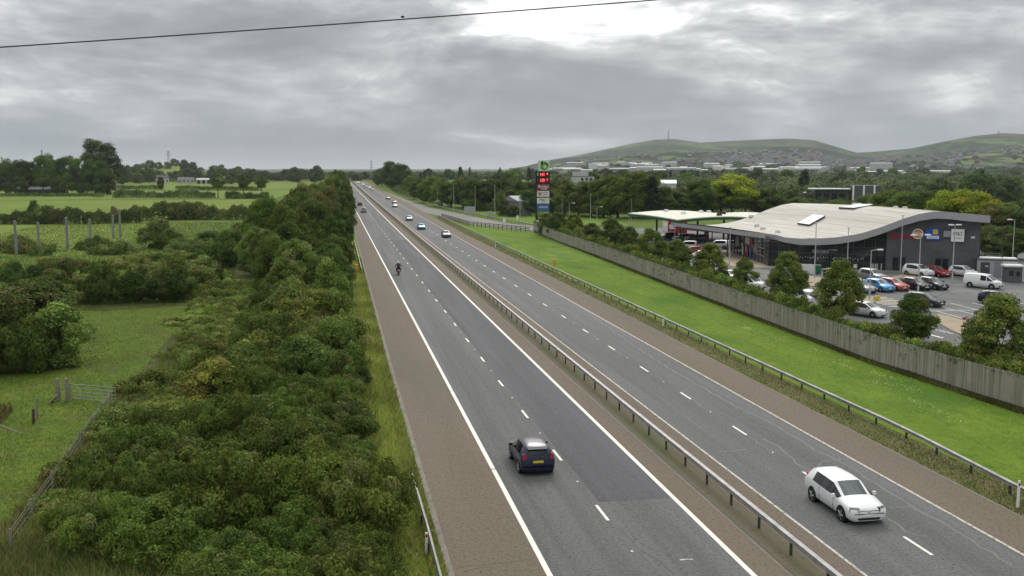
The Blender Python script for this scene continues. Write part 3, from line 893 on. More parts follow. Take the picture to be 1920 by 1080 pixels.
for i in range(3):
    P['young%d' % i] = make_plant('young_tree', 'tree', 300 + i, ((1.95, 1.95, 2.4), (2.1, 1.85, 2.3), (1.8, 2.05, 2.45))[i], 2.45, (120, 85, 110)[i], (0.42, .48, .40)[i], 22000, 0.15, G_YOUNG, ('egg', 'drop', 'drop')[i], (4.0, 0.06, 8), low=0.1)
for i in range(3):
    P['lowshrub%d' % i] = make_plant('ornamental_shrub', 'shrub', 320 + i, (1.5, 1.5, 0.75), 0.6, 30, 0.35, 7000, 0.13, G_YOUNG, 'dome', crown='foliage')
for i in range(4):
    P['far%d' % i] = make_plant('distant_tree', 'tree', 340 + i, (5.6, 5.4, 5.4), 5.2, 48, 1.4, 4600, 0.7, G_FAR if i < 3 else G_MID, 'egg', None, low=0.0)
P['farcon'] = make_plant('conifer_tree', 'tree', 350, (2.6, 2.6, 6.0), 6.2, 60, 0.8, 2600, 0.6, G_CONIF, 'cone', None, low=0.0)
G_BRACKEN = [((0.085, 0.118, 0.024), 3), ((0.115, 0.150, 0.034), 3), ((0.15, 0.16, 0.055), 2), ((0.15, 0.115, 0.055), .8)]
for i in range(3):
    P['bracken%d' % i] = make_plant('bracken_patch', 'shrub', 160 + i, (2.2, 2.1, 0.55), 0.38, 60, 0.30, 9000, 0.16, G_BRACKEN, 'dome', crown='foliage', aspect=.4)
P['farhedge0'] = make_plant('hawthorn_bush', 'shrub', 360, (3.2, 3.0, 2.0), 1.8, 40, 0.7, 9000, 0.26, G_DARK, 'egg', crown='foliage')
P['farhedge1'] = make_plant('hawthorn_bush', 'shrub', 361, (3.2, 3.2, 1.8), 1.6, 40, 0.7, 9000, 0.26, G_WILLOW, 'egg', crown='foliage')
P['farhedge2'] = make_plant('hawthorn_bush', 'shrub', 362, (3.0, 3.2, 1.9), 1.7, 40, 0.7, 9000, 0.26, G_BRAMBLE, 'egg', crown='foliage')


def scatter(poly, d, seed, jitter=0.35):
    """points on a jittered hexagonal grid inside a polygon"""
    rd = random.Random(seed)
    xs_ = [p[0] for p in poly]; ys_ = [p[1] for p in poly]
    out = []
    y = min(ys_); row = 0
    while y < max(ys_):
        x = min(xs_) + (d / 2 if row % 2 else 0)
        while x < max(xs_):
            q = (x + rd.uniform(-1, 1) * d * jitter, y + rd.uniform(-1, 1) * d * jitter)
            ins = False
            for (a, b), (c, e) in zip(poly, poly[1:] + poly[:1]):
                if (b > q[1]) != (e > q[1]) and q[0] < (c - a) * (q[1] - b) / (e - b) + a: ins = not ins
            if ins: out.append(q)
            x += d
        y += d * 0.866; row += 1
    return out


def zone(y):
    return ('at the foot of the picture' if y < 38 else 'level with the dark blue hatchback' if y < 58 else 'level with the field gate' if y < 76 else 'level with the grassy clearing' if y < 98 else 'beside the taller roadside trees')


LM = [(60, 'above the barn'), (150, 'left of the tall poplar'), (240, 'right of the tall poplar'), (300, 'left of the farm'), (390, 'above the farm'), (450, 'above the open trees'), (530, 'above the roadside belt'), (600, 'left of the road end'),
      (720, 'around the road end'), (860, 'right of the far trees'), (1000, 'left of the totem'), (1120, 'right of the totem'), (1250, 'above the canopy'), (1420, 'around the bright tree'), (1540, 'above the roof crest'), (1660, 'right of the office'), (1800, 'above the wall signs'), (9999, 'above the kiosk')]


def lm(px):
    return next(t for lim, t in LM if px < lim)


def row(d, a, b):
    return 'near row' if d < a else 'middle row' if d < b else 'far row'


def size_word(v, a, b):
    return 'small' if v < a else 'tall' if v > b else 'middling'


TH = {}


def uniq(lab, seen):
    """tell otherwise equal bushes apart by their order away from the camera"""
    n = seen[lab] = seen.get(lab, 0) + 1
    tail = ['', ', second one', ', third one', ', fourth one', ', fifth one', ', sixth one', ', seventh one', ', eighth one', ', ninth one', ', tenth one']
    return lab + (tail[n - 1] if n <= 10 else '')


def veg_near():
    # thicket between the wire fence and the hard shoulder verge
    edge = [(-12.2, 24), (0.6, 24), (0.7, 40), (0.8, 60), (0.7, 78), (0.8, 100), (-12.5, 100), (-12.6, 66), (-12.0, 46)]
    rd = random.Random(11)
    marks = [(29, 'at the bottom border'), (36, 'near the bottom border'), (44, 'level with the barrier end'), (52, 'level with the blue hatchback'),
             (60, 'beyond the blue hatchback'), (68, 'level with the field gate'), (78, 'beyond the field gate'), (90, 'level with the grassy clearing'), (200, 'under the first tall trees')]
    for (x, y) in scatter(edge, 2.15, 5, 0.42):
        if y < 29.5 or (x < -4.8 and y < 38.3) or (x < -10.2 and y < 40.5): continue          # dry grass in the bottom corner
        u = (x + 12.5) / 13.5
        r = rd.random()
        if y < 58:
            kind = 'gorse' if r < (0.97 if u > 0.22 else 0.6) else 'bramble'
        elif u < 0.46:
            kind = 'bracken' if r < .86 else 'bramble' if r < .96 else 'willow'
        elif u < 0.7:
            kind = 'gorse' if r < .4 else 'willow' if r < .75 else 'bramble'
        else:
            kind = 'gorse' if r < .75 else 'willow'
        if x < -10.4 and y > 42: kind = 'bracken' if r < .6 else 'bramble'
        big = rd.random() ** 1.5
        sc_ = 0.72 + 0.55 * big
        hs = sc_ * rd.uniform(0.85, 1.35)
        if kind == 'gorse' and y < 62: hs *= 1.12
        if y > 66 and u > 0.45: hs *= 1.25
        if kind == 'bracken' and rd.random() < .30: continue
        if kind == 'bracken': hs = sc_ * rd.uniform(.7, 1.2)
        side = 'on the verge edge' if x > -0.9 else 'just inside the verge edge' if x > -3.2 else 'along the wire fence' if x < -10.2 else 'towards the wire fence' if x < -7 else 'in mid thicket'
        look = {'gorse': 'green gorse bush', 'willow': 'olive willow shrub', 'bramble': 'tangled bramble patch', 'bracken': 'pale low bracken patch'}[kind]
        size = 'large ' if sc_ > 1.05 else 'small ' if sc_ < 0.82 else ''
        v = rd.choice('0123' if kind == 'gorse' else '012')
        where = next(t for lim, t in marks if y < lim)
        plant(P[kind + v], (x, y, pz(y) - 0.08), uniq(f'{size}{look} {side} {where}', TH), 'bushes of the roadside thicket', (sc_, sc_, hs))
    for x, y, pr, w, h, lab in [
        (-7.2, 60.5, 'rust0', 1.05, 1.12, 'rusty yellow leaved bush rising from the thicket left of the middle'), (-6.0, 63.5, 'rust1', 1.1, 1.2, 'taller reddish bush behind the rusty yellow one'),
        (-7.9, 66.5, 'rust0', 1.0, 1.2, 'brownish bush third in the rusty clump'), (-5.2, 68.5, 'rust1', 1.1, 1.3, 'yellow tipped bush at the back of the rusty clump'),
        (-3.4, 79, 'rust0', 1.2, 1.45, 'large brown leaved bush under the roadside trees'), (-5.2, 82, 'rust1', 1.1, 1.4, 'pale russet bush beside the large brown leaved one'), (-1.6, 86, 'rust0', 1.2, 1.4, 'olive brown bush close to the verge below the trees'),
        (-4.5, 88, 'rust1', 1.1, 1.3, 'russet bush at the foot of the first tall trees'), (-6.8, 74, 'rust1', .9, 1.1, 'small russet bush level with the gate')]:
        plant(P[pr], (x, y, -.05), lab, 'rusty bushes in the thicket', (w, w, h))
    # trees of the roadside belt, rising away from the camera
    spots = [  # x, y, proto, height scale, width scale, label
        (-0.6, 97, 'dense0', 0.52, 0.62, 'dark bushy tree at the near end of the roadside tree belt'),
        (-3.4, 95, 'dense1', 0.42, 0.62, 'small olive tree in front of the roadside tree belt'),
        (-5.0, 104, 'dense1', 0.66, 0.62, 'olive green tree at the inland edge of the roadside belt'),
        (-1.0, 106, 'dense0', 0.66, 0.66, 'dark tree beside the verge, second from the near end of the belt'),
        (-4.2, 112, 'dense1', 0.80, 0.8, 'tall olive tree standing foremost in the roadside belt'),
        (-6.6, 117, 'tree0', 0.74, 0.66, 'mid green tree on the field side of the belt, above the clearing'),
        (-0.6, 117, 'dense0', 0.66, 0.7, 'dark leafy tree overhanging the verge near the orange telephone'),
        (-5.0, 124, 'dense0', 0.88, 0.8, 'very dark round tree in the middle of the roadside belt'),
        (-8.4, 129, 'dense1', 0.80, 0.72, 'pale olive tree bulging out towards the field'),
        (0.0, 130, 'tree2', 0.66, 0.62, 'dark tree hard against the verge by the left barrier'),
        (-5.8, 138, 'tree1', 0.98, 0.85, 'tall green tree in the belt behind the dark round tree'),
        (-10.6, 143, 'dense1', 0.76, 0.8, 'broad willowy tree at the outer left of the belt'),
        (0.0, 146, 'dense0', 0.84, 0.66, 'dark narrow tree opposite the orange telephone'),
        (-8.8, 152, 'tree3', 1.0, 0.85, 'leafy green tree behind the olive ones in the belt'),
        (-3.2, 156, 'tree2', 1.06, 0.85, 'dark domed tree in the thick of the roadside belt'),
        (-15.5, 158, 'farhedge1', 1.7, 1.1, 'pale scrubby thorn at the outer foot of the belt'),
        (0.9, 163, 'dense0', 0.88, 0.62, 'dark tree along the verge beside the left barrier'),
        (-6.2, 172, 'dense0', 1.14, 0.95, 'big dark tree with a heavy crown in the belt'),
        (-11.5, 174, 'tree0', 0.98, 0.85, 'green tree on the field side below the russet one'),
        (-1.6, 184, 'brown0', 1.08, 0.9, 'tree with russet brown autumn crown over the belt'),
        (-6.0, 196, 'brown0', 1.12, 0.95, 'russet topped tree standing highest on the left of the belt'),
        (1.4, 196, 'dense0', 1.0, 0.62, 'dark tree overhanging the verge past the left barrier'),
        (-1.2, 212, 'tree1', 1.10, 0.8, 'green tree behind the russet pair'),
        (2.0, 226, 'tree2', 1.02, 0.7, 'dark tree leaning to the hard shoulder far along the belt'),
        (-4.0, 236, 'tree0', 1.12, 0.9, 'broad green tree far along the belt'),
        (2.4, 252, 'dense0', 1.12, 0.7, 'dark tree close to the hard shoulder beside the far silver car'),
        (-1.5, 268, 'tree3', 1.16, 0.9, 'green domed tree in the far part of the belt'),
        (3.0, 284, 'dense0', 1.12, 0.75, 'dark tree whose crown reaches over the brown hard shoulder'),
        (0.2, 306, 'tree2', 1.22, 0.95, 'tall dark tree in the far part of the belt'),
        (3.6, 322, 'dense0', 1.15, 0.78, 'dark tree hiding the end of the brown hard shoulder'),
        (1.0, 350, 'tree0', 1.25, 1.0, 'green tree near the far end of the belt'),
        (3.8, 372, 'dense0', 1.2, 0.85, 'dark tree beside the far dark car on the left carriageway'),
        (1.6, 410, 'tree1', 1.3, 1.05, 'round tree where the belt narrows to the vanishing road'),
        (4.0, 440, 'dense0', 1.25, 0.9, 'dark tree second from the far end of the belt'),
        (2.4, 490, 'tree2', 1.35, 1.1, 'dark tree at the far end of the belt under the skyline'),
    ]
    for x, y, pr, hz, w, lab in spots:
        plant(P[pr], (x, y, pz(y)), lab, 'trees of the roadside belt', (w, w, hz))
    # low growth between clearing and belt, and bracken over the rough ground
    for (x, y) in scatter([(-15.5, 99), (-5, 98), (-8, 120), (-13, 134), (-18, 150), (-16, 120), (-13.6, 112)], 2.7, 8):
        plant(P[rd.choice(['bracken', 'bracken', 'bracken', 'bracken', 'bramble']) + rd.choice('012')], (x, y, pz(y) - 0.05), uniq(f'low undergrowth between clearing and belt, {"inland" if x < -12 else "middle" if x < -9 else "roadward"} side, {row(y, 110, 125)}', TH), 'undergrowth between clearing and belt', (1.1, 1.1, rd.uniform(0.8, 1.5)))
    # big bush left of the clearing and its neighbours
    for x, y, pr, w, h, lab in [(-24.0, 84, 'dense1', 1.05, 0.68, 'big spreading willow bush left of the grassy clearing'), (-28.5, 80, 'dense0', 1.0, 0.60, 'dark bush at the left edge of the picture beside the big willow bush'),
                                (-21.0, 80.5, 'willow1', 1.5, 1.35, 'rounded lower bush at the corner above the gate posts'), (-30.5, 92, 'tree0', 0.9, 0.62, 'green tree at the left edge behind the big willow bush'),
                                (-25.5, 94, 'dense1', 0.85, 0.60, 'olive bush behind the big willow bush'), (-26.2, 77.5, 'farhedge0', .85, 1.2, 'dark skirt bush under the big willow bush by the left edge'), (-22.6, 78.6, 'farhedge0', .7, 1.1, 'dark low bush between the willow bush and the gate posts'), (-29.5, 75.5, 'farhedge2', .8, 1.1, 'dark bush at the very left below the willow bush')]:
        plant(P[pr], (x, y, 0), lab, 'bushes left of the clearing', (w, w, h))
    # dark bushes closing the clearing
    rd2 = random.Random(3)
    for i, (x, y) in enumerate([(-38, 128), (-34.5, 124), (-31, 120), (-28, 118.5), (-25, 117), (-21.8, 118), (-18.6, 118), (-15.8, 121), (-36, 134), (-31.5, 129), (-27.5, 126), (-23.5, 126), (-19.5, 127), (-16, 130), (-41, 137)]):
        plant(P[rd2.choice(['farhedge0', 'farhedge0', 'farhedge2'])], (x, y, 0), ('dark thorn bush closing the far end of the clearing, ' if y < 122.5 else 'dark thorn bush in the second row behind the clearing, ') + ['leftmost', 'second from the left', 'left of centre', 'just left of centre', 'at the centre', 'right of centre', 'far right', 'rightmost', 'second from its left end', 'third from its left end', 'left of centre', 'centre', 'right of centre', 'rightmost', 'extreme left'][i], 'thorn bushes behind the clearing', (0.85, 0.8, rd2.uniform(0.85, 1.2)))
    for x, y, pr, w, h, lab in [(-32.5, 198, 'farhedge2', 1.35, 1.45, 'rounded thorn bush with reddish top among the concrete posts'), (-30.0, 194, 'farhedge0', 0.9, 1.0, 'dark low bush at the foot of the reddish thorn bush'),
                                (-53.5, 190, 'bramble0', 2.3, 2.4, 'bramble mound around the leftmost concrete posts'), (-58, 196, 'bramble1', 2.2, 2.4, 'bramble mound at the left edge by the concrete posts'),
                                (-50, 184, 'bramble2', 1.0, 1.5, 'small dark bush at the foot of the second concrete post'), (-43.5, 196, 'bramble1', 1.8, 2.0, 'low bramble bank right of the concrete post row'),
                                (-38.5, 186, 'bramble0', 2.2, 1.8, 'bramble bank in front of the reddish thorn bush'), (-26, 184, 'bramble2', 2.3, 2.2, 'bramble bank right of the reddish thorn bush'),
                                (-24, 205, 'farhedge1', 1.0, 0.8, 'pale scrub bush right of the reddish thorn bush'), (-16, 190, 'farhedge1', 1.25, 1.5, 'pale willow scrub at the left foot of the tree belt'),
                                (-13.5, 205, 'farhedge1', 1.3, 1.7, 'willow scrub against the tree belt level with the concrete posts'), (-17.5, 172, 'farhedge1', 1.2, 1.2, 'olive scrub left of the belt above the brambles'),
                                (-11, 225, 'farhedge1', 1.5, 2.0, 'tall willow scrub beside the russet trees'), (-14, 245, 'farhedge1', 1.5, 1.8, 'willow scrub where the hedge meets the belt'),
                                (-31, 160, 'bramble0', 2.1, 1.6, 'scrubby mound on the rough pasture behind the thorn bushes'), (-22, 152, 'bramble1', 2.2, 1.6, 'bramble mound right of centre on the rough pasture'),
                                (-40, 158, 'bramble2', 2.0, 1.4, 'bramble mound left of centre on the rough pasture'), (-27, 172, 'bramble1', 2.2, 1.5, 'bramble strip in front of the right bramble bank')]:
        plant(P[pr], (x, y, pz(y)), lab, 'scrub on the rough pasture', (w, w, h))


veg_near()


def hedge(name, path, h, w, n, leaf, pal, label, group, seed, rough=0.35, m=None):
    """continuous hedge along a path of (x, y)"""
    rg = np.random.default_rng(seed)
    pts = np.array(path, float)
    seg = np.linalg.norm(np.diff(pts, axis=0), axis=1); cum = np.concatenate([[0], np.cumsum(seg)])
    t = rg.uniform(0, cum[-1], n)
    x = np.interp(t, cum, pts[:, 0]); y = np.interp(t, cum, pts[:, 1])
    hh = h * (1 + rough * (np.sin(t * 0.9 + seed) * 0.4 + np.sin(t * 0.23 + 2 * seed) * 0.6 + np.sin(t * 2.3) * 0.25))
    a = rg.uniform(0, math.pi, n)
    rr = rg.uniform(0.55, 1.0, n) ** 0.5
    off = np.cos(a) * rr * w / 2; zz = np.sin(a) ** 0.7 * rr * hh
    d = np.diff(pts, axis=0) / seg[:, None]
    k = np.clip(np.searchsorted(cum, t) - 1, 0, len(seg) - 1)
    C = np.stack([x - d[k, 1] * off, y + d[k, 0] * off, zz + 2.6e-6 * np.clip(y, 0, 950) ** 2], 1)
    C += rg.normal(size=C.shape) * leaf * 0.4
    Nn = np.stack([-d[k, 1] * np.cos(a), d[k, 0] * np.cos(a), np.sin(a)], 1) + rg.normal(size=(n, 3)) * 0.5
    Nn /= np.linalg.norm(Nn, axis=1, keepdims=True)
    cid = (t / (h * 0.7)).astype(int)
    o = put(name, leaf_mesh(name, C, Nn, leaf, colours(cid, pal, seed), m or M['leaf']))
    return tag(o, label, 'hedge', group)


def veg_left_far():
    hg = 'field hedges on the left'
    hedge('hedge', [(-125, 287), (-88, 287), (-66, 284), (-52, 288)], 3.6, 4.5, 26000, 0.42, G_HEDGE, 'tall dark hedge across the near side of the left pasture', hg, 1)
    hedge('hedge', [(-62, 300), (-44, 302), (-28, 300), (-12, 300)], 4.2, 5, 18000, 0.42, G_HEDGE, 'dark hedge running into the roadside trees behind the concrete posts', hg, 2)
    hedge('hedge', [(-104, 512), (-75, 504), (-56, 498)], 3.4, 4, 9000, 0.5, G_HEDGE, 'clipped dark hedge left of the open grown trees', hg, 3)
    hedge('hedge', [(-50, 490), (-30, 488)], 3.0, 4, 5000, 0.5, G_HEDGE, 'short dark hedge under the open grown trees', hg, 4)
    hedge('hedge', [(-160, 690), (-128, 688), (-108, 680)], 2.6, 3, 5000, 0.55, G_HEDGE, 'thin middle hedge left of the lone hedge tree', hg, 5, 0.15)
    hedge('hedge', [(-98, 668), (-70, 650), (-44, 632)], 2.6, 3, 6000, 0.55, G_HEDGE, 'thin middle hedge right of the lone hedge tree', hg, 6, 0.15)
    hedge('hedge', [(-230, 960), (-150, 960), (-60, 950)], 3.0, 4, 8000, 0.8, G_HEDGE, 'farthest hedge below the white farmhouse', hg, 7, 0.2)
    hedge('hedge', [(-250, 525), (-170, 540), (-118, 535), (-112, 520)], 1.8, 3, 8000, 0.5, G_HEDGE, 'low hedge in front of the barn trees', hg, 8, 0.2)
    for x, y, pr, w, h, lab in [
        (-76, 288, 'farhedge1', 1.35, 1.45, 'pale rounded bush standing up from the near left hedge'),
        (-80, 292, 'farhedge0', 0.7, 1.6, 'small dark bush peeping over the near left hedge'),
        (-45, 303, 'farhedge1', 1.3, 1.5, 'light green bush in the hedge behind the concrete posts'),
        (-40, 306, 'farhedge1', 1.4, 1.5, 'willowy bush in the hedge near the roadside trees'),
        (-107, 664, 'tree2', 0.55, 0.85, 'lone hedge tree between the two thin hedges')]:
        plant(P[pr], (x, y, pz(y)), lab, 'bushes in the left hedges', (w, w, h))
    for x, y, pr, w, h, lab in [
        (-54, 496, 'open0', 1.0, 1.12, 'pale open crowned tree with bare trunk, left one of three'),
        (-43, 506, 'open0', 0.95, 1.05, 'open crowned tree with bare trunk, middle one of three'),
        (-35.5, 522, 'open0', 0.9, 0.98, 'open crowned tree with bare trunk, right one of three by the roadside belt'),
        (-163, 574, 'tree2', 1.9, 1.85, 'dark tree at the left end of the barn'), (-152, 578, 'tree1', 2.0, 2.1, 'big dark tree behind the barn roof'),
        (-142, 580, 'tree2', 1.9, 2.05, 'dark tree behind the right end of the barn'), (-132, 566, 'tree0', 1.9, 1.9, 'round dark tree right of the barn'),
        (-123, 560, 'tree2', 1.9, 1.85, 'broad dark tree under the tall poplar'), (-118, 562, 'dense0', 1.5, 1.55, 'dark tree at the right end of the barn group'),
        (-129, 590, 'poplar0', 2.7, 2.2, 'tall poplar rising above the barn trees'), (-124, 594, 'poplar0', 2.6, 2.05, 'second poplar, joined to the tall one on its right'),
        (-176, 590, 'tree3', 1.8, 1.75, 'dark tree at the left border of the picture'), (-186, 600, 'tree0', 1.4, 1.2, 'dark tree cut by the left border'),
        (-109, 556, 'farhedge0', 1.0, 1.0, 'low bush right of the barn trees'), (-158, 554, 'tree2', .95, 1.0, 'tree standing in front of the barn, left'), (-147, 553, 'open0', 1.1, 1.0, 'open tree standing in front of the barn, centre'), (-139.5, 552, 'tree1', 1.0, 1.0, 'small tree in front of the right end of the barn')]:
        plant(P[pr], (x, y, pz(y)), lab, 'trees around the barn and field', (w, w, h))
    # skyline trees
    rd = random.Random(21)
    for i in range(105):
        px = rd.uniform(-20, 600)
        d = rd.uniform(820, 1240)
        if 285 < px < 380 and d < 980: d = rd.uniform(1000, 1240)
        a = math.atan((px - 960) / F) + YAW
        x, y = math.sin(a) * d, math.cos(a) * d
        if x > 3 - 0 and px > 600: continue
        s = rd.uniform(0.75, 1.35)
        plant(P['far%d' % rd.randrange(4)], (x, y, pz(y)), uniq(f'{size_word(s, .9, 1.15)} dark skyline tree {lm(px)}, {row(d, 950, 1100)}', TH), 'skyline trees beyond the left fields', (s, s, s * rd.uniform(0.8, 1.15)))
    for i in range(34):
        px = rd.uniform(470, 742)
        d = rd.uniform(985, 1240)
        a = math.atan((px - 960) / F) + YAW
        s = rd.uniform(0.55, 0.95) if px > 600 else rd.uniform(.8, 1.2)
        plant(P['far%d' % rd.randrange(4)], (math.sin(a) * d, math.cos(a) * d, pz(d) - .5), uniq(f'{size_word(s, .7, .95)} dark distant tree {lm(px)}, {row(d, 1060, 1150)}', TH), 'skyline trees around the vanishing motorway', (s, s, s))
    for i in range(34):
        px = rd.uniform(228, 470)
        a = math.atan((px - 960) / F) + YAW
        d = rd.uniform(1340, 1570)
        plant(P['far%d' % rd.randrange(4)], (math.sin(a) * d, math.cos(a) * d, 1.8 + math.exp(-((px - 320) / 90.0) ** 2) * rd.uniform(6, 15)), uniq(f'tree on the low wooded rise {lm(px)}, {row(d, 1420, 1500)}', TH), 'trees on the low rise', rd.uniform(0.9, 1.3))


veg_left_far()


def veg_right():
    # young trees behind the boundary fence
    yl = ['large young tree at the right border behind the fence', 'young tree by the crosshatched car park corner', 'young tree in front of the dark glass facade', 'bright tipped young tree left of the white board',
          'small young tree below the side entrance', 'young tree beside the red parked car', 'yellowish young tree between lamp posts behind the fence', 'larger young tree in front of the fuel canopy',
          'slim young tree left of the fuel canopy', 'dark young tree near the lamp with a side arm', 'low young tree along the fence near the totem', 'young tree right of the totem foot', 'young tree at the totem foot', 'dark bush at the foot of the totem']
    for i, (px, pb, pt, w) in enumerate([(1868, 706, 556, 1.16), (1710, 641, 551, 0.95), (1573, 600, 488, 1.1), (1475, 567, 474, 1.05), (1395, 541, 484, 0.85), (1330, 526, 456, 1.15), (1268, 511, 450, 1.0),
                                         (1221, 496, 428, 1.25), (1181, 481, 425, 1.05), (1146, 470, 410, 1.25), (1108, 461, 418, 1.2), (1075, 452, 400, 1.25), (1046, 446, 399, 1.2), (1024, 441, 400, 1.0)]):
        p = gp(px, pb); h = gh(px, pb, pt)
        plant(P['young%d' % (i % 3)], p, yl[i], 'young trees behind the boundary fence', (w * 1.12, w * 1.12, h / 4.7))
    # low shrubs along the back of the fence
    rd = random.Random(31)
    fx = interp(FENCE_YX)
    y = 53.0
    while y < 236:
        x = fx(y) + rd.uniform(1.9, 2.6)
        near = 'the right border' if y < 66 else 'the crosshatched corner' if y < 90 else 'the white parked cars' if y < 115 else 'the side entrance' if y < 150 else 'the fuel canopy' if y < 200 else 'the totem'
        plant(P['lowshrub%d' % rd.randrange(3)], (x, y, pz(y)), uniq(f'{rd.choice(("dense", "loose", "spreading", "ragged"))} low shrub behind the fence, near {near}', TH), 'shrubs along the back of the fence', (rd.uniform(.8, 1.15), rd.uniform(.9, 1.4), rd.uniform(1.45, 2.25)))
        y += rd.uniform(1.3, 2.0)
    # trees behind the slip road and the service area
    T = [  # px, base y px, top y px, proto, width, label
        (735, 352, 299, 'tree0', 2.0, 'tall domed tree beside the far motorway'), (752, 356, 304, 'tree1', 1.9, 'tall tree right of the domed one beside the motorway'), (716, 349, 312, 'tree2', 1.6, 'dark tree left of the domed one beside the motorway'),
        (772, 362, 330, 'tree3', 1.5, 'mid green tree behind the far cars'), (790, 374, 331, 'tree2', 1.5, 'dark tree where the slip road leaves'), (806, 380, 326, 'tree0', 1.4, 'round green tree behind the slip road'),
        (828, 386, 330, 'dense1', 1.3, 'yellowish tree beside the first slip road lamp'), (846, 388, 336, 'tree2', 1.3, 'dark tree behind the second slip road lamp'), (868, 390, 326, 'dense1', 1.5, 'olive tree behind the back of the road sign'),
        (892, 392, 330, 'tree0', 1.4, 'green tree behind the third slip road lamp'), (912, 394, 332, 'tree2', 1.4, 'dark tree behind the fourth slip road lamp'), (936, 392, 330, 'tree2', 1.4, 'dark tree left of the grey shed'),
        (958, 400, 352, 'dense0', 1.1, 'dark tree in front of the grey shed'), (938, 404, 356, 'dense1', .8, 'olive tree against the left side of the grey shed'), (962, 406, 383, 'dense0', .7, 'dark bush in front of the grey shed'), (992, 404, 350, 'tree2', .9, 'dark tree between the shed and the totem'), (982, 398, 334, 'tree2', 1.3, 'dark tree just left of the totem'), (1003, 398, 334, 'tree2', 1.3, 'dark tree behind the totem'),
        (1036, 400, 330, 'tree2', 1.4, 'dark tree just right of the totem'), (1060, 404, 332, 'dense1', 1.3, 'olive tree right of the totem'), (1084, 404, 348, 'tree1', 1.3, 'green tree below the white building'),
        (1108, 406, 336, 'tree2', 1.4, 'dark tree behind the tall lamp'), (1132, 408, 330, 'tree0', 1.5, 'green tree left of the big group'), (1158, 408, 324, 'tree1', 1.6, 'large green tree in the middle group'),
        (1184, 408, 316, 'tree1', 1.8, 'highest green tree of the middle group'), (1206, 408, 322, 'tree0', 1.5, 'green tree right of the highest one'), (1222, 410, 330, 'conifer0', 1.5, 'dark conifer in the middle group'),
        (1240, 408, 346, 'dense0', 1.3, 'dark tree behind the fuel canopy tip'), (1262, 406, 352, 'tree2', 1.3, 'dark tree behind the left part of the canopy'), (1288, 404, 350, 'tree2', 1.3, 'dark tree behind the canopy middle'),
        (1312, 404, 330, 'tree2', 1.3, 'dark tree left of the bright one'), (1336, 402, 346, 'yellow0', 1.2, 'yellow green bush at the foot of the bright tree'), (1372, 402, 325, 'yellow0', 1.75, 'bright yellow green tree behind the canopy'),
        (1398, 402, 350, 'yellow0', 1.3, 'lower right part tree of the bright pair'), (1352, 400, 328, 'tree1', 1.5, 'green tree behind the bright tree'), (1420, 400, 350, 'tree2', 1.4, 'dark tree right of the bright tree'),
        (1446, 398, 356, 'tree0', 1.3, 'green tree above the left roof slope'), (1468, 396, 352, 'tree2', 1.2, 'dark tree above the roof crest')]
    for px, pb, pt, pr, w, lab in T:
        p = gp(px, pb); h = gh(px, pb, pt)
        nat = {'tree0': 10.8, 'tree1': 10.8, 'tree2': 10.8, 'tree3': 10.8, 'dense0': 10.4, 'dense1': 9.6, 'yellow0': 11.2, 'conifer0': 10.8}[pr]
        plant(P[pr], p, lab, 'trees behind the slip road and canopy', (w, w, h / nat))
    for k, (path, hh, lab) in enumerate([
        ([(46, 420), (39.5, 470), (39, 560), (42, 700), (46, 900)], 3.2, 'scrubby undergrowth along the motorway beyond the slip road'),
        ([(44, 345), (52, 345), (66, 338), (84, 330), (96, 318)], 3.6, 'dark undergrowth below the trees behind the green field'),
        ([(72, 318), (96, 314), (120, 322), (150, 322), (176, 300)], 4.0, 'dark undergrowth below the trees behind the fuel canopy'),
        ([(128, 262), (150, 240), (170, 215), (190, 190), (215, 170)], 4.0, 'dark undergrowth below the trees behind the service building'),
        ([(100, 176), (118, 168), (135, 156), (160, 140)], 3.0, 'olive shrubs filling the ground behind the annex')]):
        hedge('hedge', path, hh, 10, 17000, .42, G_DARK if k != 4 else G_WILLOW, lab, 'undergrowth below the trees', 60 + k, .4)
    # trees behind the service building: foot hidden, so place by distance
    T2 = [(1500, 300, 366, 'tree2', 1.3, 'dark tree behind the left roof crest'), (1560, 300, 372, 'tree0', 1.2, 'green tree behind the long skylight'), (1600, 290, 372, 'tree1', 1.1, 'green tree left of the white pillars'), (1636, 250, 356, 'tree2', 1.2, 'dark tree right of the white pillars'),
          (1664, 236, 352, 'tree1', 1.3, 'green tree above the roof vents'), (1692, 232, 352, 'tree0', 1.25, 'green tree behind the roof cowls'), (1720, 230, 356, 'dense1', 1.2, 'olive tree above the front crest'),
          (1748, 232, 354, 'tree1', 1.2, 'green tree left of the yellow one'), (1776, 222, 356, 'yellow0', 1.05, 'yellowing tree behind the right roof slope'), (1806, 222, 354, 'yellow0', 1.2, 'brightest yellow tree behind the right roof end'),
          (1836, 222, 358, 'yellow0', 1.15, 'yellow green tree right of the brightest one'), (1862, 218, 378, 'brown0', 1.05, 'russet tree at the right end of the building'), (1888, 222, 376, 'dense1', 1.1, 'olive tree behind the right lamp post'),
          (1914, 226, 372, 'tree2', 1.2, 'dark tree at the right border behind the kiosk'), (1940, 215, 370, 'tree0', 1.2, 'green tree cut by the right border'), (1850, 186, 420, 'dense1', 0.9, 'low olive tree seen through the steel frame'),
          (1880, 186, 418, 'dense0', 0.9, 'low dark tree right of the steel frame'), (1908, 184, 425, 'dense1', 0.9, 'low tree behind the kiosk'), (1820, 190, 415, 'tree2', 0.8, 'low dark tree hidden behind the wall end'),
          (1436, 330, 346, 'tree2', 1.4, 'tall dark tree between canopy and roof'), (1484, 340, 352, 'dense1', 1.4, 'olive tree before the pale shed')]
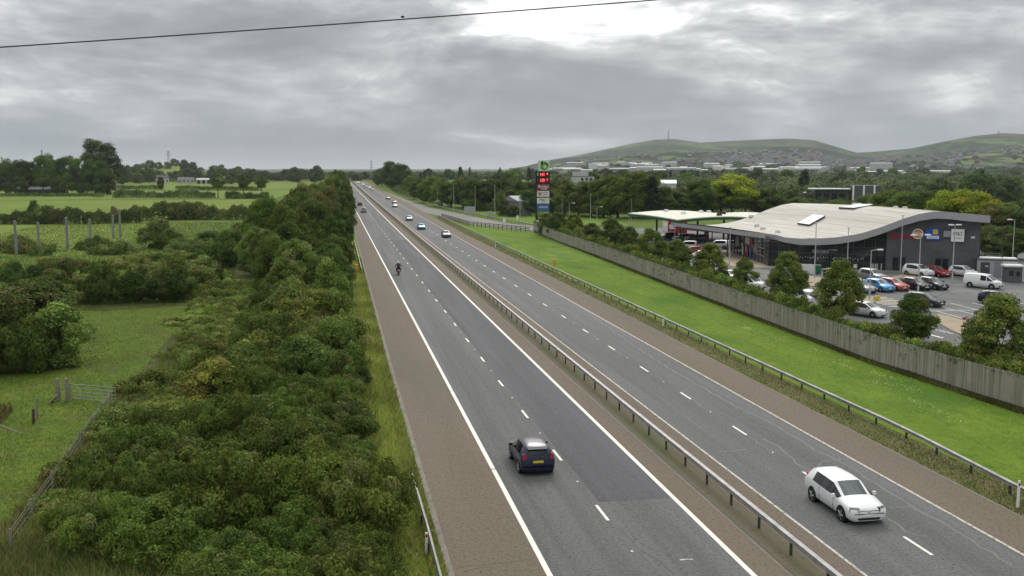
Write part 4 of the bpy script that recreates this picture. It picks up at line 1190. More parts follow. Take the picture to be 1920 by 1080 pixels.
    for px, d, pt, pr, w, lab in T2:
        a = math.atan((px - 960) / F) + YAW
        x, y = math.sin(a) * d, math.cos(a) * d
        h = CAMZ - (pt - 315) / F * d * math.cos(a - YAW) - pz(y)
        nat = {'tree0': 10.8, 'tree1': 10.8, 'tree2': 10.8, 'tree3': 10.8, 'dense0': 10.4, 'dense1': 9.6, 'yellow0': 11.2, 'brown0': 11.2}[pr]
        plant(P[pr], (x, y, pz(y)), lab, 'trees behind the service building', (w, w, h / nat))
    # middle distance trees, right
    for i in range(120):
        px = rd.uniform(700, 1960)
        d = rd.uniform(420, 1450) if px > 1030 else rd.uniform(560, 1300)
        if px < 780 and d < 900: continue
        a = math.atan((px - 960) / F) + YAW
        x, y = math.sin(a) * d, math.cos(a) * d
        if x < 44 + 0.0: continue
        s = rd.uniform(0.85, 1.3)
        pr = 'farcon' if rd.random() < (0.25 if px < 1000 else 0.06) else 'far%d' % rd.randrange(4)
        where = 'left of the totem' if px < 1000 else 'between totem and bright tree' if px < 1400 else 'in the valley above the service roof' if px < 1700 else 'in the valley at the right'
        plant(P[pr], (x, y, pz(y)), uniq(f'{size_word(s, 1.0, 1.15)} distant {"conifer" if pr == "farcon" else "dark tree"} {lm(px)}, {row(d, 700, 1050)}', TH), 'distant valley trees ' + where, (s, s, s * rd.uniform(0.75, 1.1)))
    # beyond: woods that read as one mass
    C = []; Nn = []; cid = []; siz = []
    rg = np.random.default_rng(77)
    k = 0
    for i in range(2300):
        px = rg.uniform(640, 2000) if rg.random() < .88 else rg.uniform(-40, 640)
        d = (rg.uniform(430, 1500) if rg.random() < .42 else rg.uniform(1500, 3600)) if px > 1010 else rg.uniform(1100, 1800)
        if 500 < px < 720 and d < 1500: continue
        if d > 2300 and math.sin(px * .06) + math.sin(px * .017 + d * .004) < 0.1: continue
        a = math.atan((px - 960) / F) + YAW
        if px > 960 and d > 1500:
            q = hill_z(px, d)
        else:
            q = Vector((math.sin(a) * d, math.cos(a) * d, 2.0))
        n = 150 if d > 1000 else 330
        u = rg.normal(size=(n, 3)); u[:, 2] = np.abs(u[:, 2]); u /= np.linalg.norm(u, axis=1, keepdims=True)
        s = rg.uniform(4.5, 8) if d < 1500 else rg.uniform(4, 7.5)
        C.append(np.array(q) + u * np.array([s * 1.3, s * 1.3, s]) * rg.uniform(0.8, 1.1, (n, 1)))
        Nn.append(u); cid.append(np.full(n, k)); siz.append(np.full(n, 1.5 if d < 1000 else 3.0)); k += 1
    siz = np.concatenate(siz)
    C = np.concatenate(C); Nn = np.concatenate(Nn); cid = np.concatenate(cid)
    o = put('far_woodland', leaf_mesh('far_woodland', C, Nn, siz, colours(cid, G_FAR, 5, .25, .3), M['leaf']))
    tag(o, 'mass of distant woods filling the valley below the hills', kind='stuff')


# ------------------------------------------------------------------ boundary fence
FENCE_YX = [(44, 42.6), (54.7, 42.0), (70, 41.0), (90.7, 41.4), (113, 42.2), (140, 43.1), (165, 44.0), (197, 44.6), (220, 45.6), (236, 47.1)]
veg_right()


def boundary_fence():
    pts = [Vector((x, y, 0)) for y, x in FENCE_YX]
    f = thing('timber_fence', 'long weathered close boarded timber fence between the lawn and the service area', 'fence', (pts[0].x, pts[0].y, 0))
    bh = 1.95
    me = [MB().box((0, 0, bh / 2), (0.138, 0.022, bh)).mesh('board', m_) for m_ in (M['timber'], M['timber2'])]
    me.append(MB().box((0, 0, bh / 2), (0.138, 0.022, bh)).mesh('board', mat('paler_fence_timber', (0.23, 0.21, 0.16), 0.9, scale=0.8, coords='World', base2=(0.28, 0.26, 0.20), detail=8)))
    rd = random.Random(4)
    step = 0.15
    n = 0; carry = 0.0
    rest = MB(); post = MB(); o = pts[0]
    grav = MB()
    d_along = 0.0; next_post = 0.0
    for a, b in zip(pts[:-1], pts[1:]):
        L_ = (b - a).length; dr = (b - a).normalized(); ang = math.atan2(dr.y, dr.x)
        s = carry
        while s < L_:
            q = a + dr * s; z = pz(q.y)
            hv = rd.uniform(-.02, .02) + 0.03 * math.sin(q.y * 0.5)
            if q.y < 50: pass
            elif n < 300:
                bo = put('board', rd.choice(me), f, (q.x - o.x, q.y - o.y, z + 0.25 + hv), (rd.uniform(-.012, .012), rd.uniform(-.012, .012), ang + rd.uniform(-.03, .03)))
                n += 1
            else:
                rest.box((q.x - o.x + rd.uniform(-.006, .006), q.y - o.y, z + 0.25 + bh / 2 + hv), (0.138, 0.022, bh), ang, rd.choice((0, 0, 1, 1, 2)))
            if d_along >= next_post:
                pp = q + Vector((-dr.y, dr.x, 0)) * -0.09
                put('fence_post', FP, f, (pp.x - o.x, pp.y - o.y, z), (0, 0, ang)) if q.y < 130 else post.box((pp.x - o.x, pp.y - o.y, z + 1.1), (0.1, 0.1, 2.2), ang)
                next_post += 2.4
            s += step; d_along += step
        carry = s - L_
        mid = (a + b) / 2
        k = max(1, int(L_ / 8))
        for i in range(k):
            u = a + dr * (L_ * (i + .5) / k)
            grav.box((u.x - o.x, u.y - o.y, pz(u.y) + 0.10), (L_ / k, 0.05, 0.24), ang)
    for nm, mb, mt in (('distant_board', rest, me_mats(me)), ('distant_post', post, [M['timber2']])):
        ob = mb.build(nm, mt, f); ob['kind'] = 'stuff'
    grav.build('gravel_board', M['timber_dark'], f)
    # creepers and dark growth hanging on the boards
    rg = np.random.default_rng(9)
    C = []; Nn = []; ci = []
    fx = interp(FENCE_YX)
    for k in range(60):
        y = rg.uniform(56, 200); z0 = rg.uniform(0.9, 1.9); n_ = int(rg.integers(5, 16))
        c = np.stack([np.full(n_, fx(y) - 0.08) + rg.normal(size=n_) * 0.04, y + rg.normal(size=n_) * 0.22, z0 + rg.normal(size=n_) * 0.16 + pz(y)], 1)
        C.append(c - np.array([o.x, o.y, 0])); nn = rg.normal(size=(n_, 3)); nn[:, 0] -= 1.5; nn /= np.linalg.norm(nn, axis=1, keepdims=True); Nn.append(nn); ci.append(np.full(n_, k))
    for k in range(1400):   # sprigs growing over the top
        y = rg.uniform(52, 236); n_ = 6
        c = np.stack([fx(y) + rg.normal(size=n_) * 0.15 + 0.1, y + rg.normal(size=n_) * 0.2, 2.2 + rg.normal(size=n_) * 0.13 + pz(y) + 0.12 * math.sin(y * 1.3)], 1)
        C.append(c - np.array([o.x, o.y, 0])); nn = rg.normal(size=(n_, 3)); nn[:, 2] += 1; nn /= np.linalg.norm(nn, axis=1, keepdims=True); Nn.append(nn); ci.append(np.full(n_, 60 + k))
    iv = put('creeper', leaf_mesh('creeper', np.concatenate(C), np.concatenate(Nn), 0.13, colours(np.concatenate(ci), G_DARK, 3), M['leaf']), f)
    iv['kind'] = 'stuff'


def me_mats(me):
    return [m_.materials[0] for m_ in me]


FP = MB().box((0, 0, 1.1), (0.1, 0.1, 2.2)).mesh('fence_post', M['timber2'])
boundary_fence()


# ------------------------------------------------------------------ crash barriers
def w_beam(mb, pts, zc, hgt=0.26, side=1, dep=0.08):
    """corrugated beam swept along a list of (x, y, z)"""
    prof = [(0.0, hgt / 2), (dep, hgt * .32), (dep, hgt * .18), (0.012, 0.03), (0.012, -0.03), (dep, -hgt * .18), (dep, -hgt * .32), (0.0, -hgt / 2)]
    back = [(-0.012, -hgt / 2 - .004), (-0.012, hgt / 2 + .004)]
    loop = prof + back
    n = len(loop); vv = []; ff = []
    for i, p in enumerate(pts):
        for (u, v) in loop: vv.append((p[0] - side * u, p[1], p[2] + zc + v))
        if i:
            for k in range(n):
                a = (i - 1) * n + k; b = (i - 1) * n + (k + 1) % n
                ff.append((a, b, b + n, a + n))
    ff.append(tuple(range(n))); ff.append(tuple(range((len(pts) - 1) * n, len(pts) * n))[::-1])
    mb.add(vv, ff)


def barrier(label, fx, y0, y1, step, zc=0.52, side=1, near=300.0, ramp=None, double=False, post_m=None, m=None, y_post=None, box=False):
    t = thing('crash_barrier', label, 'crash barrier', (fx(y0), y0, pz(y0)))
    o = Vector(t.location)
    n = max(2, int((y1 - y0) / 4))
    pts = []
    for i in range(n + 1):
        y = y0 + (y1 - y0) * i / n
        dz = 0
        if ramp:
            for e in ramp:
                dz = min(dz, -(zc - 0.1) * max(0, 1 - abs(y - e) / 6.0))
        pts.append((fx(y) - o.x, y - o.y, pz(y) - o.z + dz))
    mb = MB()
    if box:   # open box beam: two flat sided channels on top of the posts
        for dx in (0.0,):
            prof = [(dx - .10, .10), (dx + .10, .10), (dx + .10, -.10), (dx - .10, -.10)]
            vv = []; ff = []
            for i, p in enumerate(pts):
                vv += [(p[0] + a, p[1], p[2] + zc + b) for a, b in prof]
                if i:
                    for k in range(4):
                        q = (i - 1) * 4 + k; r_ = (i - 1) * 4 + (k + 1) % 4
                        ff.append((q, r_, r_ + 4, q + 4))
            ff.append((0, 1, 2, 3)); mb.add(vv, ff)
    else:
        w_beam(mb, pts, zc, side=side)
    mb.build('rail', m or M['galv_old'], t)
    if double:
        mb = MB(); w_beam(mb, [(p[0] + 0.22 * side, p[1], p[2]) for p in pts], zc, side=-side); mb.build('rail', m or M['galv_old'], t)
    pm = MB().box((0, 0, 0), (0.07, 0.13, 1.0)).mesh('post', post_m or M['postdark'])
    y = y0 + 1.2; far = MB(); k = 0
    while y < y1 - 0.5:
        dz = 0
        if ramp:
            for e in ramp: dz = min(dz, -(zc - 0.1) * max(0, 1 - abs(y - e) / 6.0))
        loc = (fx(y) - o.x + (0.0 if box else 0.08 * side), y - o.y, pz(y) - o.z + (zc - .06) / 2 + dz)
        if y < near: 
            p_ = put('post', pm, t, loc); p_.scale = (1, 1, zc - .06 + .1)
        else: far.box(loc, (0.07, 0.13, zc - .0))
        y += step
    if far.v:
        q = far.build('distant_post', post_m or M['postdark'], t); q['kind'] = 'stuff'
    return t


barrier('long box beam safety barrier down the central reserve between the carriageways', interp([(-10, 17.32), (60, 17.32), (124, 17.45), (300, 17.5), (900, 17.6)]), -8, 900, 3.0, 0.66, near=200, box=True, m=M['galv_mid'])
fxr = interp([(-10, 30.9), (39, 30.5), (50, 31.2), (300, 31.4), (312, 31.6)])
barrier('grey steel crash barrier along the edge of the bright green lawn', fxr, 4, 309, 3.2, 0.54, side=1, near=200, ramp=[309])
barrier('short crash barrier ramped into the grass left of the shoulder, nearest the camera', interp([(0, 3.45), (50, 3.45)]), 14, 48, 3.2, 0.55, side=-1, ramp=[48])
barrier('short crash barrier beside the orange emergency telephone on the left verge', interp([(140, 3.75), (210, 3.95)]), 146, 206, 3.2, 0.52, side=-1, ramp=[206])
# slip road barrier on its far side
srp = [(37.4, 533.0), (36.6, 401.2), (40.4, 342.6), (44.1, 304.8), (50.1, 250.8), (53, 243)]
fxs = interp([(243, 53), (251, 50.1), (305, 44.1), (343, 40.4), (401, 36.6), (533, 37.0)])
barrier('crash barrier along the far side of the slip road', fxs, 244, 530, 3.2, 0.6, side=1, near=300)


def rail_fence():
    a, b = gp(880, 424), gp(994, 436)
    c0 = gp(828, 408)
    t = thing('post_and_rail_fence', 'dark post and rail fence between the slip road and the lawn', 'fence', a)
    pm = MB().box((0, 0, 0.62), (0.13, 0.13, 1.25)).mesh('fence_post', M['timber_dark'])
    path = [c0, a, b]
    for (u, v) in zip(path[:-1], path[1:]):
        L_ = (v - u).length; n = max(2, int(L_ / 2.0))
        for i in range(n):
            q = u.lerp(v, i / n) - a
            put('fence_post', pm, t, q)
        for z in (0.45, 0.8, 1.15):
            MB().tube([(u - a) + Vector((0, 0, z)), (v - a) + Vector((0, 0, z))], 0.07, 4).build('fence_rail', M['timber_dark'], t)


rail_fence()


# marker posts, telephones
def marker(px, py, label, h=0.95, grp='white verge marker posts'):
    p = gp(px, py)
    t = thing('marker_post', label, 'marker post', p, 0, grp)
    MB().box((0, 0, h / 2), (0.11, 0.06, h), top=(0.9, 0.8)).build('post', M['white'], t)
    MB().box((0, -0.036, h * 0.86), (0.08, 0.012, 0.12)).build('reflector', M['lens_red'], t)


marker(1243, 612, 'white marker post standing at the lawn barrier near the middle')
marker(1908, 952, 'white marker post at the lawn barrier by the right border', 1.25)
marker(929, 464, 'white marker post at the far part of the lawn barrier')
marker(800, 1040, 'white marker post against the short barrier at the foot of the picture', 0.9)


def phone(p, label, h=1.55):
    t = thing('emergency_telephone', label, 'telephone', p, 0, 'orange roadside telephones')
    MB().box((0, 0, 0.45), (0.16, 0.16, 0.9)).build('post', M['orange'], t)
    MB().box((0, 0, 1.15), (0.44, 0.36, 0.62), top=(0.95, 0.9)).box((0, 0, 1.48), (0.48, 0.4, 0.05)).build('cabinet', M['orange'], t)
    MB().box((0, -0.19, 1.2), (0.3, 0.02, 0.4)).build('door', mat('paler_orange', (0.72, 0.38, 0.05), 0.5), t)


phone(gp(669, 516), 'orange emergency telephone box beside the left verge barrier')
phone(gp(1031, 505) + Vector((0.7, 0, 0)), 'orange emergency telephone standing on the lawn behind the right barrier')

# ------------------------------------------------------------------ lamp posts
LAMPS = {}


def lamp(px, pb, pt, label, arm=None, dull=False, grp='street lamps', armlen=1.4, pitch=0.0, pos=None):
    p = pos if pos is not None else gp(px, pb); h = gh(px, pb, pt) if pos is None else pt
    t = thing('street_lamp', label, 'street lamp', p, 0, grp)
    m_ = M['lamp_dull'] if dull else M['lamp_grey']
    mb = MB(); mb.tube([(0, 0, 0), (0, 0, 1.2), (0, 0, 1.25), (0, 0, h)], [0.1, 0.1, 0.075, 0.05], 8)
    mb.build('post', m_, t, True)
    MB().tube([(0, 0, 0), (0, 0, 0.03)], 0.2, 8).build('base_plate', m_, t)
    for dx in (arm or []):
        MB().tube([(0, 0, h - 0.05), (dx * armlen * 0.5, 0, h + 0.02), (dx * armlen, 0, h + 0.06)], 0.035, 6).build('arm', m_, t)
        MB().box((dx * (armlen + 0.18), 0, h + 0.05), (0.75, 0.3, 0.14), top=(0.8, 0.7)).build('lamp_head', M['lamp_head'], t)
    if not arm:
        MB().box((0, 0, h + 0.05), (0.32, 0.3, 0.1), top=(0.8, 0.8)).build('lamp_head', m_, t)
    return t


lamp(1527, 522, 418, 'plain lamp post in front of the left end of the glass facade')
lamp(1588, 512, 428, 'plain lamp post in front of the middle of the glass facade')
lamp(1630, 562, 469, 'low lamp with arm to the right, behind the pointed young trees', [1], armlen=0.9)
lamp(1688, 512, 405, 'plain lamp post crossing the red script letters on the wall')
lamp(1721, 557, 441, 'twin headed lamp post in front of the round burger sign', [-1, 1], armlen=0.7)
lamp(1785, 532, 422, 'twin headed lamp post in front of the white food hall sign', [-1, 1], armlen=0.35)
lamp(1897, 508, 412, 'lamp post with one arm to the left beside the kiosk', [-1], armlen=0.6)
lamp(1367, 518, 427, 'plain lamp post in front of the side entrance')
lamp(1265, 456, 414, 'short lamp post in front of the red fuel pumps')
lamp(1284, 396, 355, 'thin lamp post behind the fuel canopy', dull=True)
lamp(1179, 442, 399, 'lamp post with short arm left of the fuel canopy', [1], armlen=0.8)
lamp(1183, 434, 374, 'tall lamp post left of the fuel canopy', dull=True)
lamp(820, 390, 340, 'first lamp post along the slip road, seen from the left', dull=True)
lamp(851, 397, 345, 'second lamp post along the slip road, left of the back of the sign')
lamp(891, 404, 350, 'third lamp post along the slip road, right of the back of the sign')
lamp(928, 412, 348, 'fourth lamp post along the slip road, above the white cabinet')
lamp(975, 424, 366, 'fifth lamp post along the slip road, left of the totem')
lamp(1054, 425, 375, 'thin lamp post right of the totem', dull=True)
lamp(1067, 425, 381, 'lamp with a short arm right of the totem', [1], armlen=1.0)
lamp(1107, 425, 365, 'tall lamp post among the trees right of the totem')
lamp(1119, 425, 388, 'lamp with a short arm beside the tall lamp post', [1], armlen=1.0)
lamp(652, 340, 322, 'tiny lamp post at the vanishing end of the motorway', dull=True)


def sign_back(px, pb, pt, w, label, legs=2):
    p = gp(px, pb); h = gh(px, pb, pt); d = p.length
    wm = w / F * p.y
    t = thing('road_sign', label, 'road sign', p, R(8))
    MB().box((0, 0, h * 0.68), (wm, 0.06, h * 0.64)).build('panel', mat('grey_sign_back', (0.36, 0.37, 0.37), 0.6, 0.2), t)
    for s in ((-1, 1) if legs == 2 else (0,)):
        MB().box((s * wm * 0.33, 0.05, h * 0.48), (0.12, 0.06, h * 0.96)).build('leg', M['lamp_dull'], t)
    for z in (0.5, 0.86):
        MB().box((0, 0.055, h * z), (wm * 0.96, 0.04, 0.08)).build('brace', M['lamp_dull'], t)


sign_back(881, 406, 387, 22, 'back of a large grey direction sign beside the slip road')
sign_back(919, 409, 396, 10, 'back of a small grey sign left of the lawn hill')


def cabinet(px, pb, pt, w, label):
    p = gp(px, pb); h = gh(px, pb, pt); wm = w / F * p.y
    t = thing('roadside_cabinet', label, 'cabinet', p)
    MB().box((0, 0, h / 2), (wm, wm * .6, h)).build('body', M['offwhite'], t)
    MB().box((0, -wm * .31, h / 2), (wm * .8, 0.02, h * .8)).build('door', M['white'], t)


cabinet(945, 418, 410, 5, 'white cabinet beside the slip road barrier')
cabinet(970, 412, 404, 4, 'small pale sign board on the green field left of the totem')


# ------------------------------------------------------------------ text
def text(s, size, m, parent, loc, rot, extrude=0.02, name='lettering', shear=0.0, align='CENTER', sx=1.0):
    c = bpy.data.curves.new(name, 'FONT')
    c.body = s; c.size = size; c.align_x = align; c.align_y = 'CENTER'; c.extrude = extrude; c.shear = shear
    c.materials.append(m)
    c.resolution_u = 2
    o = bpy.data.objects.new(name, c); COL.objects.link(o)
    me = bpy.data.meshes.new_from_object(o)
    bpy.data.objects.remove(o); bpy.data.curves.remove(c)
    o = put(name, me, parent, loc, rot); o.scale = (sx, 1, 1)
    return o


# ------------------------------------------------------------------ service building
A0 = Vector((89.7, 127.4, 0)); B0 = Vector((65.2, 143.4, 0))
FD = (B0 - A0).normalized()                       # along the front, right to left
FN = Vector((FD.y, -FD.x, 0))
if FN.y > 0: FN = -FN                             # outwards, towards the car park
FANG = math.atan2(-FD.y, -FD.x)                   # x axis from left to right as seen
CROWN = interp([(-1.4, 7.50), (0, 7.45), (2.8, 7.62), (5, 7.86), (7, 7.93), (9, 7.55), (11.2, 6.80), (14.1, 5.52), (17, 4.50), (20, 3.92), (22.5, 3.68), (25.4, 3.62), (30, 3.62)])


def FP_(s, z, out=0.0):
    q = A0 + FD * s + FN * out
    return Vector((q.x, q.y, z))


def service_building():
    b = thing('service_station_building', 'grey service station building with a sweeping wave shaped cream roof', 'building', A0)
    L = lambda v: Vector(v) - A0

    def box_on(mb, s0, s1, z0, z1, o0, o1, m=0):
        pts = [L(FP_(s0, z0, o0)), L(FP_(s1, z0, o0)), L(FP_(s1, z0, o1)), L(FP_(s0, z0, o1)), L(FP_(s0, z1, o0)), L(FP_(s1, z1, o0)), L(FP_(s1, z1, o1)), L(FP_(s0, z1, o1))]
        mb.add(pts, [(0, 1, 2, 3), (4, 7, 6, 5), (0, 4, 5, 1), (1, 5, 6, 2), (2, 6, 7, 3), (3, 7, 4, 0)], m)

    # structural core behind everything
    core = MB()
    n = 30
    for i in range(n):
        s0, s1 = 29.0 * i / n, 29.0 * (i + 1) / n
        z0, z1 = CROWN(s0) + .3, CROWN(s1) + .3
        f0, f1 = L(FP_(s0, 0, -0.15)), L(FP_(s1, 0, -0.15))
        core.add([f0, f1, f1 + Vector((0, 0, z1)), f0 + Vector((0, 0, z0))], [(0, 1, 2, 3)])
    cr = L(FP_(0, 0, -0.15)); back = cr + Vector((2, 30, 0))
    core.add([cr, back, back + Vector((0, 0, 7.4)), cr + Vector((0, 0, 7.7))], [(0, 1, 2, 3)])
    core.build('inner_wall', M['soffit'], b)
    # cladding panels, right part of the front
    nc, rows = 10, 5
    rd = random.Random(2)
    for i in range(nc):
        s0, s1 = 12.4 * i / nc + 0.008, 12.4 * (i + 1) / nc - 0.008
        za, zb_ = CROWN(s0) + 0.25, CROWN(s1) + 0.25
        for r in range(rows):
            z0 = 0.0 + 1.62 * r + 0.008; z1 = 1.62 * (r + 1) - 0.008
            if r == rows - 1: t0, t1 = za, zb_
            else: t0, t1 = min(z1, za), min(z1, zb_)
            if min(t0, t1) - z0 < 0.05: continue
            mb = MB()
            pts = [L(FP_(s0, z0, 0)), L(FP_(s1, z0, 0)), L(FP_(s1, t1, 0)), L(FP_(s0, t0, 0)), L(FP_(s0, z0, .06)), L(FP_(s1, z0, .06)), L(FP_(s1, t1, .06)), L(FP_(s0, t0, .06))]
            mb.add(pts, [(0, 1, 2, 3), (4, 7, 6, 5), (0, 4, 5, 1), (1, 5, 6, 2), (2, 6, 7, 3), (3, 7, 4, 0)])
            mb.build('panel', rd.choice((M['facade'], M['facade'], M['facade2'])), b)
    # glass front, left part
    cols = 11
    for i in range(cols):
        s0 = 12.4 + 16.9 * i / cols; s1 = 12.4 + 16.9 * (i + 1) / cols
        zt = [0.12, 1.15, 2.35, 3.4, 4.6, 6.2]
        for z0, z1 in zip(zt[:-1], zt[1:]):
            t0, t1 = min(z1 - .03, CROWN(s0) + .2), min(z1 - .03, CROWN(s1) + .2)
            if min(t0, t1) < z0 + .1: continue
            mb = MB()
            tl = rd.uniform(-.006, .006)
            mb.add([L(FP_(s0 + .04, z0 + .03, tl)), L(FP_(s1 - .04, z0 + .03, -tl)), L(FP_(s1 - .04, t1, -tl)), L(FP_(s0 + .04, t0, tl))], [(0, 1, 2, 3)])
            mb.build('pane', M['curtain'], b)
    for i in range(cols + 1):
        s = 12.4 + 16.9 * i / cols
        mb = MB(); box_on(mb, s - .04, s + .04, 0.0, CROWN(s) + .25, -0.05, 0.07); mb.build('mullion', M['mullion'], b)
    for z in (0.06, 1.15, 2.35, 3.4, 4.6):
        send = 12.4
        smax = 29.3 if z < 3.5 else (17.0 if z < 5 else 14.5)
        mb = MB(); box_on(mb, 12.44, smax, z - .03, z + .03, -0.04, 0.055); mb.build('transom', M['mullion'], b)
    # marks on the glass: a row of pale dots
    mb = MB()
    for i in range(34):
        s = 15.5 + i * 0.36 + rd.uniform(-.08, .08); z = 1.72 + rd.uniform(-.14, .12)
        box_on(mb, s - rd.uniform(.03, .09), s + rd.uniform(.03, .09), z - rd.uniform(.03, .12), z + rd.uniform(.03, .1), 0.012, 0.02)
    q = mb.build('glass_marking', M['offwhite'], b); q['kind'] = 'stuff'
    for s, z, w, h, m_ in ((21.6, 2.62, 2.4, .5, M['mullion_l']), (16.6, 0.62, .5, .6, M['offwhite']), (14.0, 0.62, 1.1, .9, M['timber']), (19.8, 2.9, 1.2, .25, M['mullion_l'])):
        mb = MB(); box_on(mb, s - w / 2, s + w / 2, z - h / 2, z + h / 2, 0.012, 0.03); mb.build('window_poster', m_, b)
    # doors in the clad wall
    for s in (10.6, 4.9):
        d = MB(); box_on(d, s - .95, s + .95, 0.02, 2.3, 0.062, 0.10); dd = d.build('door', M['mullion'], b)
        for k in (-.45, .45):
            d = MB(); box_on(d, s + k - .36, s + k + .36, 0.3, 2.1, 0.102, 0.115); d.build('pane', M['curtain'], dd)
    # left side wall: dark glass with a pale framed entrance
    S0 = B0.copy(); S1 = Vector((70.5, 172.0, 0)); sd = (S1 - S0).normalized(); sl = (S1 - S0).length
    sn = Vector((-sd.y, sd.x, 0))
    def sp(s, z, o=0.0):
        q = S0 + sd * s + sn * o; return L((q.x, q.y, z))
    for i in range(12):
        s0, s1 = sl * i / 12, sl * (i + 1) / 12
        for z0, z1 in ((.1, 1.4), (1.4, 2.6), (2.6, 4.1)):
            MB().add([sp(s0 + .05, z0 + .03), sp(s1 - .05, z0 + .03), sp(s1 - .05, z1 - .03), sp(s0 + .05, z1 - .03)], [(0, 1, 2, 3)]).build('pane', M['curtain'], b)
        mb = MB(); mb.add([sp(s0 - .04, 0, -.04), sp(s0 + .04, 0, -.04), sp(s0 + .04, 0, .07), sp(s0 - .04, 0, .07), sp(s0 - .04, 4.2, -.04), sp(s0 + .04, 4.2, -.04), sp(s0 + .04, 4.2, .07), sp(s0 - .04, 4.2, .07)],
                          [(0, 1, 2, 3), (4, 7, 6, 5), (0, 4, 5, 1), (1, 5, 6, 2), (2, 6, 7, 3), (3, 7, 4, 0)]); mb.build('mullion', M['mullion_l'] if 1 <= i <= 4 else M['mullion'], b)
    for z in (1.4, 2.6):
        mb = MB()
        for s0, s1 in ((2.5, 9.6),):
            mb.add([sp(s0, z - .05, .02), sp(s1, z - .05, .02), sp(s1, z + .05, .02), sp(s0, z + .05, .02), sp(s0, z - .05, .09), sp(s1, z - .05, .09), sp(s1, z + .05, .09), sp(s0, z + .05, .09)],
                   [(0, 3, 2, 1), (4, 5, 6, 7), (0, 1, 5, 4), (2, 3, 7, 6)])
        mb.build('transom', M['mullion_l'], b)
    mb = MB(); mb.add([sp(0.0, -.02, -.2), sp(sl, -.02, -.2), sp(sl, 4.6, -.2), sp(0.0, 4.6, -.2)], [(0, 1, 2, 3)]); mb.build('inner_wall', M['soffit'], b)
    for s0, s1, z0, z1, m_ in ((12.5, 15.6, 2.5, 3.6, M['offwhite']), (10.2, 12.3, 2.6, 3.7, M['red']), (13.4, 14.2, .3, 2.2, M['red']), (16.5, 17.5, .4, 2.0, M['offwhite']), (20.0, 22.8, 1.6, 3.2, M['mullion_l']), (10.8, 12.0, .4, 2.1, M['blue'])):
        MB().add([sp(s0, z0, .08), sp(s1, z0, .08), sp(s1, z1, .08), sp(s0, z1, .08), sp(s0, z0, .12), sp(s1, z0, .12), sp(s1, z1, .12), sp(s0, z1, .12)],
                 [(0, 3, 2, 1), (4, 5, 6, 7), (0, 1, 5, 4), (2, 3, 7, 6), (1, 2, 6, 5), (0, 4, 7, 3)]).build('poster_board', m_, b)
    # roof: front edge points (x, y, underside z)
    fe = []
    for s in np.linspace(-0.1, 25.4, 40):
        q = FP_(s, CROWN(s)); fe.append(Vector((q.x, q.y - 1.7, q.z)))
    fe += [Vector((66.95, 141.5, 3.86)), Vector((66.25, 143.4, 4.15))]
    depth = 36.0; thick = lambda i: 0.98 if i < 38 else (0.92 if i < 40 else 0.75)
    nb = 6
    top = MB(); vv = []
    for j in range(nb + 1):
        t = j / nb
        for i, p in enumerate(fe):
            dx = -4.2 * t
            zz = p.z + thick(i) + (0.25 * math.sin(math.pi * t))
            if i >= 39: zz += 0.0
            vv.append(Vector((p.x + dx, p.y + depth * t, zz)) - A0)
    nf = len(fe)
    ff = [(j * nf + i, j * nf + i + 1, (j + 1) * nf + i + 1, (j + 1) * nf + i) for j in range(nb) for i in range(nf - 1)]
    top.add(vv, ff)
    rf = top.build('roof', M['roof'], b, True, 60)
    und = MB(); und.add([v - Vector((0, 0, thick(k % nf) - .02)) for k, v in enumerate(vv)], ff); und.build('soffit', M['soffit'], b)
    fa = MB()
    for i in range(nf - 1):
        p, q = fe[i] - A0, fe[i + 1] - A0
        fa.add([p, q, q + Vector((0, 0, thick(i + 1) + .03)), p + Vector((0, 0, thick(i) + .03))], [(0, 1, 2, 3)])
        fa.add([p, q, q + Vector((0, 0.25, .0)), p + Vector((0, 0.25, .0))], [(0, 1, 2, 3)])
    p = vv[nf - 1]; p2 = vv[nb * nf + nf - 1]
    lo1, lo2 = p - Vector((0, 0, .78)), p2 - Vector((0, 0, .55))
    fa.add([lo1, lo2, p2 + Vector((0, 0, .03)), p + Vector((0, 0, .03))], [(0, 1, 2, 3)])
    # right end
    p = vv[0]; p2 = vv[nb * nf]
    fa.add([p - Vector((0, 0, 1.0)), p2 - Vector((0, 0, 1.0)), p2 + Vector((0, 0, .03)), p + Vector((0, 0, .03))], [(0, 1, 2, 3)])
    fa.build('fascia', M['fascia'], b)
    # seams of the roof sheets
    sm = MB()
    for i in range(2, nf - 2, 3):
        for j in range(nb):
            u, w = vv[j * nf + i] + Vector((0, 0, .02)), vv[(j + 1) * nf + i] + Vector((0, 0, .02))
            sm.tube([u, w], 0.008, 4, cap=False)
    q = sm.build('seam', M['roof'], rf); q['kind'] = 'stuff'
    # rooflights and cowls
    def roof_pt(i, t):
        j = min(nb - 1, int(t * nb)); u = t * nb - j
        i0 = int(i); k = i - i0
        g = lambda a, c: vv[c * nf + a]
        p0 = g(i0, j).lerp(g(min(i0 + 1, nf - 1), j), k); p1 = g(i0, j + 1).lerp(g(min(i0 + 1, nf - 1), j + 1), k)
        return p0.lerp(p1, u)
    def rooflight(cs, m_):
        c = [roof_pt(*q_) for q_ in cs]
        up = Vector((0, 0, .28))
        mb = MB(); mb.add(c + [q_ + up for q_ in c], [(0, 1, 5, 4), (1, 2, 6, 5), (2, 3, 7, 6), (3, 0, 4, 7)]); o_ = mb.build('rooflight', M['mullion'], rf)
        ins = [q_.lerp((c[0] + c[2]) / 2, 0.03) + up for q_ in c]
        MB().add(ins, [(0, 1, 2, 3)]).build('rooflight', m_, rf)
    rooflight(((25.25, .48), (25.5, .38), (20.0, .44), (19.75, .54)), M['white'])
    rooflight(((15.0, .50), (14.75, .40), (9.5, .42), (9.75, .52)), M['offwhite'])
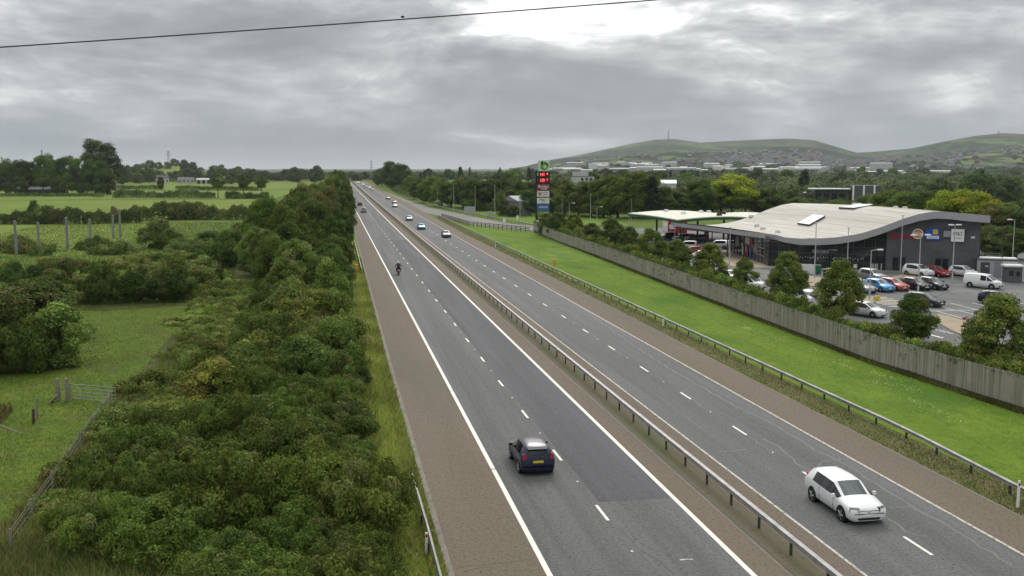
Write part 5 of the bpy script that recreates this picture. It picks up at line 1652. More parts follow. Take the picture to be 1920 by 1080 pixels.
    for i, t in ((8.8, .58), (8.0, .57), (7.0, .53), (2.0, .5), (.6, .48), (22.5, .98), (30, .66), (33, .5), (35.2, .3)):
        c = roof_pt(i, t)
        MB().box(c + Vector((0, 0, .18)), (0.7, 0.7, .4), 0.4, top=(.7, .7)).build('roof_vent', M['offwhite'] if i not in (36,) else M['black'], rf)
    for k in range(6):
        t = 0.12 + k * 0.15
        q = fe[-1] - A0 + Vector((0.5 - 4.2 * t, depth * t + 0.6, 0))
        MB().tube([Vector((q.x, q.y, 0)), Vector((q.x, q.y, 4.2))], 0.10, 8).build('canopy_column', M['black'], b)
    return b


service_building()


def wall_sign(label, s, z, w, h, m, dep=0.22, name='wall_sign', cat='sign'):
    q = FP_(s, z, 0.07 + dep / 2)
    t = thing(name, label, cat, q, FANG)
    MB().box((0, 0, 0), (w, dep, h)).build('panel', m, t)
    return t, -dep / 2 - 0.012


UP = (math.pi / 2, 0, 0)
M['orange_bun'] = mat('orange_bun', (0.62, 0.27, 0.05), 0.5)
M['redtext'] = mat('red_lettering', (0.50, 0.03, 0.03), 0.5)
M['crimson'] = mat('crimson_letters', (0.42, 0.016, 0.045), 0.4)
M['darktext'] = mat('dark_lettering', (0.03, 0.03, 0.03), 0.5)
M['whitetext'] = mat('white_lettering', (0.8, 0.8, 0.8), 0.5)
M['yellowtext'] = mat('yellow_lettering', (0.75, 0.52, 0.03), 0.5)

q = FP_(10.05, 5.30, 0.12)
t = thing('script_sign', 'crimson script letters mounted on the grey wall', 'sign', q, FANG)
text('Bewleys', 1.32, M['crimson'], t, (0, -0.02, -0.05), UP, 0.06, 'letters', 0.28)
# round burger sign
q = FP_(8.25, 5.62, 0.2)
t = thing('round_sign', 'round orange and white burger sign on the grey wall', 'sign', q, FANG)
mb = MB(); mb.tube([(0, 0.12, 0), (0, -0.12, 0)], 0.74, 28); mb.build('disc', M['white'], t)
for z0, z1 in ((0.24, 0.62), (-0.62, -0.24)):
    pts = []
    for k in range(15):
        a = math.pi * k / 14
        pts.append((0.56 * math.cos(a), z0 + (z1 - z0) * (math.sin(a) if z0 > 0 else 1 - math.sin(a) * 1.0)))
    vv = [(x, -0.135, z) for x, z in pts] + [(x, -0.121, z) for x, z in pts]
    n = len(pts)
    MB().add(vv, [tuple(range(n)), tuple(range(2 * n - 1, n - 1, -1))] + [(i, i + 1, n + i + 1, n + i) for i in range(n - 1)]).build('bun', M['orange_bun'], t)
text('BURGER', 0.30, M['redtext'], t, (0, -0.14, 0.11), UP, 0.008)
text('KING', 0.30, M['redtext'], t, (0, -0.14, -0.12), UP, 0.008)
# blue bakery sign
t, f = wall_sign('blue bakery sign with a yellow square and white strip on the grey wall', 6.25, 5.62, 1.85, 1.7, M['blue'])
for i in range(2):
    for j in range(2):
        MB().box((0.22 + i * 0.34 - .05, f, 0.52 - j * 0.34), (0.31, 0.012, 0.31)).build('square', M['yellowtext'], t)
MB().box((0.02, f, -0.42), (1.6, 0.012, 0.42)).build('strip', M['white'], t)
text('GREGGS', 0.34, M['blue'], t, (0.02, f - .012, -0.42), UP, 0.004)
# blank box
t, f = wall_sign('blank grey illuminated box on the grey wall', 4.35, 5.72, 1.15, 1.02, M['mullion'])
MB().box((0, f, 0), (1.0, 0.012, 0.86)).build('face', mat('grey_sign_face', (0.30, 0.32, 0.33), 0.4), t)
# food hall sign
t, f = wall_sign('white food hall sign in a dark box on the grey wall', 2.95, 5.55, 1.85, 1.95, M['black'], 0.3)
MB().box((-0.04, f, 0.0), (1.7, 0.012, 1.8)).build('face', M['white'], t)
text('M&S', 0.78, M['darktext'], t, (-0.04, f - .01, 0.2), UP, 0.004, sx=0.85)
text('FOOD', 0.36, M['darktext'], t, (-0.04, f - .01, -0.42), UP, 0.004)
t, f = wall_sign('small pale oval lamp on the right end of the grey wall', 1.0, 5.3, 0.5, 0.3, M['offwhite'], 0.16, 'wall_light', 'wall light')


def small_things_at_building():
    # white board, green bin, bollards, barriers near the front
    def box_thing(name, label, cat, px, pb, w, h, d, m_, rz=FANG, extra=None):
        p = gp(px, pb)
        t_ = thing(name, label, cat, p, rz)
        MB().box((0, 0, h / 2 + .05), (w, d, h - .1)).build('body', m_, t_)
        if extra: MB().box((0, 0, h + .03), (w * 1.06, d * 1.06, .08)).build('lid', extra, t_)
        else: MB().box((0, 0, .03), (w * .8, d * .8, .06)).build('foot', M['black'], t_)
        return t_
    box_thing('notice_board', 'white board standing at the left end of the glass front', 'board', 1512, 515, 2.0, 1.5, 0.15, M['offwhite'])
    box_thing('wheeled_bin', 'dark green bin beside the white board', 'bin', 1531, 514, 1.1, 1.25, 0.8, M['greenbin'], extra=M['greenbin'])
    box_thing('litter_bin', 'black litter bin below the glass front', 'bin', 1548, 520, 0.6, 1.1, 0.6, M['black'], extra=M['mullion_l'])
    box_thing('litter_bin', 'white litter bin behind the pointed young tree', 'bin', 1553, 519, 0.5, 1.2, 0.5, M['offwhite'])
    bm = MB(); bm.tube([(0, 0, 0), (0, 0, 1.0), (0, 0, 1.08)], [.1, .1, .05], 10)
    me1 = bm.mesh('shaft', M['lamp_grey'], True)
    me2 = bm.mesh('shaft', mat('faded_red_bollard', (0.45, 0.16, 0.15), .6), True)
    base = MB().tube([(0, 0, 0), (0, 0, .02)], .16, 10).mesh('base_plate', M['mullion'])
    for px, lab, mm in ((1652, 'first steel bollard in front of the glass, from the left', me1), (1660, 'second steel bollard in front of the glass, from the left', me1),
                        (1680, 'steel bollard beside the wall door', me1), (1702, 'faded red bollard in front of the grey wall', me2), (1762, 'pale bollard behind the red hatchback', me1)):
        p = gp(px, 508)
        t_ = thing('bollard', lab, 'bollard', p, 0, 'bollards along the front')
        put('shaft', mm, t_); put('base_plate', base, t_)


small_things_at_building()


def annex():
    p = gp(1864, 519)
    t_ = thing('service_annex', 'low grey service annex with a white topped parapet at the right end of the building', 'building', p, FANG)
    MB().box((0.3, 2.2, 1.15), (5.0, 4.4, 2.3)).build('wall', M['fascia'], t_)
    MB().box((0.3, 2.2, 2.38), (5.2, 4.6, .16)).build('roof', M['soffit'], t_)
    MB().box((0.3, 1.2, 2.54), (4.6, 1.8, .14)).build('roof_cover', M['white'], t_)
    d = MB().box((-1.2, -0.03, 1.0), (1.15, 0.06, 1.95)).build('door', M['mullion'], t_)
    MB().box((-1.0, -0.07, 1.45), (.4, .02, .16)).build('door_sign', M['offwhite'], d)
    for x in (0.4, 1.5, 2.4):
        MB().box((x, -0.02, 1.15), (.9, .04, 2.0)).build('panel', M['mullion_l'] if x < 1 else M['offwhite'], t_)
    f = thing('steel_frame', 'open dark steel frame standing above the annex roof', 'frame', p + Vector((0, 0, 2.46)), FANG)
    for x in (-2.0, 0.9):
        for y in (.4, 3.6):
            MB().box((x, y, 2.1), (.10, .10, 4.2)).build('upright', M['postdark'], f)
    for z in (0.5, 1.5, 2.9, 4.15):
        for y in (.4, 3.6):
            MB().box((-.55, y, z), (2.8, .06, .06)).build('rail', M['mullion_l'] if z < 1.5 else M['postdark'], f)
    k = gp(1897, 529)
    c = thing('kiosk', 'small grey kiosk with a white roof beside the annex', 'kiosk', k, R(-20))
    MB().box((0, 0, 1.05), (1.9, 1.9, 2.1)).build('wall', M['soffit'], c)
    MB().box((0, 0, 2.2), (2.4, 2.3, .22)).build('roof', M['offwhite'], c)
    MB().box((-.4, -.96, 1.25), (.55, .03, .7)).build('window', M['curtain'], c)
    MB().box((.45, -.96, 1.2), (.5, .03, .6)).build('window', M['curtain'], c)
    g = thing('storage_cabinet', 'pale green and white storage cabinet right of the kiosk', 'cabinet', gp(1916, 528), R(-20))
    for i in range(3):
        MB().box((-.3 + i * .95, 0, .95), (.9, 1.2, 1.9)).build('door', M['offwhite'], g)
        MB().box((.16 + i * .95, -.02, .98), (.05, 1.24, 1.96)).build('upright', M['greenbin'], g)
    MB().box((.65, 0, 1.98), (2.95, 1.26, .07)).build('roof', M['greenbin'], g)


annex()


# ------------------------------------------------------------------ fuel canopy
def fuel_canopy():
    N0 = Vector((66.3, 188, 0)); ex = Vector((30, -7, 0)); ey = Vector((-3.0, 23.5, 0))
    t_ = thing('fuel_canopy', 'wave topped fuel canopy with a dark green edge left of the building', 'canopy', N0)
    nx, ny = 24, 6
    zf = lambda u, v: 4.45 + 0.75 * math.sin(min(1, u / 0.62) * math.pi) * (0.9) - 0.15 * (u > .62) * math.sin((u - .62) / .38 * math.pi) * -2.2 + 0.25 * v + 0.15 * math.sin(v * math.pi)
    vv = []
    for j in range(ny + 1):
        for i in range(nx + 1):
            u, v = i / nx, j / ny
            p = ex * u + ey * v; vv.append(Vector((p.x, p.y, zf(u, v) + .5)))
    ff = [(j * (nx + 1) + i, j * (nx + 1) + i + 1, (j + 1) * (nx + 1) + i + 1, (j + 1) * (nx + 1) + i) for j in range(ny) for i in range(nx)]
    MB().add(vv, ff).build('roof', M['cream'], t_, True)
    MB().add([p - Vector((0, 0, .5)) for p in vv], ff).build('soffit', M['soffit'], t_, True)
    fa = MB(); tr = MB()
    ring = [i for i in range(nx + 1)] + [j * (nx + 1) + nx for j in range(1, ny + 1)] + [ny * (nx + 1) + i for i in range(nx - 1, -1, -1)] + [j * (nx + 1) for j in range(ny - 1, -1, -1)]
    for a, c in zip(ring[:-1], ring[1:]):
        p, q = vv[a], vv[c]
        dz = Vector((0, 0, .02)); lo = Vector((0, 0, .62)); md = Vector((0, 0, .16))
        fa.add([p - lo, q - lo, q - md, p - md], [(0, 1, 2, 3)])
        tr.add([p - md, q - md, q + dz, p + dz], [(0, 1, 2, 3)])
    fa.build('fascia', M['green'], t_); tr.build('trim', M['cream'], t_)
    for u in (.12, .4, .68, .94):
        for v in (.28, .75):
            p = ex * u + ey * v
            MB().tube([Vector((p.x, p.y, 0)), Vector((p.x, p.y, zf(u, v)))], .2, 10).build('column', M['green'] if v < .5 else M['mullion'], t_)
    for u, v, m_ in ((.18, .4, M['white']), (.33, .5, M['white']), (.40, .55, M['offwhite']), (.3, .1, M['black']), (.42, .35, M['black']), (.8, .3, M['black']), (.2, .8, M['offwhite'])):
        p = ex * u + ey * v
        MB().box(Vector((p.x, p.y, zf(u, v) + .72)), (.9, .9, .5), .3, top=(.6, .6)).build('roof_vent', m_, t_)
    k = 0
    for u in (.2, .45, .72):
        for v in (.3, .72):
            p = N0 + ex * u + ey * v
            q = thing('fuel_pump', ('red and white fuel pump under the front of the canopy, ' if v < .5 else 'red and white fuel pump under the back of the canopy, ') + ('left island' if u < .3 else 'middle island' if u < .6 else 'right island'), 'fuel pump', p, R(-12), 'fuel pumps')
            MB().box((0, 0, .55), (1.0, .6, 1.1)).build('cabinet', M['red'], q)
            MB().box((0, 0, 1.45), (.95, .5, .7)).build('display_head', M['offwhite'] if k % 2 else M['red'], q)
            MB().box((0, -.26, 1.5), (.6, .03, .35)).build('screen', M['curtain'], q)
            MB().box((0, 0, .02), (2.6, 1.3, .16)).build('island', M['concrete'], q)
            k += 1
    for (px, pb, w, h, m1, lab) in ((1263, 440, 2.6, 2.9, M['red'], 'tall red promotional board under the left part of the canopy'), (1279, 440, 2.2, 3.2, M['red'], 'red and white promotional board under the canopy'), (1248, 434, 1.4, 2.6, M['offwhite'], 'pale board at the left end of the canopy')):
        p = gp(px, pb)
        q = thing('advert_board', lab, 'advert board', p, R(-12), 'promotional boards under the canopy')
        MB().box((0, 0, h / 2 + .3), (w, .25, h)).build('panel', m1, q)
        MB().box((-.1 * w, -.14, h * .62), (w * .55, .03, h * .36)).build('poster', M['white'], q)
        for s in (-.4, .4): MB().box((s * w, 0, .2), (.1, .2, .4)).build('leg', M['mullion'], q)


fuel_canopy()


# ------------------------------------------------------------------ totem sign
def totem():
    p = gp(1017, 441)
    rz = R(-9)
    t_ = thing('totem_sign', 'tall black roadside totem with price display and stacked brand panels', 'sign', p, rz)
    W, D = 3.15, 0.75
    H_ = 17.3
    MB().box((0, 0, (3.4 + 14.2) / 2), (W, D, 10.8)).build('frame', M['black'], t_)
    MB().box((-.6, 0, 1.7), (.5, .5, 3.4)).box((.6, 0, 1.7), (.5, .5, 3.4)).build('leg', M['mullion_l'], t_)
    # apple emblem on top
    pale = mat('pale_green_panel', (0.50, 0.60, 0.46), .5)
    MB().box((0.25, 0, 15.4), (2.5, .5, 2.35)).build('emblem_panel', pale, t_)
    ag = mat('apple_green', (0.08, 0.30, 0.05), .4); dg = mat('dark_leaf_green', (0.012, 0.07, 0.025), .5)
    mb = MB(); mb.ellipsoid((0.3, -.26, 15.2), (.85, .06, .8), 18, 10); em = mb.build('emblem', ag, t_, True)
    mb = MB(); mb.ellipsoid((-.15, -.27, 15.95), (.30, .05, .5), 12, 8); mb.build('emblem_leaf', dg, em, True)
    mb = MB(); mb.ellipsoid((.5, -.32, 15.15), (.40, .05, .42), 12, 8); mb.build('emblem_highlight', mat('apple_pale', (0.45, 0.55, 0.30), .4), em, True)
    arc = [(0.3 + .88 * math.cos(a), -.29, 15.25 + .86 * math.sin(a)) for a in np.linspace(R(-10), R(110), 12)]
    MB().tube(arc, [.05 + .1 * math.sin(math.pi * i / 11) for i in range(12)], 6).build('emblem_outline', dg, em)
    f = -D / 2 - .02
    led = mat('led_red', (0.3, 0.01, 0.01), .5, emit=((1.0, 0.10, 0.08), 2.2))
    for z, s in ((13.45, '141.9'), (12.15, '139.7')):
        q = MB().box((.32, f, z), (1.95, .04, 1.02)).build('price_display', mat('display_dark_red', (0.09, 0.004, 0.006), .4), t_)
        text(s[:3] + ' ', .98, led, q, (.02, f - .03, z), UP, .006, 'digits', sx=.78)
        text(s[4], .72, led, q, (1.02, f - .03, z + .1), UP, .006, 'digits', sx=.9)
        MB().box((-1.08, f, z + .1), (.36, .03, .75)).build('grade_mark', mat('grade_green', (.18, .34, .16), .5) if z > 13 else M['mullion'], t_)
    rows = [(10.75, mat('totem_red', (0.26, 0.045, 0.06), .5)), (9.22, mat('totem_white', (.68, .62, .58), .5)), (7.7, mat('totem_white_food', (.64, .67, .58), .5)), (6.25, mat('totem_blue', (.05, .13, .33), .5)), (4.9, mat('totem_green', (.10, .20, .05), .5))]
    pn = []
    for z, m_ in rows:
        pn.append(MB().box((.12, f, z), (2.75, .05, 1.28)).build('brand_panel', m_, t_))
    text('Bewleys', .72, M['whitetext'], pn[0], (.12, f - .03, 10.82), UP, .005, shear=.25)
    MB().box((.35, f - .03, 10.3), (1.3, .01, .12)).build('underline', M['whitetext'], pn[0])
    MB().ellipsoid((-.6, f - .03, 9.22), (.42, .02, .44), 16, 8).build('burger_mark', mat('burger_mark', (.36, .22, .17), .5), pn[1])
    text('BURGER', .42, M['darktext'], pn[1], (.62, f - .03, 9.45), UP, .005, sx=.8); text('KING', .42, M['darktext'], pn[1], (.5, f - .03, 9.0), UP, .005, sx=.8)
    text('M&S', .78, M['darktext'], pn[2], (.0, f - .03, 7.86), UP, .005); text('FOOD', .34, M['darktext'], pn[2], (.1, f - .03, 7.3), UP, .005)
    text('GREGGS', .56, M['whitetext'], pn[3], (.16, f - .03, 6.25), UP, .005, sx=.9)
    text('SUB', .56, M['yellowtext'], pn[4], (-.42, f - .03, 4.92), UP, .005, sx=.9); text('WAY', .56, M['whitetext'], pn[4], (.72, f - .03, 4.92), UP, .005, sx=.9)
    text('24hr', .78, M['whitetext'], t_, (-.45, f - .01, 3.85), UP, .005, sx=.85)
    MB().ellipsoid((.75, f - .01, 3.9), (.35, .02, .35), 12, 8).build('clock_mark', mat('clock_brown', (.20, .10, .03), .5), t_)


totem()


# ------------------------------------------------------------------ paving, kerbs, bays, crosshatching in the car park
def paving():
    B = lambda *q: gp(*q)[:2]
    fr = [A0 + FN * 3.2 + FD * -1, A0 + FD * 12, B0 + FN * .5, B0 + FN * 3.5 + FD * 2, Vector((61.5, 139, 0)), Vector((62.5, 134.5, 0))]
    def slab(name, pts, h, m_, label=None):
        mb = MB(); n = len(pts)
        vv = [(x, y, pz(y) + .02) for x, y in pts] + [(x, y, pz(y) + .02 + h) for x, y in pts]
        mb.add(vv, [tuple(range(n, 2 * n))] + [(i, (i + 1) % n, n + (i + 1) % n, n + i) for i in range(n)])
        o = mb.build(name, m_); tag(o, kind='structure'); return o
    f0 = [FP_(-2, 0, 0.2), FP_(29.6, 0, 0.2), FP_(30, 0, 3.4), FP_(27, 0, 4.4), FP_(17, 0, 3.0), FP_(-2, 0, 2.3)]
    slab('pavement', [(v.x, v.y) for v in f0], .12, M['greypave'])
    slab('pavement', [B(1462, 522), B(1500, 515), B(1548, 524), B(1548, 536), B(1500, 540), B(1462, 530)], .12, M['paving'])
    slab('pavement', [(61, 141), (66.5, 142), (70, 172), (63, 180), (58.5, 165), (57.5, 148)], .12, M['paving'])
    slab('kerb_island', [B(1668, 523), B(1700, 512), B(1726, 514), B(1735, 524)], .12, M['paving'])
    slab('kerb_island', [B(1742, 596), B(1760, 590), B(1838, 612), B(1815, 634), B(1785, 622)], .10, M['paving'])
    slab('kerb_island', [B(1605, 560), B(1618, 556), B(1642, 566), B(1628, 578), B(1610, 580)], .10, M['paving'])
    # bay lines and crosshatching as thin paint
    bays = MB()
    def ln(a, b, w=.1, m_=0):
        a = Vector(a); b = Vector(b); d = (b - a).normalized(); n = Vector((-d.y, d.x)) * w / 2
        bays.add([(a.x - n.x, a.y - n.y, pz(a.y) + .026), (b.x - n.x, b.y - n.y, pz(b.y) + .026), (b.x + n.x, b.y + n.y, pz(b.y) + .026), (a.x + n.x, a.y + n.y, pz(a.y) + .026)], [(0, 1, 2, 3)], m_)
    for i in range(9):   # row with the coloured cars
        x = 60.4 + i * 2.55; ln((x, 111.6), (x + .3, 116.6))
    ln((60.4, 116.8), (82, 116.8))
    for i in range(9):
        x = 78.3 + i * 2.6; ln((x, 122.0 - i * .1), (x + .3, 127 - i * .1))
    for i in range(12):
        x = 62.0 + i * 2.6; ln((x, 95.5), (x + .4, 100.6))
        ln((x, 90.2), (x + .4, 95.3))
    ln((61.5, 95.4), (93, 95.4))
    for i in range(5):
        x = 84 + i * 2.6; ln((x, 107), (x + .3, 112))
    ln((82, 107), (97, 107))
    for j in range(6):
        a = B(1744 + j * 13, 597 + j * 3.2); b_ = B(1768 + j * 13, 608 + j * 3.6)
        ln(a, (b_[0] + 2.0, b_[1]), .28, 1)
    ln(B(1744, 597), B(1826, 612), .14, 1); ln(B(1768, 612), B(1836, 624), .14, 1)
    for j in range(7):
        a = B(1600 + j * 11, 556 + j * 3.1); ln(a, (a[0] + 3.4, a[1] - 1.6), .30, 1)
    for k in range(5):
        a = B(1745 + k * 8, 617 + k * 2); ln(a, (a[0] + .5, a[1] - .1), .2)
    ln(B(1735, 626), B(1768, 634), .3)
    ln(B(1612, 583), B(1640, 592), .16)
    o = bays.build('bay_marking', [M['paint'], mat('cream_hatching_paint', (.66, .62, .42), .7)]); tag(o, kind='structure')
    # red and white hazard post
    p = gp(1808, 614)
    t_ = thing('hazard_post', 'red and white banded hazard post on the crosshatching', 'marker post', p)
    for i in range(4):
        MB().tube([(0, 0, i * .25), (0, 0, i * .25 + .25)], .14, 10).build('band', M['red'] if i % 2 else M['crimson'] if i == 0 else M['offwhite'], t_)
    p = gp(1644, 563)
    t_ = thing('marker_post', 'yellow low marker on the kerb island beside the white hatchback', 'marker post', p)
    MB().box((0, 0, .25), (.9, .3, .5), R(20), top=(.9, .6)).build('body', mat('yellow_marker', (.55, .42, .05), .5), t_)


paving()


# ------------------------------------------------------------------ cars
PAINT = {}


def paint(name, c, metal=0.0):
    if name not in PAINT: PAINT[name] = mat('car_paint_' + name, c, 0.36, metal, spec=0.35, coat=0.28)
    return PAINT[name]


CAR = {
    'hatch': dict(L=4.05, st=[
        (1.00, .36, .61, .64, .74, .70, .52, .01, ''), (.985, .22, .67, .70, .87, .83, .64, .01, ''), (.93, .20, .73, .76, .95, .91, .69, .02, ''), (.74, .19, .80, .84, .98, .93, .70, .03, ''),
        (.56, .19, .87, .92, 1.0, .95, .70, .03, ''), (.46, .19, .90, .97, 1.0, .955, .70, .03, 'W'), (.12, .19, .93, 1.39, 1.0, .965, .66, .03, 'S'), (.09, .19, .93, 1.41, 1.0, .965, .665, .03, 'S'),
        (-.26, .19, .95, 1.46, 1.0, .965, .67, .03, 'S'), (-.30, .19, .95, 1.46, 1.0, .965, .67, .03, 'S'), (-.62, .19, .99, 1.44, 1.0, .96, .65, .03, ''), (-.84, .20, 1.03, 1.40, .99, .94, .62, .02, 'R'),
        (-.955, .22, .99, 1.05, .97, .90, .72, .02, ''), (-.975, .25, .86, .90, .95, .90, .74, .02, ''), (-.99, .28, .64, .70, .93, .90, .78, .01, ''), (-1.0, .36, .58, .60, .84, .82, .70, .01, '')]),
    'suv': dict(L=4.5, st=[
        (1.00, .50, .76, .80, .66, .62, .46, .01, ''), (.985, .32, .82, .88, .84, .80, .64, .01, ''), (.93, .28, .92, .97, .93, .90, .72, .02, ''), (.70, .27, 1.0, 1.05, .98, .94, .74, .03, ''),
        (.52, .27, 1.04, 1.10, 1.0, .95, .74, .03, ''), (.44, .27, 1.06, 1.13, 1.0, .96, .74, .03, 'W'), (.16, .27, 1.08, 1.60, 1.0, .965, .70, .03, 'S'), (.13, .27, 1.08, 1.62, 1.0, .965, .70, .03, 'S'),
        (-.22, .27, 1.10, 1.68, 1.0, .965, .70, .03, 'S'), (-.26, .27, 1.10, 1.68, 1.0, .965, .70, .03, 'S'), (-.66, .27, 1.13, 1.66, 1.0, .96, .68, .03, ''), (-.86, .28, 1.16, 1.62, .99, .94, .66, .02, 'R'),
        (-.955, .32, 1.10, 1.14, .97, .90, .74, .02, ''), (-.975, .34, .96, 1.0, .95, .90, .76, .02, ''), (-.99, .38, .72, .78, .93, .90, .80, .01, ''), (-1.0, .46, .66, .68, .84, .82, .70, .01, '')]),
    'saloon': dict(L=4.6, st=[
        (1.00, .38, .56, .58, .60, .56, .40, .01, ''), (.985, .24, .62, .64, .80, .76, .60, .01, ''), (.93, .19, .68, .71, .92, .88, .68, .02, ''), (.74, .18, .78, .82, .98, .93, .70, .03, ''),
        (.50, .18, .85, .89, 1.0, .95, .70, .03, ''), (.40, .18, .88, .93, 1.0, .955, .70, .03, 'W'), (.08, .18, .92, 1.36, 1.0, .965, .64, .03, 'S'), (.05, .18, .92, 1.38, 1.0, .965, .645, .03, 'S'),
        (-.26, .18, .93, 1.42, 1.0, .965, .65, .03, 'S'), (-.30, .18, .93, 1.42, 1.0, .965, .65, .03, 'S'), (-.52, .18, .95, 1.38, 1.0, .96, .62, .03, ''), (-.56, .18, .96, 1.36, 1.0, .95, .62, .02, 'R'),
        (-.76, .19, .95, 1.02, .99, .93, .68, .02, ''), (-.95, .22, .93, .99, .96, .90, .72, .02, ''), (-.985, .26, .72, .78, .93, .90, .78, .01, ''), (-1.0, .36, .58, .60, .84, .82, .70, .01, '')]),
    'van': dict(L=4.4, st=[
        (1.00, .42, .66, .70, .66, .62, .46, .01, ''), (.985, .27, .74, .79, .84, .80, .64, .01, ''), (.92, .22, .86, .90, .93, .90, .72, .02, ''), (.76, .21, .96, 1.0, .98, .94, .74, .03, ''),
        (.66, .21, 1.00, 1.06, 1.0, .95, .74, .03, 'W'), (.34, .21, 1.02, 1.66, 1.0, .97, .78, .03, ''), (.31, .21, 1.02, 1.69, 1.0, .97, .78, .03, 'S'), (-.02, .21, 1.02, 1.78, 1.0, .97, .80, .03, ''),
        (-.08, .21, 1.02, 1.79, 1.0, .97, .80, .03, ''), (-.5, .21, 1.02, 1.81, 1.0, .97, .80, .03, ''), (-.9, .21, 1.02, 1.79, 1.0, .97, .80, .03, ''), (-.97, .23, 1.02, 1.74, .99, .96, .80, .02, ''),
        (-.985, .28, 1.02, 1.3, .98, .95, .84, .02, ''), (-.995, .30, .80, .84, .97, .94, .84, .01, ''), (-1.0, .40, .58, .62, .90, .88, .80, .01, '')])}


def car_proto(style, W=1.78, L=None, detail=True):
    """part meshes of a car; front towards +y, origin on the road under its middle"""
    d = CAR[style]; L = L or d['L']; hw = W / 2; hl = L / 2
    rings = []
    for (y, zb, ze, zt, wl, wb, wr, cr, fl) in d['st']:
        wl, wb, wr = wl * hw, wb * hw, wr * hw
        zs = zb + .13
        half = [(0, zb), (wl * .82, zb), (wl * .97, zs), (wl, (zs + ze) * .5), (wl * .99, ze - .10), (wb, ze), (wb + (wr - wb) * .82, ze + (zt - ze) * .86), (wr * .86, zt + cr * .3), (wr * .45, zt + cr * .8), (0, zt + cr)]
        ring = [(x, y * hl, z) for x, z in half] + [(-x, y * hl, z) for x, z in half[-2:0:-1]]
        rings.append(ring)
    n = len(rings[0]); nh = 10
    groups = {'body': [], 'windscreen': [], 'rear_window': [], 'side_r': [], 'side_l': []}
    for i in range(len(rings) - 1):
        fl = d['st'][i][8]
        for k in range(n):
            f = (i * n + k, i * n + (k + 1) % n, (i + 1) * n + (k + 1) % n, (i + 1) * n + k)
            kk = k if k < nh - 1 else n - 1 - k     # strip number on either side
            g = 'body'
            if fl == 'W' and kk in (7, 8): g = 'windscreen'
            elif fl == 'R' and kk in (7, 8): g = 'rear_window'
            elif fl in ('S', 'W') and kk == 5: g = 'side_r' if k < nh - 1 else 'side_l'
            groups[g].append(f)
    groups['body'] += [tuple(range(n - 1, -1, -1)), tuple(range((len(rings) - 1) * n, len(rings) * n))]
    V = [p for r in rings for p in r]

    def sub(fs, m_, name):
        used = sorted({i for f in fs for i in f}); mp = {v: j for j, v in enumerate(used)}
        mb = MB(); mb.add([V[i] for i in used], [tuple(mp[i] for i in f)[::-1] for f in fs]); return mb.mesh(name, m_, True, 62)
    parts = [('body', sub(groups['body'], paint('white', (.72, .73, .72)), 'body'), None)]
    parts.append(('windscreen', sub(groups['windscreen'], M['screen'], 'windscreen'), None))
    if groups['rear_window']: parts.append(('rear_window', sub(groups['rear_window'], M['glass'], 'rear_window'), None))
    for s in ('side_r', 'side_l'): parts.append(('side_window', sub(groups[s], M['glass'], 'side_window'), None))
    st = d['st']
    fr = .335 if style in ('suv', 'van') else .31
    wy = (hl * .64, -hl * .60)
    wheel = MB(); wheel.lathe_x([(-.10, fr * .8), (-.10, fr * .97), (-.06, fr), (.06, fr), (.10, fr * .97), (.10, fr * .66)], (0, 0, 0), 22)
    wm = wheel.mesh('wheel', M['rubber'], True)
    rim = MB(); rim.lathe_x([(-.098, fr * .15), (-.096, fr * .74), (.096, fr * .74), (.098, fr * .15)], (0, 0, 0), 18, 1)
    for a_ in range(5):
        an = a_ * 2 * math.pi / 5
        for sx_ in (-1, 1):
            rim.tube([(sx_ * .106, 0, 0), (sx_ * .103, fr * .72 * math.cos(an), fr * .72 * math.sin(an))], [.045, .035], 5)
    rm = rim.mesh('rim', [M['alloy'], M['black']])
    arch = MB(); arch.lathe_x([(-.12, fr * 1.2), (.12, fr * 1.2)], (0, 0, 0), 22); am = arch.mesh('wheel_arch', M['black'])
    for y in wy:
        for s in (-1, 1):
            parts.append(('wheel', wm, (s * (hw - .105), y, fr)))
            parts.append(('wheel_arch', am, (s * (hw - .118), y, fr + .03)))
    if not detail: return dict(parts=[p for p in parts if p[0] != 'rear_window' or True], rim=rm)
    zh = st[2][2]
    hb = MB().box((0, 0, 0), (.40, .20, .15), R(-20), top=(.85, .8)).mesh('headlight', M['lens'])
    hb2 = MB().box((0, 0, 0), (.40, .20, .15), R(20), top=(.85, .8)).mesh('headlight', M['lens'])
    parts.append(('headlight', hb, (hw * .68, hl * .935, zh - .045))); parts.append(('headlight', hb2, (-hw * .68, hl * .935, zh - .045)))
    gz = st[1][2]
    parts.append(('grille', MB().box((0, hl * .992, gz - .035), (hw * .92, .03, .075)).mesh('grille', M['black']), None))
    parts.append(('lower_grille', MB().box((0, hl * .990, st[1][1] + .10), (hw * 1.05, .05, .10)).mesh('lower_grille', M['black']), None))
    parts.append(('badge', MB().tube([(0, hl * .99, gz - .03), (0, hl * .995 + .03, gz - .03)], .065, 14).mesh('badge', M['lens']), None))
    for s in (-1, 1):
        parts.append(('fog_lamp_slot', MB().box((s * hw * .66, hl * .962, st[1][1] + .13), (hw * .30, .09, .06), -s * R(22)).mesh('fog_lamp_slot', M['black']), None))
        parts.append(('headlight_housing', MB().box((s * hw * .68, hl * .932, zh - .045), (.44, .205, .175), -s * R(20), top=(.86, .8)).mesh('headlight_housing', M['black']), None))
    zt = st[-4][2] if style != 'van' else .95
    tl = MB().box((0, 0, 0), (.17, .13, .30 if style != 'saloon' else .18), top=(.6, .7)).mesh('tail_light', M['lens_red'])
    for s in (-1, 1): parts.append(('tail_light', tl, (s * hw * .80, -hl * .945, zt + .0 if style != 'saloon' else .84)))
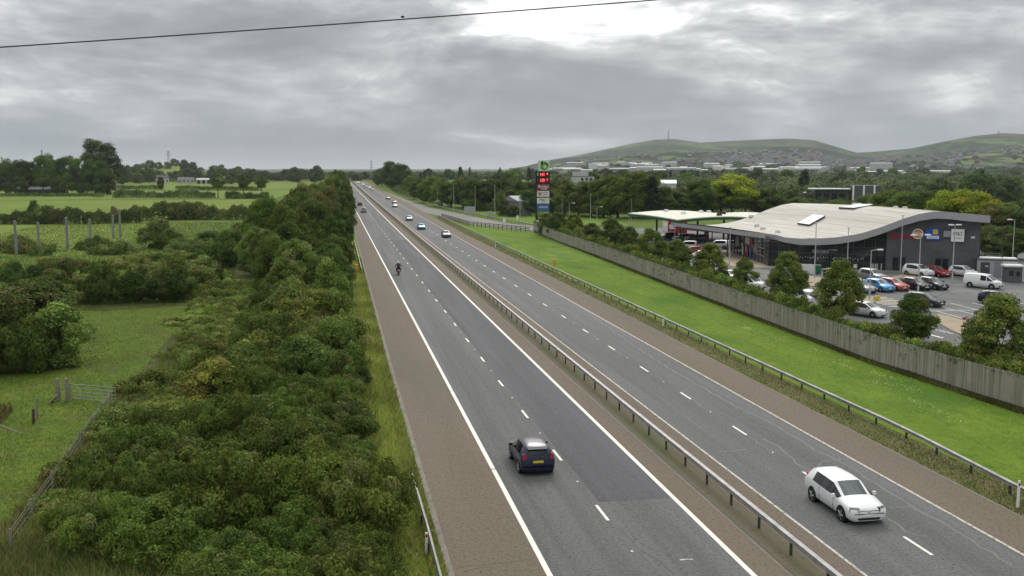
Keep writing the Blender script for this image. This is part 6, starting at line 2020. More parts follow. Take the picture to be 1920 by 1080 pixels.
    parts.append(('number_plate', MB().box((0, hl * 1.003, .47 if style != 'suv' else .58), (.52, .02, .11)).mesh('number_plate', M['plate_w']), None))
    parts.append(('number_plate', MB().box((0, -hl * (.988 if style != 'saloon' else .992) - .015, .74 if style != 'suv' else .86), (.52, .02, .115)).mesh('number_plate', M['plate_y']), None))
    mz = st[5][2] + .06
    mir = MB().box((0, 0, 0), (.20, .10, .14), top=(.8, .8)).mesh('door_mirror', paint('white', (1, 1, 1)))
    for s in (-1, 1): parts.append(('door_mirror', mir, (s * (hw + .07), hl * .36, mz)))
    # door seam and handle as thin dark/pale strips on the flank
    for s in (-1, 1):
        mb = MB()
        for y in (hl * .30, -hl * .28) if style != 'van' else (hl * .52, -hl * .02):
            mb.box((s * (hw * .998 - .004), y, .62), (.012, .014, .62))
        parts.append(('door_seam', mb.mesh('door_seam', M['black']), None))
    if style in ('hatch', 'suv'):
        parts.append(('spoiler', MB().add([(-hw * .60, -hl * .80, st[11][3] + .035), (hw * .60, -hl * .80, st[11][3] + .035), (hw * .56, -hl * .925, st[11][3] - .06), (-hw * .56, -hl * .925, st[11][3] - .06), (-hw * .60, -hl * .80, st[11][3] - .03), (hw * .60, -hl * .80, st[11][3] - .03), (hw * .56, -hl * .925, st[11][3] - .10), (-hw * .56, -hl * .925, st[11][3] - .10)], [(3, 2, 1, 0), (4, 5, 6, 7), (0, 1, 5, 4), (1, 2, 6, 5), (2, 3, 7, 6), (3, 0, 4, 7)]).mesh('spoiler', paint('white', (1, 1, 1))), None))
    else:
        parts.append(('bumper_strip', MB().box((0, hl * .985, .42), (hw * 1.4, .08, .16)).mesh('bumper_strip', M['black']), None))
    return dict(parts=parts, rim=rm)


CARS = {k: car_proto(k) for k in ('hatch', 'suv', 'saloon', 'van')}
FARCARS = {k: car_proto(k, detail=False) for k in ('hatch', 'suv', 'saloon')}


def car(style, p, heading, pm, label, cat='car', group=None, proto=None, name='parked_car', scale=1.0, far=False):
    pr = proto or (FARCARS if far else CARS)[style]
    t_ = thing(name, label, cat, p, heading, group)
    t_.scale = (scale,) * 3
    for n, me, loc in pr['parts']:
        o = put(n, me, t_, loc)
        if n in ('body', 'door_mirror', 'spoiler'):
            o.material_slots[0].link = 'OBJECT'; o.material_slots[0].material = pm
        if n == 'wheel': put('rim', pr['rim'], o)
    return t_


WHITE = paint('white', (.72, .73, .72)); NAVY = paint('navy', (.012, .014, .04), .2); SILVER = paint('silver', (.24, .25, .26), .4); BLUE = paint('blue', (.03, .20, .42), .2)
RED = paint('red', (.32, .018, .02)); ORED = paint('orange_red', (.42, .06, .04)); BLACKP = paint('black', (.012, .012, .014)); DGREY = paint('dark_grey', (.045, .048, .055), .3); GREY = paint('grey', (.10, .105, .105), .3)
LILAC = paint('silver_lilac', (.34, .34, .40), .4); SKY = paint('bright_blue', (.05, .30, .62), .2)
S = math.pi     # heading of a car coming towards the camera
navy = car_proto('hatch', 1.72, 3.97)
car('hatch', (9.62, 48.75, pz(49)), R(0), NAVY, 'dark navy blue hatchback driving away in the left lane', group='cars on the motorway', proto=navy, name='moving_car')
golf = car_proto('hatch', 1.80, 4.26)
car('hatch', (22.0, 39.75, pz(40)), S, WHITE, 'white hatchback driving towards the camera on the right carriageway', group='cars on the motorway', proto=golf, name='moving_car')
for (px, pb, st, pm, hd, lab, sc_) in [
    (675, 386, 'hatch', DGREY, 0, 'small dark car driving away, far up the left carriageway', 1), (682, 399, 'suv', SILVER, 0, 'silver car driving away behind the small dark one on the left carriageway', 1),
    (768, 414, 'saloon', SILVER, S, 'silver grey car coming down the right carriageway, third nearest in the group', 1), (791, 431, 'hatch', BLUE, S, 'blue car coming down the right carriageway', 1),
    (838, 446, 'hatch', GREY, S, 'dull grey car coming down the right carriageway, nearest of the far group', 1), (728, 374, 'saloon', DGREY, S, 'dark car far up the right carriageway beside the red brown shoulder', 1),
    (740, 382, 'hatch', BLACKP, S, 'black car just ahead of a silver one on the right carriageway', 1), (741, 389, 'hatch', SILVER, S, 'silver car close behind a black one on the right carriageway', 1),
    (698, 357, 'hatch', GREY, S, 'tiny grey car in the distant queue on the right carriageway', 1), (693, 354, 'suv', WHITE, S, 'tiny white car in the distant queue on the right carriageway', 1),
    (685, 352, 'hatch', DGREY, S, 'tiny dark car in the distant queue on the right carriageway', 1), (681, 348, 'suv', WHITE, S, 'tiny white van like car at the front of the distant queue', 1),
    (670, 344, 'suv', WHITE, S, 'bright white speck of a car with headlights at the vanishing road', 1), (673, 343.5, 'hatch', SILVER, S, 'silver speck of a car beside the white one at the vanishing road', 1)]:
    p = gp(px, pb); p.y += 1.8 if hd == 0 else 1.8
    p.z = pz(p.y)
    car(st, p, hd, pm, lab, group='cars on the motorway', name='moving_car', far=True)
# parked cars: (px, py of the lower edge, style, paint, heading, label)
for (px, pb, st, pm, hd, lab) in [
    (1741, 521, 'suv', WHITE, S + R(12), 'white sport utility car parked at the back beside a red hatchback'), (1775, 521, 'hatch', RED, S + R(12), 'red hatchback parked between two white cars at the back'),
    (1828, 521, 'hatch', WHITE, S + R(14), 'white hatchback parked at the back behind the white van'), (1866, 517, 'saloon', LILAC, S + R(14), 'pale lilac silver car parked at the back beside the annex door'),
    (1872, 543, 'van', WHITE, S + R(30), 'small white panel van standing in front of the kiosk'), (1906, 574, 'hatch', NAVY, S + R(32), 'dark blue hatchback cut by the right border of the picture'),
    (1632, 551, 'saloon', SILVER, S + R(8), 'silver saloon at the left end of the parked row'), (1668, 549, 'hatch', SKY, S + R(8), 'bright blue hatchback in the parked row'),
    (1695, 547, 'hatch', ORED, S + R(8), 'orange red hatchback in the parked row beside the blue one'), (1737, 546, 'hatch', BLACKP, S + R(8), 'black hatchback parked next to the orange red one'),
    (1769, 545, 'hatch', DGREY, S + R(8), 'dark grey hatchback at the right end of the parked row'), (1764, 577, 'hatch', DGREY, S + R(28), 'dark grey hatchback parked alone in the middle of the car park'),
    (1655, 597, 'hatch', WHITE, S + R(26), 'white hatchback leaving past the hazard hatching behind the trees'), (1524, 560, 'hatch', SILVER, S + R(10), 'silver car half hidden left of the tall pointed young tree'),
    (1516, 572, 'hatch', WHITE, S + R(14), 'white car half hidden behind the fence left of the pointed young tree'), (1612, 536, 'saloon', WHITE, S + R(8), 'white car mostly hidden behind the silver saloon'),
    (1654, 531, 'suv', SILVER, S + R(8), 'pale car mostly hidden behind the bright blue hatchback'), (1425, 545, 'van', WHITE, S + R(20), 'white van half hidden behind the small young tree'),
    (1384, 530, 'hatch', SILVER, S + R(10), 'silver car half hidden behind the fence below the lamp post'), (1303, 478, 'hatch', RED, R(70), 'bright red car parked near the canopy beyond the young trees'),
    (1318, 487, 'hatch', WHITE, R(60), 'white car parked right of the bright red one'), (1290, 470, 'suv', WHITE, R(80), 'white car behind the bright red one at the forecourt'),
    (1284, 452, 'saloon', SILVER, R(100), 'silver car standing at the fuel pumps'), (1256, 449, 'hatch', BLACKP, R(100), 'black car at the left fuel pump'), (1307, 456, 'suv', DGREY, R(96), 'dark car at the right fuel pump'),
    (1350, 468, 'suv', WHITE, R(60), 'white car beside the shop entrance under the eaves'), (1174, 466, 'hatch', WHITE, R(40), 'white car half hidden among the young trees left of the canopy'),
    (1224, 462, 'saloon', SILVER, R(50), 'silver car glimpsed behind the yellowish young tree'), (1344, 545, 'hatch', WHITE, S + R(20), 'white car glimpsed through the young tree below the red car')]:
    p = gp(px, pb)
    d = Vector((-math.sin(hd), math.cos(hd), 0))
    p = p - d * 1.9 if abs(((hd - S + math.pi) % (2 * math.pi)) - math.pi) < 1.0 else p + Vector((0, 1.2, 0))
    car(st, (p.x, p.y, pz(p.y) + .02), hd, pm, lab, 'van' if st == 'van' else 'car', 'cars in the service area', name='parked_van' if st == 'van' else 'parked_car')


# ------------------------------------------------------------------ motorcycle and rider
def motorcycle():
    p = gp(748, 516); p.y += .9; p.z = pz(p.y) + .012
    t_ = thing('motorcycle', 'dark motorcycle riding away in the left lane', 'motorcycle', p)
    tyre = MB(); tyre.lathe_x([(-.07, .24), (-.075, .27), (-.03, .31), (.03, .31), (.075, .27), (.07, .24)], (0, 0, 0), 20)
    tm = tyre.mesh('wheel', M['rubber'], True)
    rm = MB().lathe_x([(-.05, .06), (-.045, .22), (.045, .22), (.05, .06)], (0, 0, 0), 16).mesh('rim', M['alloy'])
    for y in (.72, -.72):
        w = put('wheel', tm, t_, (0, y, .31)); put('rim', rm, w)
    MB().ellipsoid((0, .22, .84), (.20, .36, .18), 12, 8).build('fuel_tank', M['black'], t_, True)
    MB().box((0, -.32, .82), (.30, .75, .12), top=(.8, .9)).build('seat', M['black'], t_)
    MB().box((0, .05, .5), (.34, .7, .42), top=(.8, .8)).build('engine', M['mullion'], t_)
    MB().box((0, -.82, .86), (.22, .3, .14), top=(.7, .7)).build('tail_unit', M['black'], t_)
    MB().box((0, -.99, .86), (.16, .03, .07)).build('tail_light', M['lens_red'], t_)
    MB().box((0, -1.0, .66), (.20, .02, .15)).build('number_plate', M['plate_y'], t_)
    MB().tube([(-.38, .42, 1.06), (-.12, .55, 1.02), (.12, .55, 1.02), (.38, .42, 1.06)], .022, 6).build('handlebar', M['black'], t_)
    for s in (-1, 1):
        MB().tube([(s * .1, .52, 1.0), (s * .1, .72, .31)], .03, 6).build('fork', M['mullion'], t_)
        MB().tube([(s * .16, -.1, .36), (s * .2, -.85, .46)], .05, 8).build('exhaust', M['mullion'], t_)
        MB().box((s * .42, .48, 1.2), (.14, .04, .09)).build('mirror', M['black'], t_)
    MB().box((0, .72, .98), (.42, .18, .4), top=(.7, .4)).build('front_fairing', M['black'], t_)
    # rider
    r_ = thing('person', 'motorcyclist in dark riding clothes and a white helmet, sitting on the motorcycle', 'person', p)
    vv = [(0, -.22, .95), (0, -.14, 1.18), (0, -.02, 1.42), (0, .04, 1.56), (0, .06, 1.64)]
    rad = [.17, .17, .19, .09, .07]
    ee = [(0, 1), (1, 2), (2, 3), (3, 4)]
    for s in (-1, 1):
        b = len(vv)
        vv += [(s * .20, .0, 1.46), (s * .36, .12, 1.24), (s * .37, .38, 1.10), (s * .37, .44, 1.07)]
        rad += [.085, .065, .05, .045]; ee += [(2, b), (b, b + 1), (b + 1, b + 2), (b + 2, b + 3)]
        b = len(vv)
        vv += [(s * .15, -.16, .93), (s * .30, .22, .82), (s * .27, -.10, .42), (s * .27, .05, .36)]
        rad += [.11, .085, .06, .05]; ee += [(0, b), (b, b + 1), (b + 1, b + 2), (b + 2, b + 3)]
    me = bpy.data.meshes.new('body'); me.from_pydata(vv, ee, [])
    me.materials.append(mat('dark_riding_gear', (.014, .015, .016), .7))
    o = put('body', me, r_)
    sk = o.modifiers.new('skin', 'SKIN'); sk.use_smooth_shade = True
    for i, sv in enumerate(me.skin_vertices[0].data): sv.radius = (rad[i], rad[i]); sv.use_root = i == 0
    ss = o.modifiers.new('sub', 'SUBSURF'); ss.levels = 1; ss.render_levels = 1
    MB().ellipsoid((0, .08, 1.74), (.135, .165, .155), 14, 10).build('helmet', M['white'], r_, True)
    MB().ellipsoid((0, .19, 1.75), (.11, .07, .06), 10, 6).build('visor', M['black'], r_, True)


motorcycle()


# ------------------------------------------------------------------ field gate, wire fence, posts
def farm_bits():
    a, b = gp(134, 750), gp(217, 757)
    t_ = thing('field_gate', 'galvanised five bar field gate closing the grass track', 'gate', a)
    v = b - a; L_ = v.length; ang = math.atan2(v.y, v.x)
    t_.rotation_euler = (0, 0, ang)
    gm = mat('weathered_gate_steel', (.25, .275, .235), .7, .1)
    for z in (.12, .34, .56, .8, 1.05): MB().tube([(0, 0, z), (L_, 0, z)], .026 if z < 1 else .032, 6).build('bar', gm, t_)
    for x in (0, .27, .52, .77, 1): MB().tube([(x * L_, 0, .1), (x * L_, 0, 1.07)], .028, 6).build('upright', gm, t_)
    for px, pb, lab, h in ((109, 751, 'left of the two old wooden gate posts', 1.45), (127, 752, 'right of the two old wooden gate posts, beside the gate', 1.5)):
        q = gp(px, pb); g = thing('gate_post', lab, 'gate post', q, 0.3)
        MB().tube([(0, 0, 0), (.03, 0, .5), (0, .02, 1.0), (.02, 0, h)], [.17, .16, .15, .12], 8).build('shaft', M['oldwood'], g)
        MB().tube([(.04, -.1, .05), (.1, -.12, h * .8)], [.08, .06], 6).build('side_stake', M['oldwood'], g)
    q = gp(93, 756); g = thing('leaning_stake', 'fallen brown stake leaning beside the gate posts', 'stake', q)
    MB().tube([(0, 0, .05), (.5, .15, .5)], .06, 6).build('shaft', M['oldwood'], g)
    MB().tube([(.1, .05, 0), (.35, .1, .3)], .04, 6).build('side_stake', M['timber_dark'], g)
    for px, pb, lab, h in ((70, 787, 'old fence post standing in the rough grass left of the track', 1.3), (63, 795, 'short dark fence stump in the rough grass left of the track', .9)):
        q = gp(px, pb); g = thing('fence_post', lab, 'fence post', q)
        MB().tube([(0, 0, 0), (.03, .02, h)], [.08, .07], 7).build('shaft', M['oldwood'] if h > 1 else M['timber_dark'], g)
    q = gp(18, 822); g = thing('fallen_rail', 'bleached broken rail sloping in the grass at the left border', 'rail', q)
    MB().tube([(-.5, .1, .75), (.45, -.1, .35)], .05, 6).build('shaft', M['oldwood'], g)
    # wire stock fence along the thicket
    path = [gp(*q_) for q_ in ((22, 1045), (62, 985), (100, 930), (128, 885), (150, 850), (172, 818), (192, 790), (208, 768))]
    f = thing('wire_fence', 'old wire stock fence with thin posts between track and thicket', 'fence', path[0])
    pm = MB().tube([(0, 0, 0), (0, 0, 1.15)], [.055, .05], 6).mesh('fence_post', M['oldwood'])
    for q_ in path: put('fence_post', pm, f, q_ - path[0], (0, random.uniform(-.06, .06), 0))
    for z in (.2, .45, .7, .95, 1.1):
        MB().tube([q_ - path[0] + Vector((0, 0, z)) for q_ in path], .012, 4).build('wire', M['wire'], f)
    mesh = MB()
    for u, w in zip(path[:-1], path[1:]):
        n = int((w - u).length / .3)
        for i in range(n):
            c = u.lerp(w, i / n) - path[0]; mesh.tube([c + Vector((0, 0, .2)), c + Vector((0, 0, .95))], .008, 3, cap=False)
    mo = mesh.build('stay_wire', M['wire'], f); mo['kind'] = 'stuff'
    # tall concrete posts
    labs = ['tall concrete post at the left border on the rough pasture', 'tall concrete post, second from the left border', 'tall concrete post with a pale cap, third from the left', 'tall concrete post, fourth from the left',
            'thin concrete post just left of the tall pole', 'tall pale pole right of the concrete posts', 'distant concrete post left of the thorn bush', 'distant concrete post behind the thorn bush', 'distant concrete post right of the thorn bush']
    for (px, pb, pt), lab in zip([(31, 478, 415), (74, 479, 418), (127, 468, 408), (170, 452, 411), (213, 447, 404), (226, 446, 392), (257, 410, 390), (306, 410, 393), (333, 410, 390)], labs):
        q = gp(px, pb); h = gh(px, pb, pt)
        g = thing('concrete_post', lab, 'concrete post', q, .2, 'concrete posts on the left pasture')
        MB().box((0, 0, h / 2), (.5, .4, h), top=(.85, .85)).build('shaft', M['concpost'], g)
        MB().box((0, 0, h + .05), (.46, .36, .1), top=(.5, .5)).build('cap', M['concrete'], g)
    q = gp(220, 368); g = thing('utility_pole', 'pale leaning wooden pole at the right end of the barn trees', 'pole', q)
    h = gh(220, 372, 341); MB().tube([(0, 0, 0), (0, 0, h * .8), (-.8, 0, h)], .2, 6).build('shaft', M['concrete'], g)
    MB().tube([(0, 0, h * .8), (.5, 0, h * .9)], .1, 5).build('arm', M['concrete'], g)


farm_bits()


# ------------------------------------------------------------------ buildings far away
def gable(name, cat, label, p, rz, w, d, h, rh, wm, rm, group=None, windows=0, ridge='x'):
    t_ = thing(name, label, cat, p, rz, group)
    MB().box((0, 0, h / 2), (w, d, h)).build('wall', wm, t_)
    e = .25
    mb = MB(); mb.add([(-w / 2 - e, -d / 2 - e, h), (w / 2 + e, -d / 2 - e, h), (w / 2 + e, d / 2 + e, h), (-w / 2 - e, d / 2 + e, h), (-w / 2 - e, 0, h + rh), (w / 2 + e, 0, h + rh)],
                     [(0, 1, 5, 4), (2, 3, 4, 5), (0, 4, 3), (1, 2, 5), (3, 2, 1, 0)])
    r_ = mb.build('roof', rm, t_)
    for i in range(windows):
        x = -w / 2 + w * (i + .5) / windows
        MB().box((x, -d / 2 - .03, h * .55), (w / windows * .4, .06, h * .35)).build('window', M['curtain'], t_)
    return t_, r_


M['slate'] = mat('slate_roof', (.085, .085, .09), .7, var=.2, scale=.3)
M['tin'] = mat('pale_tin_roof', (.34, .35, .35), .5, .2, var=.15, scale=.3)
M['render'] = mat('white_render', (.50, .49, .465), .8, var=.1, scale=.2)
M['brick'] = mat('brown_brick', (.17, .10, .07), .85, var=.2, scale=.4)
M['shedgrey'] = mat('pale_shed_wall', (.40, .41, .41), .6, var=.08, scale=.1)


def far_buildings():
    t_, _ = gable('barn', 'barn', 'long low barn with a pale tin roof under the dark trees at the left', (-152, 566, pz(566)), R(6), 24, 8, 3.0, 1.4, M['timber_dark'], mat('dull_tin_roof', (.24, .245, .245), .7, .1, base2=(.10, .10, .10), scale=.35))
    t_, r_ = gable('farmhouse', 'house', 'white farmhouse with slate roof and gable to the left of the farm', (-139, 872, 2), R(20), 9, 8, 4.2, 2.8, M['render'], M['slate'], 'farm buildings on the left', 3)
    MB().box((2, 0, 7), (1, 1, 1.6)).build('chimney', M['brick'], r_)
    gable('farm_shed', 'shed', 'long grey farm shed between the two white farm buildings', (-122, 884, 2), R(10), 13, 9, 3.4, 2.0, M['shedgrey'], M['slate'], 'farm buildings on the left', 4)
    b = thing('bungalow', 'white bungalow with dark arched openings at the right of the farm', 'house', (-106, 876, 2), R(12), 'farm buildings on the left')
    MB().box((0, 0, 1.6), (13, 9, 3.2)).build('wall', M['shedgrey'], b)
    MB().box((0, 0, 3.9), (13.8, 9.8, 1.4), top=(.8, .3)).build('roof', M['tin'], b)
    for x in (-5, -1, 3): MB().box((x, -4.52, 1.5), (2.6, .1, 2.8), top=(.7, 1)).build('window', M['curtain'], b)
    gable('farm_shed', 'shed', 'brown shed at the far right of the farm', (-93, 890, 2), R(8), 10, 8, 4, 2, M['brick'], M['slate'], 'farm buildings on the left', 1)
    # grey shed left of the totem
    q = gp(968, 404)
    gable('industrial_shed', 'shed', 'grey shed with a pale sloping roof left of the totem', q, R(35), 6.0, 7.5, 4.6, 1.6, mat('dull_shed_wall', (.17, .175, .17), .7), mat('dull_shed_roof', (.25, .26, .27), .6), None, 0)
    # speckled white building behind the trees right of the totem
    a = math.atan((1092 - 960) / F) + YAW; d = 520
    b = thing('tower_house', 'white stepped building behind the trees right of the totem', 'building', (math.sin(a) * d, math.cos(a) * d, 0.7), R(15))
    MB().box((0, 0, 5), (9, 8, 10)).build('wall', M['render'], b); MB().box((-1, 1, 11.2), (6, 6, 2.4)).build('upper_wall', M['render'], b)
    MB().box((0, 0, 10.1), (9.3, 8.3, .25)).build('roof', M['slate'], b)
    for x in (-2.6, 0, 2.6):
        for z in (3, 6.2, 8.6): MB().box((x, -4.03, z), (1.3, .08, 1.4)).build('window', M['curtain'], b)
    # grey modern building with white pillars, and pale shed, behind the roof
    a = math.atan((1575 - 960) / F) + YAW; d = 430
    b = thing('office_building', 'flat roofed grey building with white pillars behind the service roof', 'building', (math.sin(a) * d, math.cos(a) * d, 0.3), -a + R(4))
    MB().box((-4, 0, 3), (13, 9, 6.2)).build('wall', M['mullion'], b)
    MB().box((-5, -1, 6.35), (16, 11, .4)).build('roof', M['offwhite'], b)
    MB().box((9, 0, 3.9), (11, 9, 7.8)).build('wall', M['facade'], b)
    for x in (4.2, 8.2, 12.2): MB().box((x, -4.7, 3.9), (.7, .4, 7.8)).build('pillar', M['white'], b)
    for x in (-9, -6, -3, 0): MB().box((x, -4.55, 3.2), (2.2, .1, 2.6)).build('window', M['curtain'], b)
    a = math.atan((1490 - 960) / F) + YAW; d = 450
    gable('industrial_shed', 'shed', 'pale low shed above the left slope of the service roof', (math.sin(a) * d, math.cos(a) * d, 0.3), -a, 17, 12, 4.2, .8, M['shedgrey'], M['tin'], None, 3)
    a = math.atan((1250 - 960) / F) + YAW; d = 480
    gable('industrial_shed', 'shed', 'pale shed glimpsed between trees above the fuel canopy', (math.sin(a) * d, math.cos(a) * d, 0.3), -a, 8, 12, 7.6, 1.5, M['render'], M['tin'], None, 1)
    # industrial estate under the hills
    rd = random.Random(14)
    for i in range(46):
        px = rd.choice([rd.uniform(1040, 1180), rd.uniform(1190, 1440), rd.uniform(1190, 1440), rd.uniform(1430, 1760)])
        d = rd.uniform(1700, 2350)
        q = hill_z(px, d); a = math.atan((px - 960) / F) + YAW
        w = rd.uniform(16, 52); h = rd.uniform(6, 10) if i % 4 else rd.uniform(10, 15)
        where = 'left of the bright tree' if px < 1330 else 'above the bright tree' if px < 1450 else 'in the valley above the service roof'
        t_ = thing('warehouse', uniq(f'{size_word(w, 28, 42)} pale industrial building {lm(px)}, {row(d, 1900, 2150)}', TH), 'warehouse', q, -a + rd.uniform(-.3, .3), 'industrial buildings ' + where)
        MB().box((0, 0, h / 2), (w, 30, h)).build('wall', rd.choice((M['render'], M['shedgrey'], M['offwhite'], M['render'])), t_)
        MB().box((0, 0, h + .5), (w * 1.01, 30.4, 1.0), top=(.98, .5)).build('roof', rd.choice((M['tin'], M['tin'], M['shedgrey'])), t_)
        if w > 45: MB().box((0, -15.1, h * .55), (w * .8, .3, h * .2)).build('window', M['curtain'], t_)
    # houses of the town on the slope
    mw = [M['render'], M['brick'], M['render'], M['shedgrey']]
    hm = []
    for k in range(4):
        mb = MB(); mb.box((0, 0, 2.6), (8.5, 7.5, 5.2), m=0)
        mb.add([(-4.5, -4, 5.2), (4.5, -4, 5.2), (4.5, 4, 5.2), (-4.5, 4, 5.2), (-4.5, 0, 8), (4.5, 0, 8)], [(0, 1, 5, 4), (2, 3, 4, 5), (0, 4, 3), (1, 2, 5)], 1)
        for x in (-2.6, 0, 2.6):
            for z in (1.5, 4.0): mb.box((x, -3.78, z), (1.4, .06, 1.3), m=2)
        hm.append(mb.mesh('house', [mw[k], M['slate'] if k != 3 else M['brick'], M['curtain']]))
    for i in range(250):
        px = rd.gauss(1505, 95) if i < 170 else rd.uniform(1060, 1960)
        px = min(max(px, 1050), 1990)
        d = rd.uniform(2500, 3650) if i < 170 else rd.uniform(2250, 3500)
        q = hill_z(px, d); a = math.atan((px - 960) / F) + YAW
        o = put('house', hm[rd.randrange(4)], None, q, (0, 0, -a + rd.uniform(-.8, .8)))
        o.scale = (1.5, 1.3, 1.2) if rd.random() < .5 else (1.2, 1.2, 1.2)
        where = 'estate under the middle hill' if px < 1650 and px > 1330 else 'slope left of the estate' if px <= 1330 else 'slope under the right hill'
        tag(o, uniq(f'tiny {("white", "brown", "pale", "grey")[hm.index(o.data)]} gabled house {lm(px)}, {row(d, 2750, 3150)} up the slope', TH), 'house', 'houses on the ' + where)
    tm = MB()
    for i in range(620):
        px = rd.gauss(1500, 110) if i % 3 else rd.uniform(1050, 1980)
        if not 1045 < px < 2000: continue
        d = rd.uniform(2350, 3900); q = hill_z(px, d); a = math.atan((px - 960) / F) + YAW + rd.uniform(-.5, .5)
        w_, h_ = rd.uniform(8, 16), rd.uniform(4.5, 7)
        k = rd.choice((0, 0, 0, 1, 2))
        tm.box((q.x, q.y, q.z + h_ / 2), (w_, 8, h_), -a, k)
        tm.box((q.x, q.y, q.z + h_ + 1.2), (w_ * 1.05, 8.6, 2.4), -a, 3, top=(.97, .08))
    o = tm.build('distant_town', [mat('town_render', (.38, .37, .35), .8), mat('town_grey', (.26, .26, .26), .8), M['brick'], M['slate']]); tag(o, 'crowded small houses of the distant town spread along the foot of the hills', kind='stuff')
    # mast and pylons
    def lattice(px, d, ztop_px, base, w, label, name='pylon', cat='pylon', arms=True, r=.25, group=None):
        a = math.atan((px - 960) / F) + YAW
        p = base if base is not None else Vector((math.sin(a) * d, math.cos(a) * d, 1.8))
        h = CAMZ - (ztop_px - 315) / F * d * math.cos(a - YAW) - p.z
        t_ = thing(name, label, cat, p, -a, group)
        mb = MB()
        for sx in (-1, 1):
            for sy in (-1, 1): mb.tube([(sx * w, sy * w, 0), (sx * w * .35, sy * w * .35, h * .6), (sx * w * .08, sy * w * .08, h)], r, 4)
        for k in range(8):
            z0, z1 = h * k / 8, h * (k + 1) / 8
            f0 = np.interp(k / 8, [0, .6, 1], [1, .35, .08]) * w; f1 = np.interp((k + 1) / 8, [0, .6, 1], [1, .35, .08]) * w
            for sy in (-1, 1): mb.tube([(-f0, sy * f0, z0), (f1, sy * f1, z1)], r * .6, 3); mb.tube([(f0, sy * f0, z0), (-f1, sy * f1, z1)], r * .6, 3)
        mb.build('tower', M['lamp_dull'], t_)
        if arms:
            for k, z in enumerate((.66, .8, .93)):
                MB().tube([(-w * (1.5 - .25 * k), 0, h * z), (w * (1.5 - .25 * k), 0, h * z)], r, 4).build('cross_arm', M['lamp_dull'], t_)
    lattice(321, 1575, 283, Vector((math.sin(math.atan((321 - 960) / F) + YAW) * 1575, math.cos(math.atan((321 - 960) / F) + YAW) * 1575, 22)), 2.4, 'electricity pylon on the low wooded rise at the left', group='electricity pylons')
    lattice(698, 900, 300, None, 1.3, 'electricity pylon beside the vanishing motorway', r=.13, group='electricity pylons')
    lattice(86, 1100, 281, None, 1.6, 'slender pylon above the trees at the left', group='electricity pylons')
    lattice(11, 900, 294, None, 1.2, 'small pole like pylon at the left border', group='electricity pylons')
    lattice(1250, 5560, 246, hill_z(1250, 5560), 5, 'radio mast on the summit of the middle hill', 'radio_mast', 'radio mast', False, .9)
    lattice(1862, 5560, 246, hill_z(1862, 5560), 5, 'radio mast on the summit of the right hill', 'radio_mast', 'radio mast', False, .9)


far_buildings()


# ------------------------------------------------------------------ overhead cable
def overhead_cable():
    a, b = ray(-60, 92.5), ray(1400, -14)
    Y = 19.0
    pa = Vector((a[0] / a[1] * Y, Y, CAMZ + a[2] / a[1] * Y)); pb = Vector((b[0] / b[1] * Y, Y, CAMZ + b[2] / b[1] * Y))
    pts = [pa.lerp(pb, i / 24) - Vector((0, 0, 0.10 * 4 * (i / 24) * (1 - i / 24) * .3)) for i in range(25)]
    t_ = thing('overhead_cable', 'dark overhead cable crossing the sky at the top left', 'cable', pts[0])
    MB().tube([q - pts[0] for q in pts], .0125, 6).build('strand', M['cable'], t_)
    r_ = ray(755, 31.5); q = Vector((r_[0] / r_[1] * Y, Y, CAMZ + r_[2] / r_[1] * Y)) - pts[0]
    MB().ellipsoid(q, (.035, .02, .022), 8, 6).build('clamp', M['black'], t_)


overhead_cable()


# ------------------------------------------------------------------ grass and weeds
def grass(name, label, sampler, n, h, w, pal, seed, lean=.5):
    """upright tapering blades"""
    rg = np.random.default_rng(seed)
    xy = sampler(rg, n); n = len(xy)
    z = 2.6e-6 * np.clip(xy[:, 1], 0, 950) ** 2
    a = rg.uniform(0, 2 * math.pi, n)
    hh = h * rg.uniform(.4, 1.3, n); ww = w * rg.uniform(.6, 1.4, n)
    base = np.stack([xy[:, 0], xy[:, 1], z], 1)
    t = np.stack([np.cos(a), np.sin(a), np.zeros(n)], 1) * ww[:, None] / 2
    ln = rg.normal(size=(n, 2)) * lean * hh[:, None]
    tip = base + np.stack([ln[:, 0], ln[:, 1], hh], 1)
    V = np.stack([base - t, base + t, tip], 1).reshape(-1, 3).astype(np.float32)
    me = bpy.data.meshes.new(name)
    me.vertices.add(3 * n); me.vertices.foreach_set('co', V.ravel())
    me.loops.add(3 * n); me.loops.foreach_set('vertex_index', np.arange(3 * n, dtype=np.int32))
    me.polygons.add(n); me.polygons.foreach_set('loop_start', np.arange(0, 3 * n, 3, dtype=np.int32))
    me.update(calc_edges=True)
    at = me.attributes.new('leafcol', 'FLOAT_COLOR', 'POINT')
    pal_c = np.array([p[0] for p in pal]); pw = np.array([p[1] for p in pal], float); pw /= pw.sum()
    patch = (np.sin(xy[:, 0] * 1.1 + 2 * np.sin(xy[:, 1] * .31)) + np.sin(xy[:, 1] * .7 + 3)) * .15 + 1
    c = pal_c[rg.choice(len(pal), n, p=pw)] * rg.uniform(.75, 1.25, (n, 1)) * patch[:, None]
    c4 = np.ones((3 * n, 4), np.float32); c4[:, :3] = np.repeat(np.clip(c, .004, .9), 3, axis=0)
    at.data.foreach_set('color', c4.ravel()); me.materials.append(M['grassblade'])
    o = put(name, me); tag(o, label, kind='stuff')


def band(x0, x1, y0, y1, power=1.0):
    def f(rg, n):
        y = y0 + (y1 - y0) * rg.uniform(0, 1, n) ** (1 + power)
        a = x0(y) if callable(x0) else np.full(n, x0); b = x1(y) if callable(x1) else np.full(n, x1)
        return np.stack([a + (b - a) * rg.uniform(0, 1, n), y], 1)
    return f


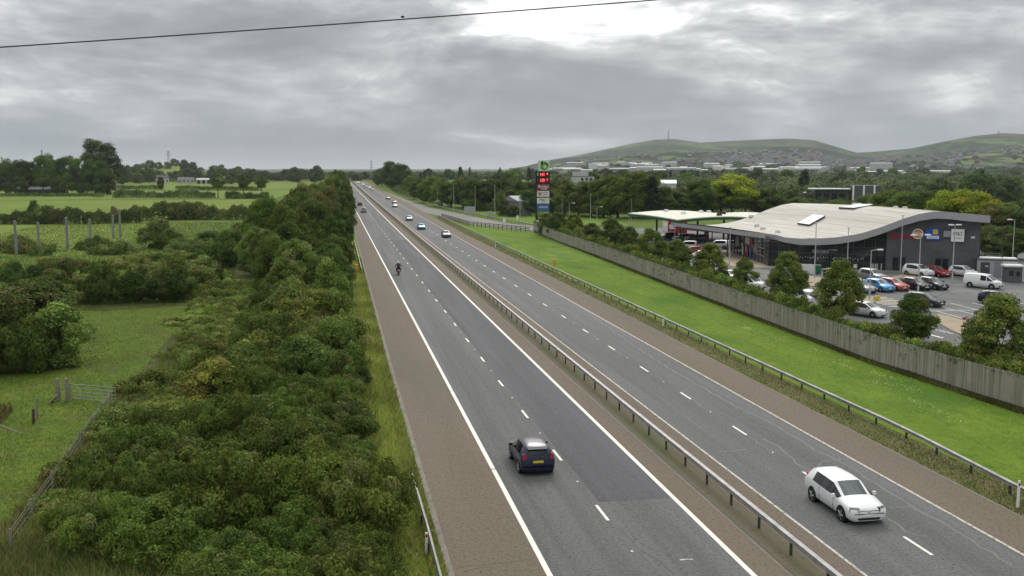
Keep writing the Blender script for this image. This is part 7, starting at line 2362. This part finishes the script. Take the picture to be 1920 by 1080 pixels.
vsh = lambda y: np.interp(y, [-40, 75, 130, 228, 315], [4.15, 4.15, 4.4, 4.9, 5.6])
vsr = lambda y: np.interp(y, [-40, 60, 100, 160, 225, 300], [28.9, 29.1, 29.4, 29.4, 29.0, 29.6])
PG = [((.145, .18, .03), 4), ((.19, .21, .05), 3), ((.085, .12, .02), 2.2), ((.24, .21, .10), 2.2)]
PB = [((.16, .14, .07), 3), ((.10, .12, .03), 3), ((.06, .08, .02), 2)]
PW = [((.085, .095, .03), 3), ((.055, .07, .018), 3), ((.13, .115, .06), 2), ((.035, .05, .012), 2)]
grass('grass', 'tufty roadside grass on the left verge', band(lambda y: vsh(y) - 3.8, lambda y: vsh(y) - .42, 26, 170, 1.0), 60000, .30, .045, PG, 1)
grass('grass', 'dry yellowish grass along the edge of the left shoulder', band(lambda y: vsh(y) - .95, lambda y: vsh(y) - .26, 26, 170, 1.0), 14000, .22, .04, PB, 2)
grass('weeds', 'taller weeds between the bushes and the left verge', band(.4, 2.2, 28, 110, .6), 22000, .55, .06, PG + [((.05, .075, .02), 4)], 3)
grass('weeds', 'brownish weeds between the right shoulder and the barrier', band(lambda y: vsr(y) + .15, 31.35, 32, 300, 1.2), 24000, .10, .05, PW, 4)
grass('grass', 'short lawn grass on the bank beside the car park fence', band(31.6, lambda y: np.interp(y, [44, 70, 113, 165, 236], [42.4, 40.9, 42, 43.8, 46.5]), 34, 160, 1.0), 110000, .055, .04,
      [((.098, .175, .012), 4), ((.125, .205, .016), 3), ((.075, .145, .011), 2), ((.17, .235, .04), .3)], 5, 1.0)
grass('clover', 'pale flecks of clover flowers in the lawn by the fence', lambda rg, n: (lambda c: np.stack([c[:, 0] + rg.normal(size=n) * .35, c[:, 1] + rg.normal(size=n) * .9], 1))(np.array([[38.5, 62], [37, 58], [39, 66], [38.2, 70], [39.2, 76], [38.6, 82], [36.5, 55], [38, 88], [39.5, 72], [37.4, 64]])[rg.integers(0, 10, n)]), 1500, .075, .06, [((.42, .44, .26), 2), ((.2, .26, .06), 2)], 15, 1.2)
grass('weeds', 'long dull grass at the foot of the timber fence', band(lambda y: np.interp(y, [44, 70, 113, 165, 236], [41.9, 40.4, 41.6, 43.4, 46.2]), lambda y: np.interp(y, [44, 70, 113, 165, 236], [42.5, 40.95, 42.15, 43.9, 46.9]), 46, 230, .8), 16000, .28, .05, PW, 6)
grass('grass', 'rough grass on the track and clearing at the left', band(-34, lambda y: np.interp(y, [40, 67, 116], [-13.3, -14.4, -13.5]), 36, 118, .4), 90000, .09, .04,
      [((.10, .15, .018), 4), ((.07, .115, .015), 3), ((.14, .18, .03), 2), ((.13, .10, .05), .8)], 7)
grass('weeds', 'brown rank weeds left of the track', band(-27, lambda y: np.interp(y, [40, 50, 66], [-17.0, -18.2, -20.0]), 40, 66, .3), 22000, .6, .06, [((.12, .10, .045), 3), ((.085, .10, .03), 3), ((.05, .065, .02), 2), ((.17, .15, .08), 1)], 8)
grass('weeds', 'tall dry grass in the bottom corner between fence and gorse', lambda rg, n: np.stack([rg.uniform(-13.2, -4.4, n), rg.uniform(33, 42, n)], 1), 19000, .7, .05, [((.15, .155, .055), 3), ((.11, .135, .035), 3), ((.19, .17, .08), 1.5), ((.06, .085, .02), 1.5)], 12)
grass('grass', 'pale rough grass between the bracken patches of the thicket', lambda rg, n: np.stack([rg.uniform(-13.6, -6.2, n), rg.uniform(54, 124, n)], 1), 26000, .5, .07, [((.12, .15, .04), 3), ((.16, .175, .06), 2), ((.075, .105, .025), 2), ((.15, .12, .06), .7)], 13)
grass('weeds', 'dry pale weeds along the wire fence', band(-13.9, -11.6, 36, 75, .4), 16000, .55, .05, [((.16, .14, .07), 3), ((.10, .11, .035), 3), ((.06, .08, .02), 2)], 9)
grass('grass', 'rank grass on the pasture with the concrete posts', band(-75, -14, 116, 285, .6), 60000, .32, .10, [((.09, .13, .02), 4), ((.12, .15, .03), 3), ((.055, .08, .018), 3), ((.13, .11, .05), 1.4)], 10)


# ------------------------------------------------------------------ haze
HAZE = True
if HAZE:
    mb = MB(); mb.box((1500, 4600, 245), (14000, 10600, 530))
    hz = mb.build('haze', bpy.data.materials.new('haze'))
    tag(hz, 'thin grey air between the road and the hills', kind='stuff')
    hm_ = hz.data.materials[0]; hm_.use_nodes = True
    nt = hm_.node_tree; nt.nodes.clear()
    o_ = nt.nodes.new('ShaderNodeOutputMaterial'); v_ = nt.nodes.new('ShaderNodeVolumePrincipled')
    v_.inputs['Color'].default_value = (.78, .86, .94, 1); v_.inputs['Density'].default_value = 6.5e-5
    nt.links.new(v_.outputs[0], o_.inputs['Volume'])
